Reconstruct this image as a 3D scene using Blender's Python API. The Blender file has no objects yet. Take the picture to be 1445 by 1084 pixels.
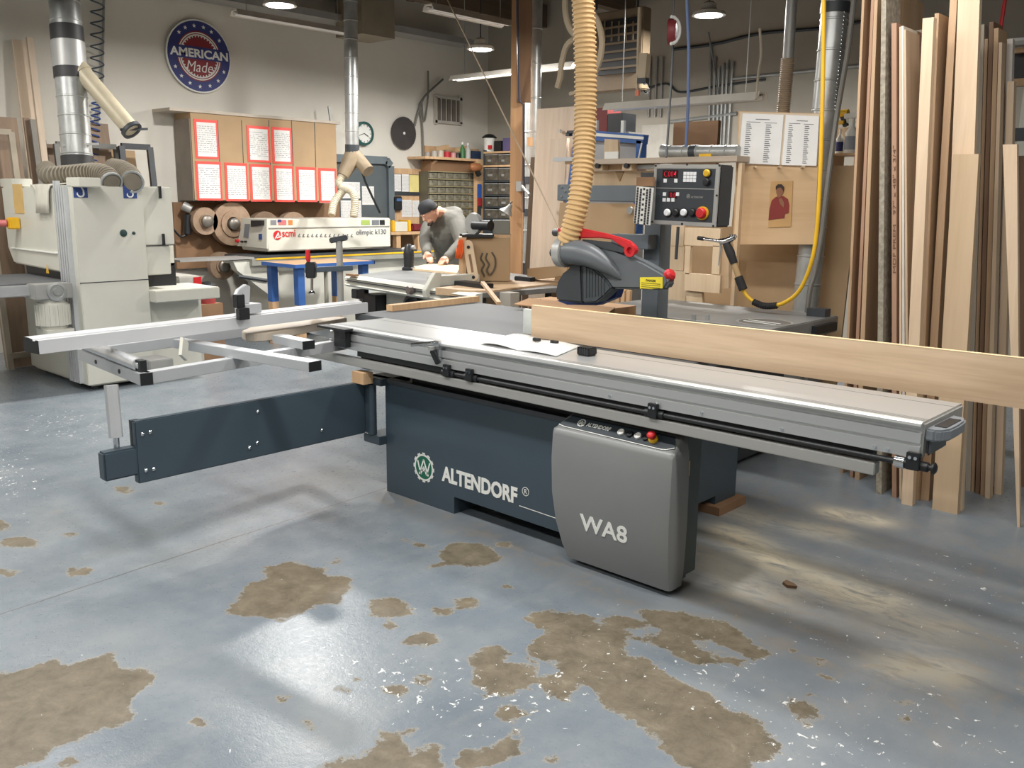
import bpy, bmesh, math, random
import numpy as np
from mathutils import Vector, Matrix, Euler
random.seed(7)
SC = bpy.context.scene
COL = SC.collection
PI = math.pi
# ------------------------------------------------------------------ camera frame
CX, CY, FPX, CAMH = 722.5, 542.0, 1280.0, 1.6
VPX, VPY, ROLL = -700.0, 264.0, 0.0115
_n = np.array([-ROLL, 1.0]); _n /= np.linalg.norm(_n)
_c = float(_n @ np.array([VPX-CX, VPY-CY]))
_Z = -np.array([_n[0], _n[1], -_c/FPX]); _Z /= np.linalg.norm(_Z)
_X = -np.array([VPX-CX, VPY-CY, FPX]); _X /= np.linalg.norm(_X)
_Y = np.cross(_Z, _X)
RW = np.stack([_X, _Y, _Z])
def _ray(px, py):
    d = RW @ np.array([px-CX, py-CY, FPX]); return d
def az(px, py, z=0.0):
    d = _ray(px, py); t = (z-CAMH)/d[2]; return Vector((d[0]*t, d[1]*t, z))
def ax(px, py, x):
    d = _ray(px, py); t = x/d[0]; return Vector((x, d[1]*t, CAMH+d[2]*t))
def ay(px, py, y):
    d = _ray(px, py); t = y/d[1]; return Vector((d[0]*t, y, CAMH+d[2]*t))
def ad(px, py, dist):
    d = _ray(px, py); d = d/np.linalg.norm(d)*dist; return Vector((d[0], d[1], d[2]+CAMH))
cam = bpy.data.cameras.new('camera'); camo = bpy.data.objects.new('camera', cam); COL.objects.link(camo)
M3 = Matrix(((RW[0][0], -RW[0][1], -RW[0][2]), (RW[1][0], -RW[1][1], -RW[1][2]), (RW[2][0], -RW[2][1], -RW[2][2])))
camo.matrix_world = Matrix.Translation((0, 0, CAMH)) @ M3.to_4x4()
cam.sensor_fit = 'HORIZONTAL'; cam.sensor_width = 36.0; cam.lens = FPX/1445*36; cam.clip_start = 0.05; cam.clip_end = 60
SC.camera = camo
# ------------------------------------------------------------------ materials
def lin(c):
    c = c/255.0
    return c/12.92 if c <= 0.04045 else ((c+0.055)/1.055)**2.4
def rgb(r, g, b): return (lin(r), lin(g), lin(b), 1.0)
MATS = {}
def newmat(name):
    m = bpy.data.materials.new(name); m.use_nodes = True
    nt = m.node_tree; nt.nodes.clear()
    out = nt.nodes.new('ShaderNodeOutputMaterial'); bs = nt.nodes.new('ShaderNodeBsdfPrincipled')
    nt.links.new(bs.outputs[0], out.inputs[0])
    return m, nt, bs
def nd(nt, t, **kw):
    n = nt.nodes.new(t)
    for k, v in kw.items(): setattr(n, k, v)
    return n
def mapping(nt, scale=(1, 1, 1), coord='Object', loc=(0, 0, 0)):
    tc = nd(nt, 'ShaderNodeTexCoord'); mp = nd(nt, 'ShaderNodeMapping')
    mp.inputs['Scale'].default_value = scale; mp.inputs['Location'].default_value = loc
    nt.links.new(tc.outputs[coord], mp.inputs[0]); return mp.outputs[0]
def noise(nt, vec, scale, detail=4, rough=0.55, dist=0.0):
    n = nd(nt, 'ShaderNodeTexNoise'); n.inputs['Scale'].default_value = scale; n.inputs['Detail'].default_value = detail
    n.inputs['Roughness'].default_value = rough; n.inputs['Distortion'].default_value = dist
    nt.links.new(vec, n.inputs['Vector']); return n.outputs[0]
def ramp(nt, fac, stops):
    r = nd(nt, 'ShaderNodeValToRGB'); el = r.color_ramp.elements
    while len(el) < len(stops): el.new(0.5)
    for e, (p, c) in zip(el, stops): e.position = p; e.color = c
    nt.links.new(fac, r.inputs[0]); return r.outputs[0]
def mixc(nt, fac, a, b):
    m = nd(nt, 'ShaderNodeMix', data_type='RGBA')
    for i, v in ((0, fac), (6, a), (7, b)):
        if isinstance(v, (float, int)): m.inputs[i].default_value = v
        elif isinstance(v, tuple): m.inputs[i].default_value = v
        else: nt.links.new(v, m.inputs[i])
    return m.outputs[2]
def mth(nt, op, a, b=None, clamp=False):
    m = nd(nt, 'ShaderNodeMath', operation=op); m.use_clamp = clamp
    for i, v in ((0, a), (1, b)):
        if v is None: continue
        if isinstance(v, (float, int)): m.inputs[i].default_value = v
        else: nt.links.new(v, m.inputs[i])
    return m.outputs[0]
def bump(nt, bs, h, strength=0.1, dist=0.01):
    b = nd(nt, 'ShaderNodeBump'); b.inputs['Strength'].default_value = strength; b.inputs['Distance'].default_value = dist
    nt.links.new(h, b.inputs['Height']); nt.links.new(b.outputs[0], bs.inputs['Normal'])
def M(name, col, rough=0.5, metal=0.0, var=0.08, scale=6.0, stretch=(1, 1, 1), bumps=0.0, emit=None, es=0.0, coat=0.0):
    """plain painted / plastic / metal surface with a little procedural unevenness"""
    if name in MATS: return MATS[name]
    m, nt, bs = newmat(name)
    v = mapping(nt, stretch); n = noise(nt, v, scale, 5)
    c = rgb(*col); lo = tuple(x*(1-var*1.6) for x in c[:3])+(1,); hi = tuple(min(1, x*(1+var)) for x in c[:3])+(1,)
    nt.links.new(ramp(nt, n, [(0.3, lo), (0.7, hi)]), bs.inputs['Base Color'])
    bs.inputs['Metallic'].default_value = metal
    r = mth(nt, 'ADD', mth(nt, 'MULTIPLY', n, 0.15), rough-0.075, True); nt.links.new(r, bs.inputs['Roughness'])
    if coat: bs.inputs['Coat Weight'].default_value = coat
    if bumps: bump(nt, bs, noise(nt, v, scale*6, 3), bumps, 0.004)
    if emit:
        bs.inputs['Emission Color'].default_value = rgb(*emit); bs.inputs['Emission Strength'].default_value = es
    MATS[name] = m; return m
def desat(c, k=0.78):
    g = 0.35*c[0]+0.5*c[1]+0.15*c[2]; return tuple(g+(x-g)*k for x in c)
def W(name, a, b, axis='Z', freq=14.0, rough=0.6, grain=1.0):
    """wood: grain streaks run along the given axis of the object"""
    if name in MATS: return MATS[name]
    m, nt, bs = newmat(name)
    a, b = desat(a), desat(b)
    s = {'X': (0.06, 1, 1), 'Y': (1, 0.06, 1), 'Z': (1, 1, 0.06)}[axis]
    oi = nd(nt, 'ShaderNodeObjectInfo'); tc = nd(nt, 'ShaderNodeTexCoord'); mp = nd(nt, 'ShaderNodeMapping')
    mp.inputs['Scale'].default_value = s
    ad_ = nd(nt, 'ShaderNodeVectorMath', operation='ADD'); sc_ = nd(nt, 'ShaderNodeVectorMath', operation='SCALE')
    cmb = nd(nt, 'ShaderNodeCombineXYZ')
    for i in range(3): nt.links.new(oi.outputs['Random'], cmb.inputs[i])
    nt.links.new(cmb.outputs[0], sc_.inputs[0]); sc_.inputs['Scale'].default_value = 23.0
    nt.links.new(tc.outputs['Object'], ad_.inputs[0]); nt.links.new(sc_.outputs[0], ad_.inputs[1])
    nt.links.new(ad_.outputs[0], mp.inputs[0])
    n1 = noise(nt, mp.outputs[0], freq, 6, 0.6, 0.6); n2 = noise(nt, mp.outputs[0], freq*6, 3, 0.6)
    f = mth(nt, 'ADD', mth(nt, 'MULTIPLY', n1, 0.7), mth(nt, 'MULTIPLY', n2, 0.3))
    ca, cb = rgb(*a), rgb(*b)
    col = ramp(nt, f, [(0.5-0.22/grain, ca), (0.5+0.2/grain, cb)])
    hv = nd(nt, 'ShaderNodeHueSaturation'); nt.links.new(col, hv.inputs['Color'])
    nt.links.new(mth(nt, 'ADD', mth(nt, 'MULTIPLY', oi.outputs['Random'], 0.24), 0.88), hv.inputs['Value'])
    nt.links.new(hv.outputs[0], bs.inputs['Base Color']); bs.inputs['Roughness'].default_value = rough
    MATS[name] = m; return m
# ------------------------------------------------------------------ mesh builder
class MB:
    def __init__(self, mat=None): self.bm = bmesh.new(); self.M = mat or Matrix()
    def v(self, p): return self.bm.verts.new(self.M @ Vector(p))
    def f(self, vs, smooth=False):
        try: fc = self.bm.faces.new(vs)
        except ValueError: return None
        fc.smooth = smooth; return fc
    def box(self, a, b):
        x0, x1 = sorted((a[0], b[0])); y0, y1 = sorted((a[1], b[1])); z0, z1 = sorted((a[2], b[2]))
        q = [self.v(p) for p in ((x0,y0,z0),(x1,y0,z0),(x1,y1,z0),(x0,y1,z0),(x0,y0,z1),(x1,y0,z1),(x1,y1,z1),(x0,y1,z1))]
        for i in ((3,2,1,0),(4,5,6,7),(0,1,5,4),(1,2,6,5),(2,3,7,6),(3,0,4,7)): self.f([q[k] for k in i])
        return self
    def bar(self, p, q, w, h, up=(0, 0, 1)):
        """rectangular bar from p to q; w across, h along up, centred on the segment"""
        p, q = Vector(p), Vector(q); d = (q-p).normalized(); u = Vector(up); u = (u-d*u.dot(d)).normalized(); s = d.cross(u)
        c = [(-w/2, -h/2), (w/2, -h/2), (w/2, h/2), (-w/2, h/2)]
        A = [self.v(p+s*a+u*b) for a, b in c]; B = [self.v(q+s*a+u*b) for a, b in c]
        self.f(A[::-1]); self.f(B)
        for i in range(4): self.f([A[i], A[(i+1) % 4], B[(i+1) % 4], B[i]])
        return self
    def prism(self, pts, d, smooth=False):
        """closed outline pts (3-D, planar) pushed along vector d"""
        d = Vector(d); A = [self.v(p) for p in pts]; B = [self.v(Vector(p)+d) for p in pts]
        self.f(A[::-1]); self.f(B); n = len(A)
        for i in range(n): self.f([A[i], A[(i+1) % n], B[(i+1) % n], B[i]], smooth)
        return self
    def tube(self, pts, r, n=10, caps=True, closed=False):
        pts = [Vector(p) for p in pts]; m = len(pts); rs = r if isinstance(r, (list, tuple)) else [r]*m
        rings = []; prev = None
        for i, p in enumerate(pts):
            if closed: t = (pts[(i+1) % m]-pts[i-1])
            else: t = pts[min(i+1, m-1)]-pts[max(i-1, 0)]
            t = t.normalized() if t.length > 1e-9 else Vector((0, 0, 1))
            if prev is None: u = Vector((0, 0, 1)).cross(t); u = u if u.length > 1e-3 else Vector((1, 0, 0)).cross(t)
            else: u = prev-t*prev.dot(t)
            if u.length < 1e-6: u = t.orthogonal()
            u.normalize(); prev = u; w = t.cross(u)
            rings.append([self.v(p+(u*math.cos(2*PI*k/n)+w*math.sin(2*PI*k/n))*rs[i]) for k in range(n)])
        for i in range(m if closed else m-1):
            a, b = rings[i], rings[(i+1) % m]
            for k in range(n): self.f([a[k], a[(k+1) % n], b[(k+1) % n], b[k]], True)
        if caps and not closed: self.f(rings[0][::-1]); self.f(rings[-1])
        return self
    def cyl(self, p, q, r, n=16, r2=None): return self.tube([p, q], [r, r if r2 is None else r2], n)
    def lathe(self, prof, o=(0, 0, 0), axis=(0, 0, 1), n=20, smooth=True):
        """prof = [(radius, height)] turned about axis through o"""
        a = Vector(axis).normalized(); u = a.orthogonal().normalized(); w = a.cross(u); o = Vector(o)
        rings = [[self.v(o+a*h+(u*math.cos(2*PI*k/n)+w*math.sin(2*PI*k/n))*max(r, 1e-4)) for k in range(n)] for r, h in prof]
        for A, B in zip(rings, rings[1:]):
            for k in range(n): self.f([A[k], A[(k+1) % n], B[(k+1) % n], B[k]], smooth)
        self.f(rings[0][::-1]); self.f(rings[-1]); return self
    def loft(self, rings, caps=True, smooth=True):
        R = [[self.v(p) for p in r] for r in rings]; n = len(R[0])
        for A, B in zip(R, R[1:]):
            for k in range(n): self.f([A[k], A[(k+1) % n], B[(k+1) % n], B[k]], smooth)
        if caps: self.f(R[0][::-1]); self.f(R[-1])
        return self
    def quad(self, a, b, c, d): self.f([self.v(p) for p in (a, b, c, d)]); return self
    def build(self, name, mat, parent=None, bevel=0.0, seg=2, origin=None):
        bm = self.bm
        bmesh.ops.recalc_face_normals(bm, faces=bm.faces[:])
        if bevel:
            es = [e for e in bm.edges if len(e.link_faces) == 2 and e.calc_face_angle(0) > 0.6]
            bmesh.ops.bevel(bm, geom=es, offset=bevel, segments=seg, affect='EDGES', clamp_overlap=True)
        if parent is not None: off = Vector(ROOT.get(parent.name, (0, 0, 0)))
        elif origin is not None: off = Vector(origin)
        else:
            co = [v.co for v in bm.verts]
            off = Vector((sum(c.x for c in co)/len(co), sum(c.y for c in co)/len(co), min(c.z for c in co)))
        me = bpy.data.meshes.new(name)
        for v in bm.verts: v.co -= off
        bm.to_mesh(me); bm.free()
        if any(p.use_smooth for p in me.polygons): me.set_sharp_from_angle(angle=0.7)
        me.materials.append(mat)
        o = bpy.data.objects.new(name, me); COL.objects.link(o)
        if parent is None: o.location = off; ROOT[o.name] = tuple(off)
        else: o.parent = parent; ROOT[o.name] = tuple(off)
        return o
ROOT = {}
def tag(o, label, cat, group=None, kind=None):
    o['label'] = label; o['category'] = cat
    if group: o['group'] = group
    if kind: o['kind'] = kind
    return o
def thing(name, label, cat, loc=(0, 0, 0), group=None):
    o = bpy.data.objects.new(name, None); COL.objects.link(o); o.location = loc; o.empty_display_size = 0.1
    ROOT[o.name] = tuple(loc); return tag(o, label, cat, group)
def struct(o): o['kind'] = 'structure'; return o
def copy_thing(src, delta, label, group=None, rot=None):
    """copy of a thing with copies of its parts and sub-parts (meshes shared)"""
    r = src.copy(); COL.objects.link(r); r.location = src.location+Vector(delta); r['label'] = label
    if rot: r.rotation_euler = rot
    if group: r['group'] = group
    for ch in [o for o in COL.objects if o.parent == src]:
        c = ch.copy(); COL.objects.link(c); c.parent = r
        for g in [o for o in COL.objects if o.parent == ch]:
            d = g.copy(); COL.objects.link(d); d.parent = c
    return r
def frame(o, xdir, up):
    """matrix with x along xdir, y along up, z = outward normal, origin o"""
    x = Vector(xdir).normalized(); u = Vector(up); u = (u-x*u.dot(x)).normalized(); z = x.cross(u)
    m = Matrix((x, u, z)).transposed().to_4x4(); m.translation = Vector(o); return m
def text_mesh(s, size, xs=1.0, bold=0.0, depth=0.0008, shear=0.0, align='LEFT', space=1.0):
    cu = bpy.data.curves.new('lettering', 'FONT'); cu.body = s; cu.size = size; cu.offset = bold; cu.extrude = depth
    cu.shear = shear; cu.align_x = align; cu.space_character = space; cu.resolution_u = 3; cu.fill_mode = 'BOTH'
    ob = bpy.data.objects.new('lettering', cu); COL.objects.link(ob)
    dg = bpy.context.evaluated_depsgraph_get(); me = bpy.data.meshes.new_from_object(ob.evaluated_get(dg))
    bpy.data.objects.remove(ob); bpy.data.curves.remove(cu)
    for v in me.vertices: v.co.x *= xs
    return me
def text(name, s, mx, size, mat, parent, xs=1.0, bold=0.0, depth=0.0008, shear=0.0, align='LEFT', space=1.0, fit=None):
    me = text_mesh(s, size, xs, bold, depth, shear, align, space)
    if fit:   # fit = (width, height): scale the lettering to that size, baseline at the frame's origin
        xa = [v.co.x for v in me.vertices]; ya = [v.co.y for v in me.vertices]
        sx = fit[0]/(max(xa)-min(xa)); sy = fit[1]/(max(ya)-min(ya)); x0, y0 = min(xa), min(ya)
        for v in me.vertices: v.co.x = (v.co.x-x0)*sx; v.co.y = (v.co.y-y0)*sy
    off = Vector(ROOT.get(parent.name, (0, 0, 0))); me.transform(Matrix.Translation(-off) @ mx)
    me.materials.clear(); me.materials.append(mat); me.name = name
    o = bpy.data.objects.new(name, me); COL.objects.link(o); o.parent = parent; ROOT[o.name] = tuple(off); return o
def rect(w, h, x=0, y=0): return [(x, y), (x+w, y), (x+w, y+h), (x, y+h)]
def circ(r, n=32, a0=0.0, cx=0.0, cy=0.0): return [(cx+r*math.cos(a0+2*PI*k/n), cy+r*math.sin(a0+2*PI*k/n)) for k in range(n)]
def flat(mb, pts, z, d):
    """2-D outline at height z of mb.M's own frame, thickness d"""
    return mb.prism([(x, y, z) for x, y in pts], (0, 0, d))
def ring2(mb, r0, r1, z, d, n=40, a0=0.0, a1=2*PI):
    full = abs(a1-a0-2*PI) < 1e-6
    for k in range(n):
        t0, t1 = a0+(a1-a0)*k/n, a0+(a1-a0)*(k+1)/n
        flat(mb, [(r0*math.cos(t0), r0*math.sin(t0)), (r1*math.cos(t0), r1*math.sin(t0)), (r1*math.cos(t1), r1*math.sin(t1)), (r0*math.cos(t1), r0*math.sin(t1))], z, d)
    return mb
def bez(p, n=16):
    """smooth path (Catmull-Rom) through points p"""
    p = [Vector(q) for q in p]; out = []
    q = [p[0]*2-p[1]]+p+[p[-1]*2-p[-2]]
    for i in range(1, len(q)-2):
        for k in range(n):
            t = k/n; a, b, c, d = q[i-1], q[i], q[i+1], q[i+2]
            out.append(0.5*((2*b)+(c-a)*t+(2*a-5*b+4*c-d)*t*t+(3*b-a-3*c+d)*t**3))
    out.append(p[-1]); return out
def corrugated(mb, path, r, ribs, amp=0.08, n=14):
    """ribbed hose along a smooth path"""
    L = [0]
    for a, b in zip(path, path[1:]): L.append(L[-1]+(b-a).length)
    tot = L[-1]; pts = []; rs = []; j = 0
    for k in range(ribs*4+1):
        s = tot*k/(ribs*4)
        while j < len(L)-2 and L[j+1] < s: j += 1
        t = (s-L[j])/max(1e-9, L[j+1]-L[j]); pts.append(path[j].lerp(path[j+1], min(1, t)))
        rs.append(r*(1+amp if k % 4 in (1, 2) else 1-amp))
    return mb.tube(pts, rs, n)
# shared materials
m_teal = M('blue grey machine enamel', (62, 76, 86), 0.38, 0, 0.05, 2)
m_grey = M('mid grey cover enamel', (128, 130, 130), 0.38, 0.1, 0.04, 2)
m_panel = M('dark panel face', (52, 60, 66), 0.4, 0, 0.05)
m_alu = M('brushed aluminium', (198, 201, 204), 0.36, 0.35, 0.06, 3, (0.05, 1, 1))
m_aluy = M('anodised aluminium profile', (196, 200, 204), 0.3, 0.8, 0.05, 3, (1, 0.05, 1))
m_steel = M('grey sheet steel', (168, 168, 165), 0.42, 0.3, 0.08, 3, (0.1, 1, 1))
m_galv = M('galvanised sheet', (178, 180, 178), 0.36, 0.5, 0.12, 9)
m_chrome = M('polished chrome', (215, 218, 222), 0.12, 1.0, 0.03)
m_iron = M('ground cast iron', (134, 136, 136), 0.42, 0.2, 0.15, 3)
m_black = M('black plastic', (28, 30, 33), 0.45, 0, 0.1)
m_rubber = M('matt black rubber', (34, 34, 36), 0.75, 0, 0.15)
m_white = M('white lettering', (232, 233, 228), 0.5, 0, 0.03)
m_red = M('red plastic', (196, 36, 42), 0.4, 0, 0.08)
m_yel = M('yellow plastic', (226, 178, 36), 0.45, 0, 0.06)
m_cream = M('cream machine enamel', (206, 205, 194), 0.42, 0, 0.05, 2)
m_paper = M('white paper', (238, 238, 236), 0.8, 0, 0.03)
m_ply = W('birch plywood', (206, 172, 130), (226, 198, 158), 'Z', 8)
m_mdf = M('raw fibreboard', (174, 147, 113), 0.75, 0, 0.06, 2.5)
m_pine = W('pine lumber', (196, 146, 96), (224, 182, 132), 'Z', 10)
m_oak = W('oak veneer', (186, 150, 112), (214, 182, 144), 'X', 11, 0.5, 1.3)
m_green = M('dark green print', (22, 96, 74), 0.5, 0, 0.04)
m_navy = M('navy print', (42, 50, 108), 0.5, 0, 0.04)
m_ink = M('grey print ink', (120, 122, 128), 0.7, 0, 0.05)
m_dark = M('dark grey enamel', (58, 62, 66), 0.45, 0, 0.08)
m_board = M('brown hardboard', (138, 106, 78), 0.7, 0, 0.1, 4)
m_skin = M('skin', (206, 156, 132), 0.55, 0, 0.06, 20)
# ------------------------------------------------------------------ room shell
XW, YB, ZC = -10.0, 10.3, 4.5
def zz(pts, ox, oy, s): return [(ox+x/s, oy+y/s) for x, y in pts]
PATCH = [
 zz([(-60,800),(0,800),(60,800),(100,780),(160,770),(200,785),(260,760),(330,752),(345,790),(455,795),(455,830),(380,890),(400,935),(370,960),(290,970),(250,1010),(180,1010),(120,1060),(60,1084),(-60,1120)], 0, 560, 2.068),
 zz([(655,620),(690,590),(720,550),(770,530),(770,500),(850,478),(880,490),(950,500),(960,520),(1015,525),(1020,560),(1000,605),(940,605),(880,630),(820,660),(780,650),(700,640)], 0, 560, 2.068),
 zz([(720,310),(775,285),(840,282),(880,295),(960,295),(1000,320),(1030,345),(1020,320),(1100,305),(1160,315),(1210,340),(1195,355),(1140,355),(1120,400),(1140,470),(1160,450),(1230,470),(1260,520),(1340,560),(1445,610)], 480, 760, 2.779)
 + [(1018,990),(1034,1006),(1073,1016),(1081,1035),(1108,1059),(1077,1075),(1050,1095),(1000,1095),(960,1078)] + zz([(1300,840),(1200,770),(1120,700),(1060,660),(1010,620),(940,570),(920,600),(890,655),(850,650),(800,590),(760,560),(850,525),(860,490),(780,480),(735,450),(740,410),(800,380),(805,360)], 480, 760, 2.779),
 zz([(495,490),(540,445),(600,412),(660,440),(640,480),(740,480),(780,520),(740,580),(720,600),(660,610),(580,620),(580,590),(525,570),(520,520)], 480, 760, 2.779),
 [(902,861)] + zz([(0,515),(80,525),(180,550),(230,560),(270,610),(385,670),(375,695),(300,690),(200,640),(120,620),(90,630),(200,680),(300,700),(290,712),(120,710),(40,690),(0,650)], 940, 660, 2.556) + [(905,902),(935,890)],
 zz([(150,750),(280,745),(240,790),(280,840),(380,800),(400,870),(430,890),(300,930),(0,930),(-80,920),(-60,880),(0,868),(80,860),(140,810)], 480, 760, 2.779),
 zz([(690,750),(720,760),(720,840),(640,880),(570,895),(470,890),(475,830),(520,815),(530,840),(590,830),(650,780)], 480, 760, 2.779),
 zz([(380,50),(450,15),(560,20),(640,75),(630,95),(520,115),(460,100),(330,120),(390,95)], 480, 760, 2.779),
 zz([(215,0),(280,5),(360,35),(370,50),(300,35)], 480, 760, 2.779),
 zz([(440,838),(500,850),(580,885),(560,910),(500,935),(450,900)], 940, 660, 2.556),
 zz([(540,690),(575,695),(565,730),(610,765),(590,770),(545,740)], 940, 660, 2.556),
]
def ell(cx, cy, a, b, ox, oy, s): return zz([(cx+a*math.cos(k*PI/5)*(1+0.18*math.sin(3*k+cx)), cy+b*math.sin(k*PI/5)*(1+0.2*math.cos(2*k+cy))) for k in range(10)], ox, oy, s)
for e in ((362,272,28,12),(462,311,22,7),(172,333,14,6),(208,403,25,9),(60,425,60,17),(5,375,22,15),(235,508,42,14),(15,511,30,13),(820,880,22,7),(895,953,22,14),(585,955,20,13),(985,482,22,9),(200,1070,30,14)):
    PATCH.append(ell(*e, 0, 560, 2.068))
for e in ((205,275,88,38),(125,255,25,14),(500,250,50,22),(395,288,42,20),(315,400,72,28),(220,600,52,32),(330,548,45,26),(660,690,66,34),(755,695,18,24),(205,345,22,11),(650,186,22,7),(25,590,28,10),(70,555,16,9),(640,22,30,10),(1015,700,10,8),(830,870,14,10),(760,845,14,7)):
    PATCH.append(ell(*e, 480, 760, 2.779))
for e in ((800,803,25,9),(855,845,35,7),(878,915,18,10),(422,968,14,10),(795,772,26,7),(470,658,16,6),(530,820,14,6)):
    PATCH.append(ell(*e, 940, 660, 2.556))
def axis_pts(lo, hi, a, b, fine, coarse):
    out = list(np.arange(lo, a, coarse))+list(np.arange(a, b, fine))+list(np.arange(b, hi, coarse))+[hi]
    return np.array(out)
gx = axis_pts(XW, 3.5, -5.0, 0.9, 0.035, 0.5); gy = axis_pts(-3.5, YB, 0.6, 5.2, 0.035, 0.5)
GX, GY = np.meshgrid(gx, gy, indexing='ij'); PXY = np.stack([GX.ravel(), GY.ravel()], 1)
def sdf_poly(P, poly):
    poly = np.array(poly); best = np.full(len(P), 1e9); inside = np.zeros(len(P), bool); n = len(poly)
    for i in range(n):
        a, b = poly[i], poly[(i+1) % n]; ab = b-a; t = np.clip(((P-a)@ab)/(ab@ab+1e-12), 0, 1)
        best = np.minimum(best, np.hypot(*(P-a-t[:, None]*ab).T))
        cr = ((a[1] > P[:, 1]) != (b[1] > P[:, 1])); xs = a[0]+(P[:, 1]-a[1])*(b[0]-a[0])/(b[1]-a[1]+1e-12)
        inside ^= cr & (P[:, 0] < xs)
    return np.where(inside, best, -best)
bare = np.full(len(PXY), -0.5)
for p in PATCH:
    w = [tuple(az(*q))[:2] for q in p]; bare = np.maximum(bare, sdf_poly(PXY, w))
def blobs(lst):
    f = np.zeros(len(PXY))
    for (p0, p1, r, s) in lst:
        a = np.array(az(*p0))[:2]; b = np.array(az(*p1))[:2]; ab = b-a; t = np.clip(((PXY-a)@ab)/(ab@ab+1e-9), 0, 1)
        d = np.hypot(*(PXY-a-t[:, None]*ab).T); f = np.maximum(f, s*np.exp(-(d/r)**2))
    return f
dust = blobs([((1030,752),(1100,800),0.13,1.0),((1100,800),(1230,845),0.16,0.7),((1135,745),(1175,752),0.12,0.5),((1180,725),(1235,735),0.1,0.75),((1010,790),(1060,825),0.2,0.45),((985,775),(1000,790),0.08,0.5),
              ((1270,940),(1330,950),0.12,0.4),((1030,720),(1075,735),0.12,0.4),((1230,850),(1300,880),0.2,0.3)])
chips = blobs([((560,965),(660,985),0.2,1.0),((720,1010),(770,975),0.2,0.9),((1000,950),(1060,990),0.3,0.8),((1140,1050),(1200,1070),0.25,0.9),((70,590),(120,610),0.4,0.9),((0,640),(20,700),0.2,1.0),((1300,820),(1445,900),0.5,0.5),((490,920),(525,950),0.12,0.9),
               ((840,900),(900,960),0.3,0.5),((1290,1000),(1420,1060),0.3,0.7),((240,590),(300,640),0.3,0.4),((1000,860),(1250,900),0.3,0.35)])
grime = blobs([((1130,860),(1320,930),0.42,1.0),((1020,700),(1150,720),0.45,0.6),((1000,830),(1100,850),0.3,0.6),((1250,760),(1400,800),0.5,0.45),((650,745),(900,850),0.12,0.7),((548,700),(650,745),0.1,0.7)])  # grey floor grime, deepened to paint in the shade right of the cover
me = bpy.data.meshes.new('floor'); nx, ny = len(gx), len(gy)
vs = [(x, y, 0.0) for x, y in PXY]
fs = [(i*ny+j, (i+1)*ny+j, (i+1)*ny+j+1, i*ny+j+1) for i in range(nx-1) for j in range(ny-1)]
me.from_pydata(vs, [], fs)
for nm, arr in (('bare', bare), ('dust', dust), ('chips', chips), ('grime', grime)):
    at = me.attributes.new(nm, 'FLOAT', 'POINT'); at.data.foreach_set('value', arr.astype(np.float32))
mf, nt, bs = newmat('painted concrete floor')
P0 = mapping(nt); 
def attr(n): a = nd(nt, 'ShaderNodeAttribute'); a.attribute_name = n; return a.outputs['Fac']
big = noise(nt, P0, 1.1, 5, 0.6, 0.4); mid = noise(nt, P0, 5.5, 6, 0.65); fine = noise(nt, P0, 38, 4, 0.6); vf = noise(nt, P0, 170, 2, 0.6)
paint = ramp(nt, big, [(0.3, rgb(102, 112, 121)), (0.5, rgb(117, 126, 134)), (0.72, rgb(138, 143, 146))])
scuff = ramp(nt, mid, [(0.44, rgb(0, 0, 0)), (0.8, rgb(150, 150, 150))])
paint = mixc(nt, scuff, paint, rgb(160, 163, 164))
# long swept scuffs
sw = noise(nt, mapping(nt, (1.0, 0.18, 1)), 9, 5, 0.65, 0.5)
paint = mixc(nt, mth(nt, 'MULTIPLY', ramp(nt, sw, [(0.5, rgb(0, 0, 0)), (0.75, rgb(170, 170, 170))]), 0.5), paint, rgb(150, 150, 148))
grime_shadeF = mth(nt, 'MULTIPLY', attr('grime'), mth(nt, 'ADD', mid, 0.38), True)
paint = mixc(nt, mth(nt, 'MULTIPLY', mth(nt, 'MULTIPLY', attr('grime'), 0.7), ramp(nt, noise(nt, P0, 5, 6, 0.7, 1.0), [(0.5, rgb(0, 0, 0)), (0.62, rgb(255, 255, 255))])), paint, rgb(150, 134, 112))
paint = mixc(nt, mth(nt, 'MULTIPLY', grime_shadeF, 0.75), paint, rgb(88, 86, 83))  # one dark grey serves the dirt and the painted shade
conc = ramp(nt, noise(nt, P0, 9, 9, 0.78, 0.3), [(0.28, rgb(76, 69, 56)), (0.45, rgb(102, 93, 77)), (0.6, rgb(118, 109, 92)), (0.8, rgb(150, 141, 124))])
edge = mth(nt, 'ADD', mth(nt, 'ADD', attr('bare'), mth(nt, 'MULTIPLY', mth(nt, 'SUBTRACT', noise(nt, P0, 7, 3, 0.6), 0.5), 0.09)), mth(nt, 'MULTIPLY', mth(nt, 'SUBTRACT', noise(nt, P0, 15, 8, 0.78), 0.5), 0.13))
bm_ = ramp(nt, mth(nt, 'ADD', mth(nt, 'MULTIPLY', edge, 60.0), 0.5, True), [(0.0, rgb(0, 0, 0)), (1.0, rgb(255, 255, 255))])
rim = mth(nt, 'SUBTRACT', 1.0, mth(nt, 'MULTIPLY', mth(nt, 'ABSOLUTE', edge), 210.0), True)
col = mixc(nt, bm_, paint, conc)
col = mixc(nt, mth(nt, 'MULTIPLY', rim, 0.32), col, rgb(196, 190, 176))
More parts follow.
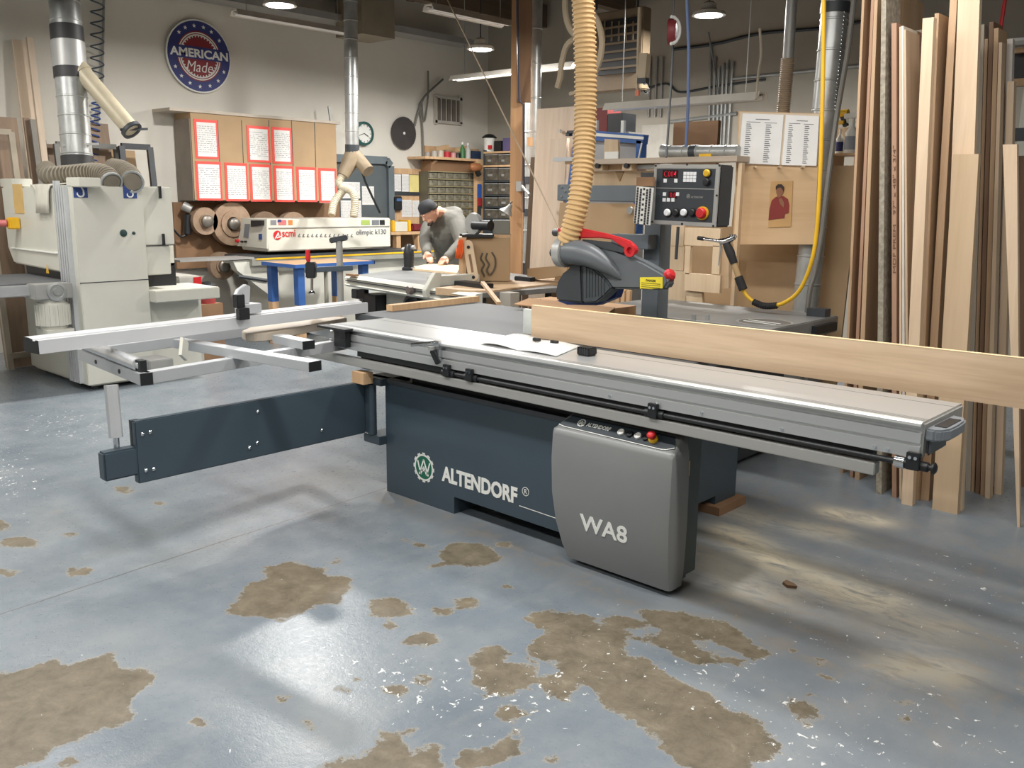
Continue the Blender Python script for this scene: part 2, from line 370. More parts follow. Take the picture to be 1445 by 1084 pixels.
# flaked white chips
vo = nd(nt, 'ShaderNodeTexNoise'); vo.inputs['Scale'].default_value = 30; vo.inputs['Detail'].default_value = 5; vo.inputs['Roughness'].default_value = 0.65; vo.inputs['Distortion'].default_value = 0.6; nt.links.new(P0, vo.inputs['Vector'])
ch = mth(nt, 'GREATER_THAN', mth(nt, 'ADD', vo.outputs[0], mth(nt, 'MULTIPLY', attr('chips'), 0.115)), 0.72)
vs2 = noise(nt, P0, 75, 3, 0.6)
sp = mth(nt, 'GREATER_THAN', vs2, 0.78)
col = mixc(nt, mth(nt, 'MAXIMUM', ch, sp), col, rgb(214, 216, 214))
df = mth(nt, 'MULTIPLY', attr('dust'), ramp(nt, noise(nt, mapping(nt, (0.35, 1, 1)), 16, 6, 0.7, 0.8), [(0.28, rgb(0, 0, 0)), (0.52, rgb(255, 255, 255))]), True)
col = mixc(nt, df, col, rgb(206, 195, 170))
# straight control joint in the slab
sx = nd(nt, 'ShaderNodeSeparateXYZ'); nt.links.new(P0, sx.inputs[0])
jn = mth(nt, 'ADD', mth(nt, 'ADD', sx.outputs[0], mth(nt, 'MULTIPLY', sx.outputs[1], 0.075)), 3.575)
jn = mth(nt, 'ADD', jn, mth(nt, 'MULTIPLY', mth(nt, 'SUBTRACT', mid, 0.5), 0.012))
jf = mth(nt, 'LESS_THAN', mth(nt, 'ABSOLUTE', jn), 0.0035)
col = mixc(nt, mth(nt, 'MULTIPLY', jf, 0.75), col, rgb(78, 72, 66))
nt.links.new(col, bs.inputs['Base Color'])
rg = mth(nt, 'ADD', mth(nt, 'MULTIPLY', bm_, 0.22), mth(nt, 'ADD', mth(nt, 'MULTIPLY', fine, 0.14), 0.22))
rg = mth(nt, 'ADD', rg, mth(nt, 'MULTIPLY', mth(nt, 'MAXIMUM', grime_shadeF, df), 0.3), True)
nt.links.new(rg, bs.inputs['Roughness'])
bs.inputs['Specular IOR Level'].default_value = 0.38
bump(nt, bs, mth(nt, 'ADD', mth(nt, 'MULTIPLY', vf, 0.5), mth(nt, 'ADD', fine, mth(nt, 'MULTIPLY', bm_, -0.6))), 0.22, 0.004)
me.materials.append(mf)
fl = bpy.data.objects.new('floor', me); COL.objects.link(fl); struct(fl); ROOT['floor'] = (0, 0, 0)
# walls: painted block, slightly stained
def wallmat(name, c1, c2):
    m, nt, bs = newmat(name); v = mapping(nt); n = noise(nt, v, 0.8, 6, 0.6); n2 = noise(nt, v, 12, 4)
    nt.links.new(mixc(nt, mth(nt, 'MULTIPLY', n2, 0.25), ramp(nt, n, [(0.3, rgb(*c1)), (0.7, rgb(*c2))]), rgb(*c1)), bs.inputs['Base Color'])
    bs.inputs['Roughness'].default_value = 0.8; bump(nt, bs, n2, 0.08, 0.01); return m
mw = wallmat('white painted wall', (214, 210, 200), (226, 222, 212)); mwb = wallmat('greyish painted wall', (168, 162, 150), (186, 180, 168))
mwd = wallmat('unpainted brown wall', (108, 92, 72), (128, 110, 88))
mc = wallmat('dark timber ceiling', (46, 40, 34), (62, 54, 44))
struct(MB().box((XW-0.15, -3.5, 0), (XW, YB, ZC)).build('wall_left', mw))
struct(MB().box((XW-0.15, YB, 0), (3.5, YB+0.15, ZC)).build('wall_back', mwb))
struct(MB().box((3.5, -3.5, 0), (3.65, YB+0.15, ZC)).build('wall_right', mwb))
struct(MB().box((XW-0.15, -3.65, 0), (3.65, -3.5, ZC)).build('wall_front', mwb))
struct(MB().box((XW-0.15, -3.65, ZC), (3.65, YB+0.15, ZC+0.15)).build('ceiling', mc))
# ------------------------------------------------------------------ light
SC.view_settings.view_transform = 'Standard'; SC.view_settings.look = 'None'; SC.view_settings.gamma = 1.0; SC.view_settings.use_curve_mapping = False
SC.view_settings.exposure = 0.66
wd = bpy.data.worlds.new('world'); SC.world = wd; wd.use_nodes = True
wd.node_tree.nodes['Background'].inputs[0].default_value = (0.02, 0.02, 0.022, 1); wd.node_tree.nodes['Background'].inputs[1].default_value = 0.3
LAMPCOL = (1.0, 0.975, 0.935)
def area(loc, sx, sy, power, rz=0.0, col=LAMPCOL):
    l = bpy.data.lights.new('lamp', 'AREA'); l.shape = 'RECTANGLE'; l.size = sx; l.size_y = sy; l.energy = power; l.color = col
    o = bpy.data.objects.new('lamp', l); COL.objects.link(o); o.location = loc; o.rotation_euler = (0, 0, rz); return o
m_glow = M('lit lamp diffuser', (255, 255, 255), 0.5, emit=(255, 252, 244), es=14.0)
m_tubeglow = M('lit fluorescent tube', (255, 255, 255), 0.5, emit=(255, 250, 238), es=3.2)
m_hous = M('white lamp housing', (205, 200, 190), 0.5, 0, 0.05)
def high_bay(name_label, p, power, r=0.12):
    t = thing('high_bay_lamp', name_label, 'lamp', p, 'high bay lamps over the shop floor')
    MB().lathe([(0.03, 0.12), (0.06, 0.1), (0.07, 0.05), (r+0.02, 0.03), (r+0.03, 0.0), (r, 0.0), (r, 0.015)], p).build('housing', m_hous, t)
    MB().lathe([(r*0.98, -0.004), (r*0.98, 0.012)], Vector(p)).build('diffuser', m_glow, t)
    MB().cyl(Vector(p)+Vector((0, 0, 0.12)), (p[0], p[1], ZC), 0.006, 6).build('hanging_rod', m_black, t)
    l = bpy.data.lights.new('lamp', 'AREA'); l.shape = 'DISK'; l.size = r*1.9; l.energy = power; l.color = LAMPCOL
    o = bpy.data.objects.new('lamp', l); COL.objects.link(o); o.location = (p[0], p[1], p[2]-0.012)
    return t
high_bay('lit round lamp right of and above the round wall sign', ad(395, 8, 9.0), 70)
high_bay('lit round lamp just left of the timber post', ad(678, 70, 10.4), 65)
high_bay('lit round lamp high above the grey control pendant', ad(1000, 22, 8.9), 70)
def strip(label, c, L, along='X', power=90, lit=True, group='fluorescent strip fixtures'):
    t = thing('fluorescent_fixture', label, 'light fixture', c, group)
    u = Vector((1, 0, 0)) if along == 'X' else Vector((0, 1, 0)); s = Vector((0, 1, 0)) if along == 'X' else Vector((1, 0, 0)); c = Vector(c); z = Vector((0, 0, 1))
    a, b = c-u*L/2, c+u*L/2
    sec = [(-0.085, 0.0), (-0.05, 0.06), (0.05, 0.06), (0.085, 0.0), (0.078, 0.0), (0.045, 0.05), (-0.045, 0.05), (-0.078, 0.0)]
    MB().prism([a+s*x+z*y for x, y in sec], u*L).build('reflector_housing', m_hous, t)
    for k in (-0.038, 0.038):
        MB().cyl(a+s*k+z*0.022+u*0.03, b+s*k+z*0.022-u*0.03, 0.019, 10).build('tube', m_tubeglow if lit else m_paper, t)
    for e in (-0.4, 0.4): MB().cyl(c+u*L*e+z*0.07, (c.x+u.x*L*e, c.y+u.y*L*e, ZC), 0.004, 5).build('hanging_chain', m_steel, t)
    if power: area(c-z*0.01, L if along == 'X' else 0.2, 0.2 if along == 'X' else L, power)
    return t
G = 'fluorescent strip fixtures'
# fixtures over the aisle in front of and around the saw (above the frame of the photo)
for (x, y, z, L, al, pw) in ((-2.6, 1.7, 3.2, 2.4, 'X', 52), (-5.6, 2.0, 3.2, 2.4, 'X', 46), (0.3, 2.8, 3.2, 2.4, 'X', 40), (-2.4, 4.2, 3.3, 2.4, 'X', 40), (-8.0, 1.6, 3.2, 2.4, 'Y', 30), (-1.0, -0.8, 3.2, 2.4, 'X', 40), (-4.8, -0.9, 3.2, 2.4, 'X', 40), (-8.3, -1.2, 3.2, 2.4, 'Y', 26)):
    hx_, hy_ = (L/2, 0.1) if al == 'X' else (0.1, L/2)
    b = MB(); b.box((x-hx_, y-hy_, z+0.01), (x+hx_, y+hy_, z+0.07)).box((x-hx_*0.7-0.004, y-hy_*0.7-0.004, z+0.07), (x-hx_*0.7+0.004, y-hy_*0.7+0.004, ZC)).box((x+hx_*0.7-0.004, y+hy_*0.7-0.004, z+0.07), (x+hx_*0.7+0.004, y+hy_*0.7+0.004, ZC))
    struct(b.build('ceiling_light', m_hous)); area((x, y, z), hx_*2, hy_*2, pw)
# ------------------------------------------------------------------ the panel saw in the foreground
saw = thing('panel_saw', 'large blue grey panel saw with a long aluminium sliding table, in the foreground', 'saw', (-2.9, 3.6, 0))
b = MB()
b.prism([(-3.765, 3.09, 0.0), (-3.227, 3.09, 0.0), (-3.227, 3.09, 0.092), (-2.28, 3.09, 0.085), (-2.28, 3.09, 0.615), (-3.765, 3.09, 0.615)], (0, 0.03, 0))
b.box((-3.764, 3.12, 0.09), (-2.27, 4.27, 0.615))
for x0, x1, y0, y1, z0 in ((-3.764, -3.228, 3.12, 3.3, 0), (-3.765, -3.3, 4.05, 4.27, 0), (-2.6, -2.27, 4.06, 4.27, 0.045)): b.box((x0, y0, z0), (x1, y1, 0.09))
b.build('base_cabinet', m_teal, saw)
MB().box((-3.9, 3.08, 0.615), (-1.95, 3.12, 0.64)).box((-3.6, 3.14, 0.615), (-2.3, 4.15, 0.87)).build('cabinet_top', m_dark, saw)
# lettering and emblem on the front panel
FX, FZ = (1, 0, 0), (0, 0, 1)
text('lettering', 'ALTENDORF', frame((-3.318, 3.089, 0.158), FX, FZ), 0.1, m_white, saw, bold=0.004, fit=(0.53, 0.084))
def emblem(o, xd, up, r, mat_ring, mat_disc, parent, nm='emblem'):
    mx = frame(o, xd, up); b = MB(mx); ring2(b, r*0.80, r*0.92, 0, 0.0012, 36)
    for k in range(12):
        a = 2*PI*k/12; da = 0.13
        flat(b, [(r*rr*math.cos(a+s), r*rr*math.sin(a+s)) for rr, s in ((0.9, -da), (1.03, -da), (1.03, da), (0.9, da))], 0, 0.0012)
    o1 = b.build(nm, mat_ring, parent)
    d = MB(mx); flat(d, circ(r*0.81, 32), 0, 0.0006)
    d.build('disc', mat_disc, o1)
    l = MB(mx); t = r*0.11
    def st(p, q): l.bar((p[0]*r, p[1]*r, 0.0008), (q[0]*r, q[1]*r, 0.0008), t, 0.002)
    for p, q in (((-0.6,0.42),(-0.3,-0.5)),((-0.3,-0.5),(0,0.05)),((0,0.05),(0.3,-0.5)),((0.3,-0.5),(0.6,0.42)),((-0.45,-0.52),(0,0.55)),((0,0.55),(0.45,-0.52)),((-0.2,-0.2),(0.2,-0.2))): st(p, q)
    l.build('monogram', mat_ring, o1); return o1
emblem((-3.457, 3.0895, 0.2), FX, FZ, 0.079, m_white, m_green, saw)
b = MB(frame((-2.735, 3.089, 0.235), FX, FZ)); ring2(b, 0.019, 0.022, 0, 0.001, 24); b.build('registered_mark', m_white, saw)
text('lettering', 'R', frame((-2.744, 3.089, 0.224), FX, FZ), 0.03, m_white, saw, fit=(0.018, 0.022))
MB().bar((-2.775, 3.0893, 0.155), (-2.46, 3.0893, 0.148), 0.0012, 0.003).build('trim_line', m_white, saw)
MB().cyl((-2.53, 3.088, 0.52), (-2.53, 3.092, 0.52), 0.012, 12).build('plug', M('tan plug', (150, 128, 100)), saw)
# grey control cover with its housing
def rr4(x0, x1, y, yb, z, c=0.02):
    return [(x0, yb, z), (x0, y+c*1.3, z), (x0+c*0.4, y+c*0.3, z), (x0+c*1.4, y, z), (x1-c*1.4, y, z), (x1-c*0.4, y+c*0.3, z), (x1, y+c*1.3, z), (x1, yb, z)]
rg = [rr4(-2.405, -1.862, 3.0, 3.09, 0.028, 0.015), rr4(-2.43, -1.856, 2.982, 3.09, 0.09), rr4(-2.458, -1.852, 2.966, 3.09, 0.2), rr4(-2.476, -1.850, 2.958, 3.09, 0.33), rr4(-2.486, -1.852, 2.962, 3.09, 0.48),
      rr4(-2.489, -1.856, 2.972, 3.09, 0.59), rr4(-2.489, -1.858, 2.978, 3.09, 0.612), rr4(-2.482, -1.862, 2.986, 3.09, 0.618), rr4(-2.446, -1.868, 3.055, 3.09, 0.672, 0.012), rr4(-2.44, -1.87, 3.065, 3.09, 0.674, 0.01)]
cov = MB().loft(rg).build('control_cover', m_grey, saw)
text('lettering', 'WA8', frame((-2.306, 2.9660, 0.192), FX, (0, -0.0615, 1)), 0.1, m_white, cov, bold=0.002, fit=(0.25, 0.075), depth=0.0012)
MB().box((-2.43, 3.075, 0.055), (-1.872, 3.215, 0.668)).box((-2.3, 3.08, 0.02), (-1.9, 3.19, 0.06)).build('control_housing', M('dark green grey enamel', (70, 84, 86), 0.45, 0, 0.08), saw, 0.006)
p = ax(971, 662, -1.872)
MB().box((-1.873, p.y-0.012, p.z-0.032), (-1.8705, p.y+0.012, p.z+0.032)).build('warning_label', m_yel, saw)
# sloping control panel on top of the cover
up = Vector((0, 0.069, 0.054)).normalized(); o0 = Vector((-2.472, 2.987, 0.6188)); PM = frame(o0, FX, up)
b = MB(PM); flat(b, [(0.045, 0.079), (0.008, 0.016), (0.04, 0.010), (0.545, 0.004), (0.568, 0.008), (0.6, 0.025), (0.572, 0.079)], -0.0005, 0.003)
pan = b.build('control_panel', m_panel, saw)
b = MB(PM); pts = [(0.008, 0.016), (0.04, 0.010), (0.545, 0.004), (0.568, 0.008), (0.6, 0.025)]
for p, q in zip(pts, pts[1:]): b.bar((p[0], p[1], 0.003), (q[0], q[1], 0.003), 0.003, 0.002)
b.build('edge_line', m_white, pan)
emblem(PM @ Vector((0.115, 0.047, 0.003)), FX, up, 0.02, m_white, m_panel, pan)
text('lettering', 'ALTENDORF', PM @ Matrix.Translation((0.145, 0.036, 0.003)), 0.03, m_white, pan, bold=0.001, fit=(0.125, 0.02))
for px, mm, kind in ((879, m_white, 0), (891, m_black, 0), (903, m_white, 0), (914, m_black, 0), (925, m_red, 1)):
    x = ay(px, 614, 3.03).x-o0.x; c = PM @ Vector((x, 0.042, 0.002)); nrm = PM.to_3x3() @ Vector((0, 0, 1))
    if kind:
        MB().lathe([(0.020, 0), (0.020, 0.012), (0.017, 0.016)], c, nrm).build('stop_button_base', m_yel, pan)
        MB().lathe([(0.013, 0.014), (0.013, 0.024), (0.018, 0.028), (0.018, 0.036), (0.012, 0.043), (0.003, 0.045)], c, nrm).build('stop_button', m_red, pan)
    else:
        MB().lathe([(0.0155, 0), (0.0155, 0.009), (0.0125, 0.011), (0.011, 0.008), (0.002, 0.0085)], c, nrm).build('push_button', mm, pan)
# sliding table profile, rail and rod
sec = [(3.39,.907),(2.992,.907),(2.984,.903),(2.982,.895),(2.986,.889),(3.006,.887),(3.006,.873),(2.992,.870),(2.992,.836),(3.0,.834),(3.0,.826),(2.992,.824),(2.992,.786),(3.05,.782),(3.05,.80),(3.39,.80)]
tab = MB().prism([(-4.12, y, z) for y, z in sec], (3.175, 0, 0)).build('sliding_table', M('sliding table aluminium', (200, 202, 202), 0.33, 0.6, 0.04, 3, (0.04, 1, 1)), saw)
for y, w in ((3.312, 0.0025), (3.035, 0.002), (3.022, 0.002), (3.05, 0.0015)):
    MB().box((-4.12, y, 0.9065), (-0.946, y+w, 0.9074)).build('groove', m_dark, tab)
MB().box((-4.12, 3.0, 0.9066), (-0.946, 3.006, 0.9078)).build('scale_strip', m_white, tab)
MB().box((-0.945, 3.0, 0.80), (-0.937, 3.38, 0.90)).build('end_plate', m_steel, tab)
for px, py in ((860, 559), (925, 570), (990, 583), (1103, 606), (1234, 631), (1252, 635)):
    p = ay(px, py, 2.99); MB().cyl((p.x, 2.993, p.z), (p.x, 2.987, p.z), 0.006, 10).build('bolt', m_chrome, tab)
MB().box((-4.32, 2.985, 0.70), (-1.08, 3.03, 0.743)).build('lower_rail', m_steel, saw, 0.003)
MB().box((-3.9, 3.035, 0.70), (-1.5, 3.34, 0.79)).build('roller_carriage', m_black, saw)
MB().box((-3.9, 3.01, 0.752), (-1.1, 3.05, 0.78)).build('rail_channel', m_black, saw)
rod = MB().cyl((-3.17, 2.997, 0.762), (-0.9, 2.997, 0.762), 0.0105, 10).lathe([(0.02, 0), (0.02, 0.006), (0.012, 0.012)], (-0.9, 2.997, 0.762), (1, 0, 0)).build('stop_rod', m_black, saw)
for px, py in ((632, 512), (664, 522), (923, 577), (1290, 649)):
    p = ay(px, py, 2.99); k = MB().box((p.x-0.022, 2.974, 0.748), (p.x+0.022, 2.9925, 0.806)).cyl((p.x-0.045, 2.997, 0.762), (p.x+0.045, 2.997, 0.762), 0.017, 10).build('rod_bracket', m_black, saw, 0.002)
    for s in (-0.009, 0.009): MB().cyl((p.x+s, 2.974, 0.79), (p.x+s, 2.970, 0.79), 0.006, 8).build('bolt', m_chrome, k)
p = ay(1271, 652, 2.99); MB().cyl((p.x-0.02, 2.997, 0.762), (p.x+0.012, 2.997, 0.762), 0.02, 14).build('rod_collar', m_chrome, saw)
# push handle at the right end
hpts = [(-0.937, 3.0), (-0.905, 2.995), (-0.885, 3.01), (-0.872, 3.05), (-0.870, 3.12), (-0.874, 3.2), (-0.888, 3.25), (-0.937, 3.27)]
h = MB().prism([(x, y, 0.848) for x, y in hpts], (0, 0, 0.04)).box((-0.937, 3.03, 0.79), (-0.925, 3.2, 0.85)).build('push_handle', M('grey handle plastic', (120, 126, 132), 0.4), saw, 0.008)
MB().box((-0.925, 3.05, 0.887), (-0.888, 3.2, 0.8905)).build('handle_switch', m_black, h)
# table lock lever
p = ay(616, 486, 2.985)
lv = MB().cyl((p.x-0.005, 2.975, 0.905), (p.x-0.06, 2.87, 0.90), 0.009, 10).box((p.x-0.012, 2.97, 0.82), (p.x+0.03, 2.99, 0.915)).build('lock_lever', m_chrome, saw)
MB().bar((p.x+0.0, 2.955, 0.872), (p.x+0.035, 2.965, 0.806), 0.024, 0.024).build('lever_grip', m_black, lv, 0.004)
MB().cyl((p.x-0.004, 2.955, 0.872), (p.x-0.004, 2.955, 0.888), 0.016, 12).build('lever_hub', m_steel, lv)
# outrigger arm swinging from the cabinet corner
arm = MB().box((-3.905, 1.745, 0.325), (-3.865, 3.03, 0.612)).build('outrigger_arm', m_teal, saw, 0.005)
MB().box((-3.895, 1.745, 0.44), (-3.92, 1.78, 0.612)).build('arm_end_plate', m_dark, arm)
MB().box((-3.93, 1.6, 0.365), (-3.87, 1.79, 0.495)).build('arm_extension', m_teal, arm, 0.008)
for px, py in ((212, 610), (201, 613), (217, 662), (206, 664), (352, 632), (364, 581), (454, 607), (363, 625)):
    p = ax(px, py, -3.865); MB().lathe([(0.009, 0), (0.009, 0.004), (0.005, 0.008)], (-3.866, p.y, p.z), (1, 0, 0), 10).build('bolt', m_chrome, arm)
hg = MB().cyl((-3.84, 3.055, 0.32), (-3.84, 3.055, 0.60), 0.026, 16).box((-3.88, 3.03, 0.33), (-3.83, 3.06, 0.6)).build('hinge', m_teal, saw)
MB().box((-3.9, 3.04, 0.27), (-3.76, 3.2, 0.318)).build('hinge_bracket', m_teal, saw, 0.004); MB().box((-3.9, 3.04, 0.602), (-3.74, 3.25, 0.64)).build('hinge_bracket', m_teal, saw, 0.004)
# cross-cut frame on the support column
ft = 0.055
A = az(203, 533, 0.795); Bq = az(514, 480, 0.795); A.z = Bq.z = 0.793
cf = MB().bar(A, Bq, ft, ft).build('frame_rail', m_alu, saw, 0.002)
Cq = az(118, 499, 0.795); Cq.z = 0.793
MB().bar(Cq, A+(A-Cq).normalized()*0.03, ft, ft).build('frame_rail', m_alu, saw, 0.002)
Dq = Cq+(Bq-A)*1.02
MB().bar(Cq+(Bq-A).normalized()*0.03, Dq, ft, ft).build('frame_rail', m_alu, saw, 0.002)
MB().bar(Bq+Vector((0, 0.0, 0)), Dq, ft, ft).build('frame_rail', m_alu, saw, 0.002)
n = (A-Cq).normalized(); MB().bar(A+n*0.03, A+n*0.036, 0.055, 0.055).build('end_cap', m_black, saw)
for f_, nm in ((0.33, 0), (0.72, 0)):
    p = Cq.lerp(A, f_); s = Vector((0, -1, 0)); MB().cyl(p+Vector((0, -0.0275, 0)), p+Vector((0, -0.031, 0)), 0.011, 10).build('hole_plug', m_black, saw)
def xbar(l, r, nm='cross_bar'):
    l, r = Vector(l), Vector(r); o = MB().bar(l, r, 0.07, 0.045).build(nm, m_alu, saw, 0.002); d = (r-l).normalized()
    MB().bar(r, r+d*0.006, 0.07, 0.045).build('end_cap', m_black, o); return o
l = az(252, 478, 0.865); r = az(444, 510, 0.865); l.z = r.z = 0.843; xbar(l, r)
l = az(392, 472, 0.865); r = az(435, 481, 0.865); l.z = r.z = 0.843; xbar(l, r)
MB().cyl(Cq+Vector((0.02, 0, 0.055)), A+Vector((-0.04, 0, 0.055)), 0.03, 16).lathe([(0.02, 0), (0.02, 0.02), (0.008, 0.03)], A+Vector((-0.04, 0, 0.055)), A-Cq, 14).build('roller', M('satin steel roller', (206, 208, 210), 0.25, 0.5), saw)
p = A+Vector((-0.02, 0, 0)); MB().bar(p+Vector((0, 0, 0.025)), p+Vector((0, 0, 0.08)), 0.03, 0.05, (1, 0, 0)).build('roller_bracket', m_black, saw)
cx_, cy_ = -4.02, 1.79
p0 = az(155, 520, 0.77); colm = MB()
top = Vector((-4.03, 1.77, 0.77)); foot = Vector((-3.915, 1.68, 0.497))
MB().tube([Vector((-3.945, 1.69, 0.775)), Vector((-3.912, 1.68, 0.545))], 0.030, 8).build('support_column', m_alu, saw)
MB().cyl((-3.912, 1.68, 0.55), foot, 0.014, 10).build('column_spindle', m_chrome, saw)
p = az(258, 505, 0.82); MB().bar((p.x, p.y, 0.82), (p.x-0.03, p.y+0.03, 0.90), 0.015, 0.09).build('fence_support', m_cream, saw)
p = az(207, 507, 0.82); MB().box((p.x-0.09, p.y-0.02, 0.765), (p.x+0.07, p.y+0.1, 0.822)).build('mounting_block', m_steel, saw, 0.004)
# table bracket holding the frame
p = az(516, 478, 0.84); MB().box((-4.03, 2.955, 0.80), (-3.93, 2.99, 0.90)).box((-4.15, 2.93, 0.893), (-3.9, 3.0, 0.905)).build('frame_bracket', m_black, saw)
# cross-cut fence lying over table and frame
F0 = az(54, 481, 0.97); F1 = az(519, 427, 0.97); fd = (F1-F0).normalized(); fs_ = Vector((fd.y, -fd.x, 0))  # towards +x
if fs_.x < 0: fs_ = -fs_
sec = [(0, -0.06), (0, 0), (-0.02, 0), (-0.022, -0.006), (-0.05, -0.006), (-0.052, 0.002), (-0.085, 0.006), (-0.12, 0.006), (-0.13, -0.0), (-0.13, -0.06)]
fen = MB().prism([F0+fs_*a+Vector((0, 0, z)) for a, z in sec], F1-F0).build('crosscut_fence', M('bright fence aluminium', (216, 218, 221), 0.32, 0.3, 0.04, 3, (1, 0.05, 1)), saw)
MB().prism([F0-fd*0.004+fs_*a+Vector((0, 0, z)) for a, z in sec], fd*0.003).build('end_cap', m_black, fen)
MB().bar(F0+fs_*-0.035+Vector((0, 0, -0.005)), F1+fs_*-0.035+Vector((0, 0, -0.005)), 0.014, 0.003).build('scale_strip', m_white, fen)
# flip stop on the fence
fc = az(292, 440, 0.97); fc = F0+fd*(fc-F0).dot(fd)
S = lambda a, bq, z: fc+fd*a+fs_*bq+Vector((0, 0, z))
fst = MB()
for (a0, a1, b0, b1, z0, z1) in ((0.02, 0.13, -0.11, -0.02, 0.008, 0.06),): 
    fst.prism([S(a0, b0, z0), S(a1, b0, z0), S(a1, b0, z1), S(a0, b0, z1)], fs_*(b1-b0))
fst.prism([S(0.03, -0.08, 0.06), S(0.075, -0.08, 0.06), S(0.085, -0.08, 0.15), S(0.06, -0.08, 0.165), S(0.01, -0.08, 0.14), S(-0.01, -0.08, 0.11), S(0.0, -0.08, 0.095), S(0.03, -0.08, 0.115)], fs_*0.03)
fs_o = fst.build('flip_stop', m_alu, saw, 0.003)
MB().prism([S(-0.06, 0.005, -0.01), S(0.005, 0.005, -0.01), S(0.005, 0.005, 0.05), S(-0.06, 0.005, 0.05)], fs_*0.035).prism([S(-0.05, -0.03, 0.05), S(0, -0.03, 0.05), S(0, -0.03, 0.12), S(-0.05, -0.03, 0.12)], fs_*0.04).build('stop_block', m_black, fs_o, 0.003)
p = az(505, 421, 0.97); MB().box((p.x-0.03, p.y-0.03, 0.97), (p.x+0.03, p.y+0.03, 1.03)).build('stop_block', m_black, saw, 0.004)
# cast iron table and rip fence
MB().box((-4.42, 3.40, 0.865), (-2.05, 4.38, 0.904)).build('iron_table', M('dark ground iron', (84, 87, 90), 0.6, 0.0, 0.15, 2.5), saw, 0.003)
MB().box((-3.16, 3.53, 0.905), (-3.09, 3.552, 1.035)).box((-3.09, 3.53, 0.905), (-2.1, 3.56, 0.97)).build('rip_fence', M('pale rip fence', (206, 210, 206), 0.4, 0.3), saw)
# overhead blade guard
gy0 = 3.86
def G(px, py, y=gy0): return ay(px, py, y)
grd = MB().prism([G(*q) for q in ((799,348),(806,341),(824,339),(838,341),(868,352),(908,370),(940,388),(944,398),(937,409),(930,409),(864,408),(857,398),(846,388),(832,381),(812,378),(800,372))], (0, 0.07, 0)).build('blade_guard', M('grey guard plastic', (96, 101, 105), 0.36, 0, 0.05), saw, 0.012, 3)
MB().tube(bez([G(797, 356, gy0-0.02), G(812, 356, gy0-0.03), G(835, 362, gy0-0.03), G(860, 378, gy0-0.01), G(880, 396, gy0+0.01)], 6), [0.066, 0.066, 0.066, 0.066, 0.066, 0.066, 0.066, 0.066, 0.066, 0.065, 0.063, 0.062, 0.06, 0.058, 0.055, 0.052, 0.048, 0.044, 0.04, 0.034, 0.03, 0.025, 0.02, 0.012, 0.005], 16).build('suction_duct', MATS['grey guard plastic'], grd)
c = G(797, 356, gy0-0.02); MB().lathe([(0.07, -0.02), (0.082, -0.015), (0.082, 0.03), (0.07, 0.035)], c, (-1, 0, 0), 20).build('duct_collar', m_steel, grd)
MB().prism([G(*q, gy0-0.02) for q in ((785,425),(783,412),(786,398),(793,386),(805,377),(820,373),(822,428),(800,426))], (0, 0.10, 0)).build('lower_hood', m_dark, grd, 0.01)
MB().prism([G(*q, gy0-0.015) for q in ((821,373),(835,378),(848,388),(858,399),(863,407),(852,418),(841,427),(822,428))], (0, 0.09, 0)).build('lower_hood', M('dark ribbed hood', (66, 72, 76), 0.45), grd, 0.008)
b = MB()
for k in range(7):
    px = 826+k*4.2; b.prism([G(px, 377+k*2.6, gy0-0.018), G(px+1.4, 378+k*2.6, gy0-0.018), G(px+1.4, 420-k*0.5, gy0-0.018), G(px, 420-k*0.5, gy0-0.018)], (0, 0.006, 0))
b.build('hood_ribs', m_dark, grd)
MB().prism([G(*q, gy0+0.1) for q in ((785,424),(840,421),(845,410),(872,407),(868,420),(842,431),(800,430))], (0, 0.06, 0)).build('hood_backing', M('blue plastic', (34, 52, 110), 0.45), grd)
MB().prism([G(*q, gy0-0.01) for q in ((785,325),(788,321),(812,321),(850,329),(872,335),(886,340),(895,348),(897,355),(893,360),(886,359),(883,352),(872,345),(862,338),(845,336),(800,337),(789,339),(792,331))], (0, 0.035, 0)).build('guard_lever', m_red, grd, 0.006)
c = G(890, 353.5, gy0-0.014); b = MB(frame(c, FX, FZ)); ring2(b, 0.018, 0.033, 0, 0.012, 24); b.build('lever_eye', m_red, grd)
MB().prism([G(*q, gy0-0.012) for q in ((820,338),(860,342),(884,352),(878,357),(850,350))], (0, 0.03, 0)).build('lever_mount', m_dark, grd)
for k in range(3):
    b = MB(); q = 795+k*5; b.prism([G(q, 325, gy0-0.012), G(q+2, 325, gy0-0.012), G(q+7, 331, gy0-0.012), G(q+2, 336, gy0-0.012), G(q, 336, gy0-0.012), G(q+4.5, 331, gy0-0.012)], (0, 0.004, 0)); b.build('chevron', M('pale red print', (222, 90, 92)), grd)
MB().lathe([(0.02, -0.03), (0.03, -0.01), (0.032, 0.012), (0.022, 0.026), (0.004, 0.03)], G(944, 389, gy0+0.035), (0.7, 0, 0.6), 16).build('guard_knob', m_red, grd)
q = [G(903, 391.5, gy0-0.003), G(903, 407.5, gy0-0.003), G(935, 407, gy0-0.003), G(935, 391, gy0-0.003)]
lab = MB().prism([q[0], q[3], q[2], q[1]], (0, 0.002, 0)).build('warning_label', M('yellow label', (232, 214, 52), 0.5), grd)
w_ = (q[3]-q[0]).length; text('lettering', 'DANGER', frame(q[0]+Vector((w_*0.28, -0.0008, -0.018)), FX, FZ), 0.02, m_black, lab, bold=0.0004, fit=(w_*0.44, 0.012), depth=0.0004)
b = MB()
for k in range(4):
    b.box((q[0].x+w_*0.08, q[0].y-0.0008, q[0].z-0.028-k*0.0095), (q[0].x+w_*(0.92 if k < 3 else 0.6), q[0].y, q[0].z-0.0245-k*0.0095))
b.build('print_lines', M('label print', (120, 110, 40)), lab)
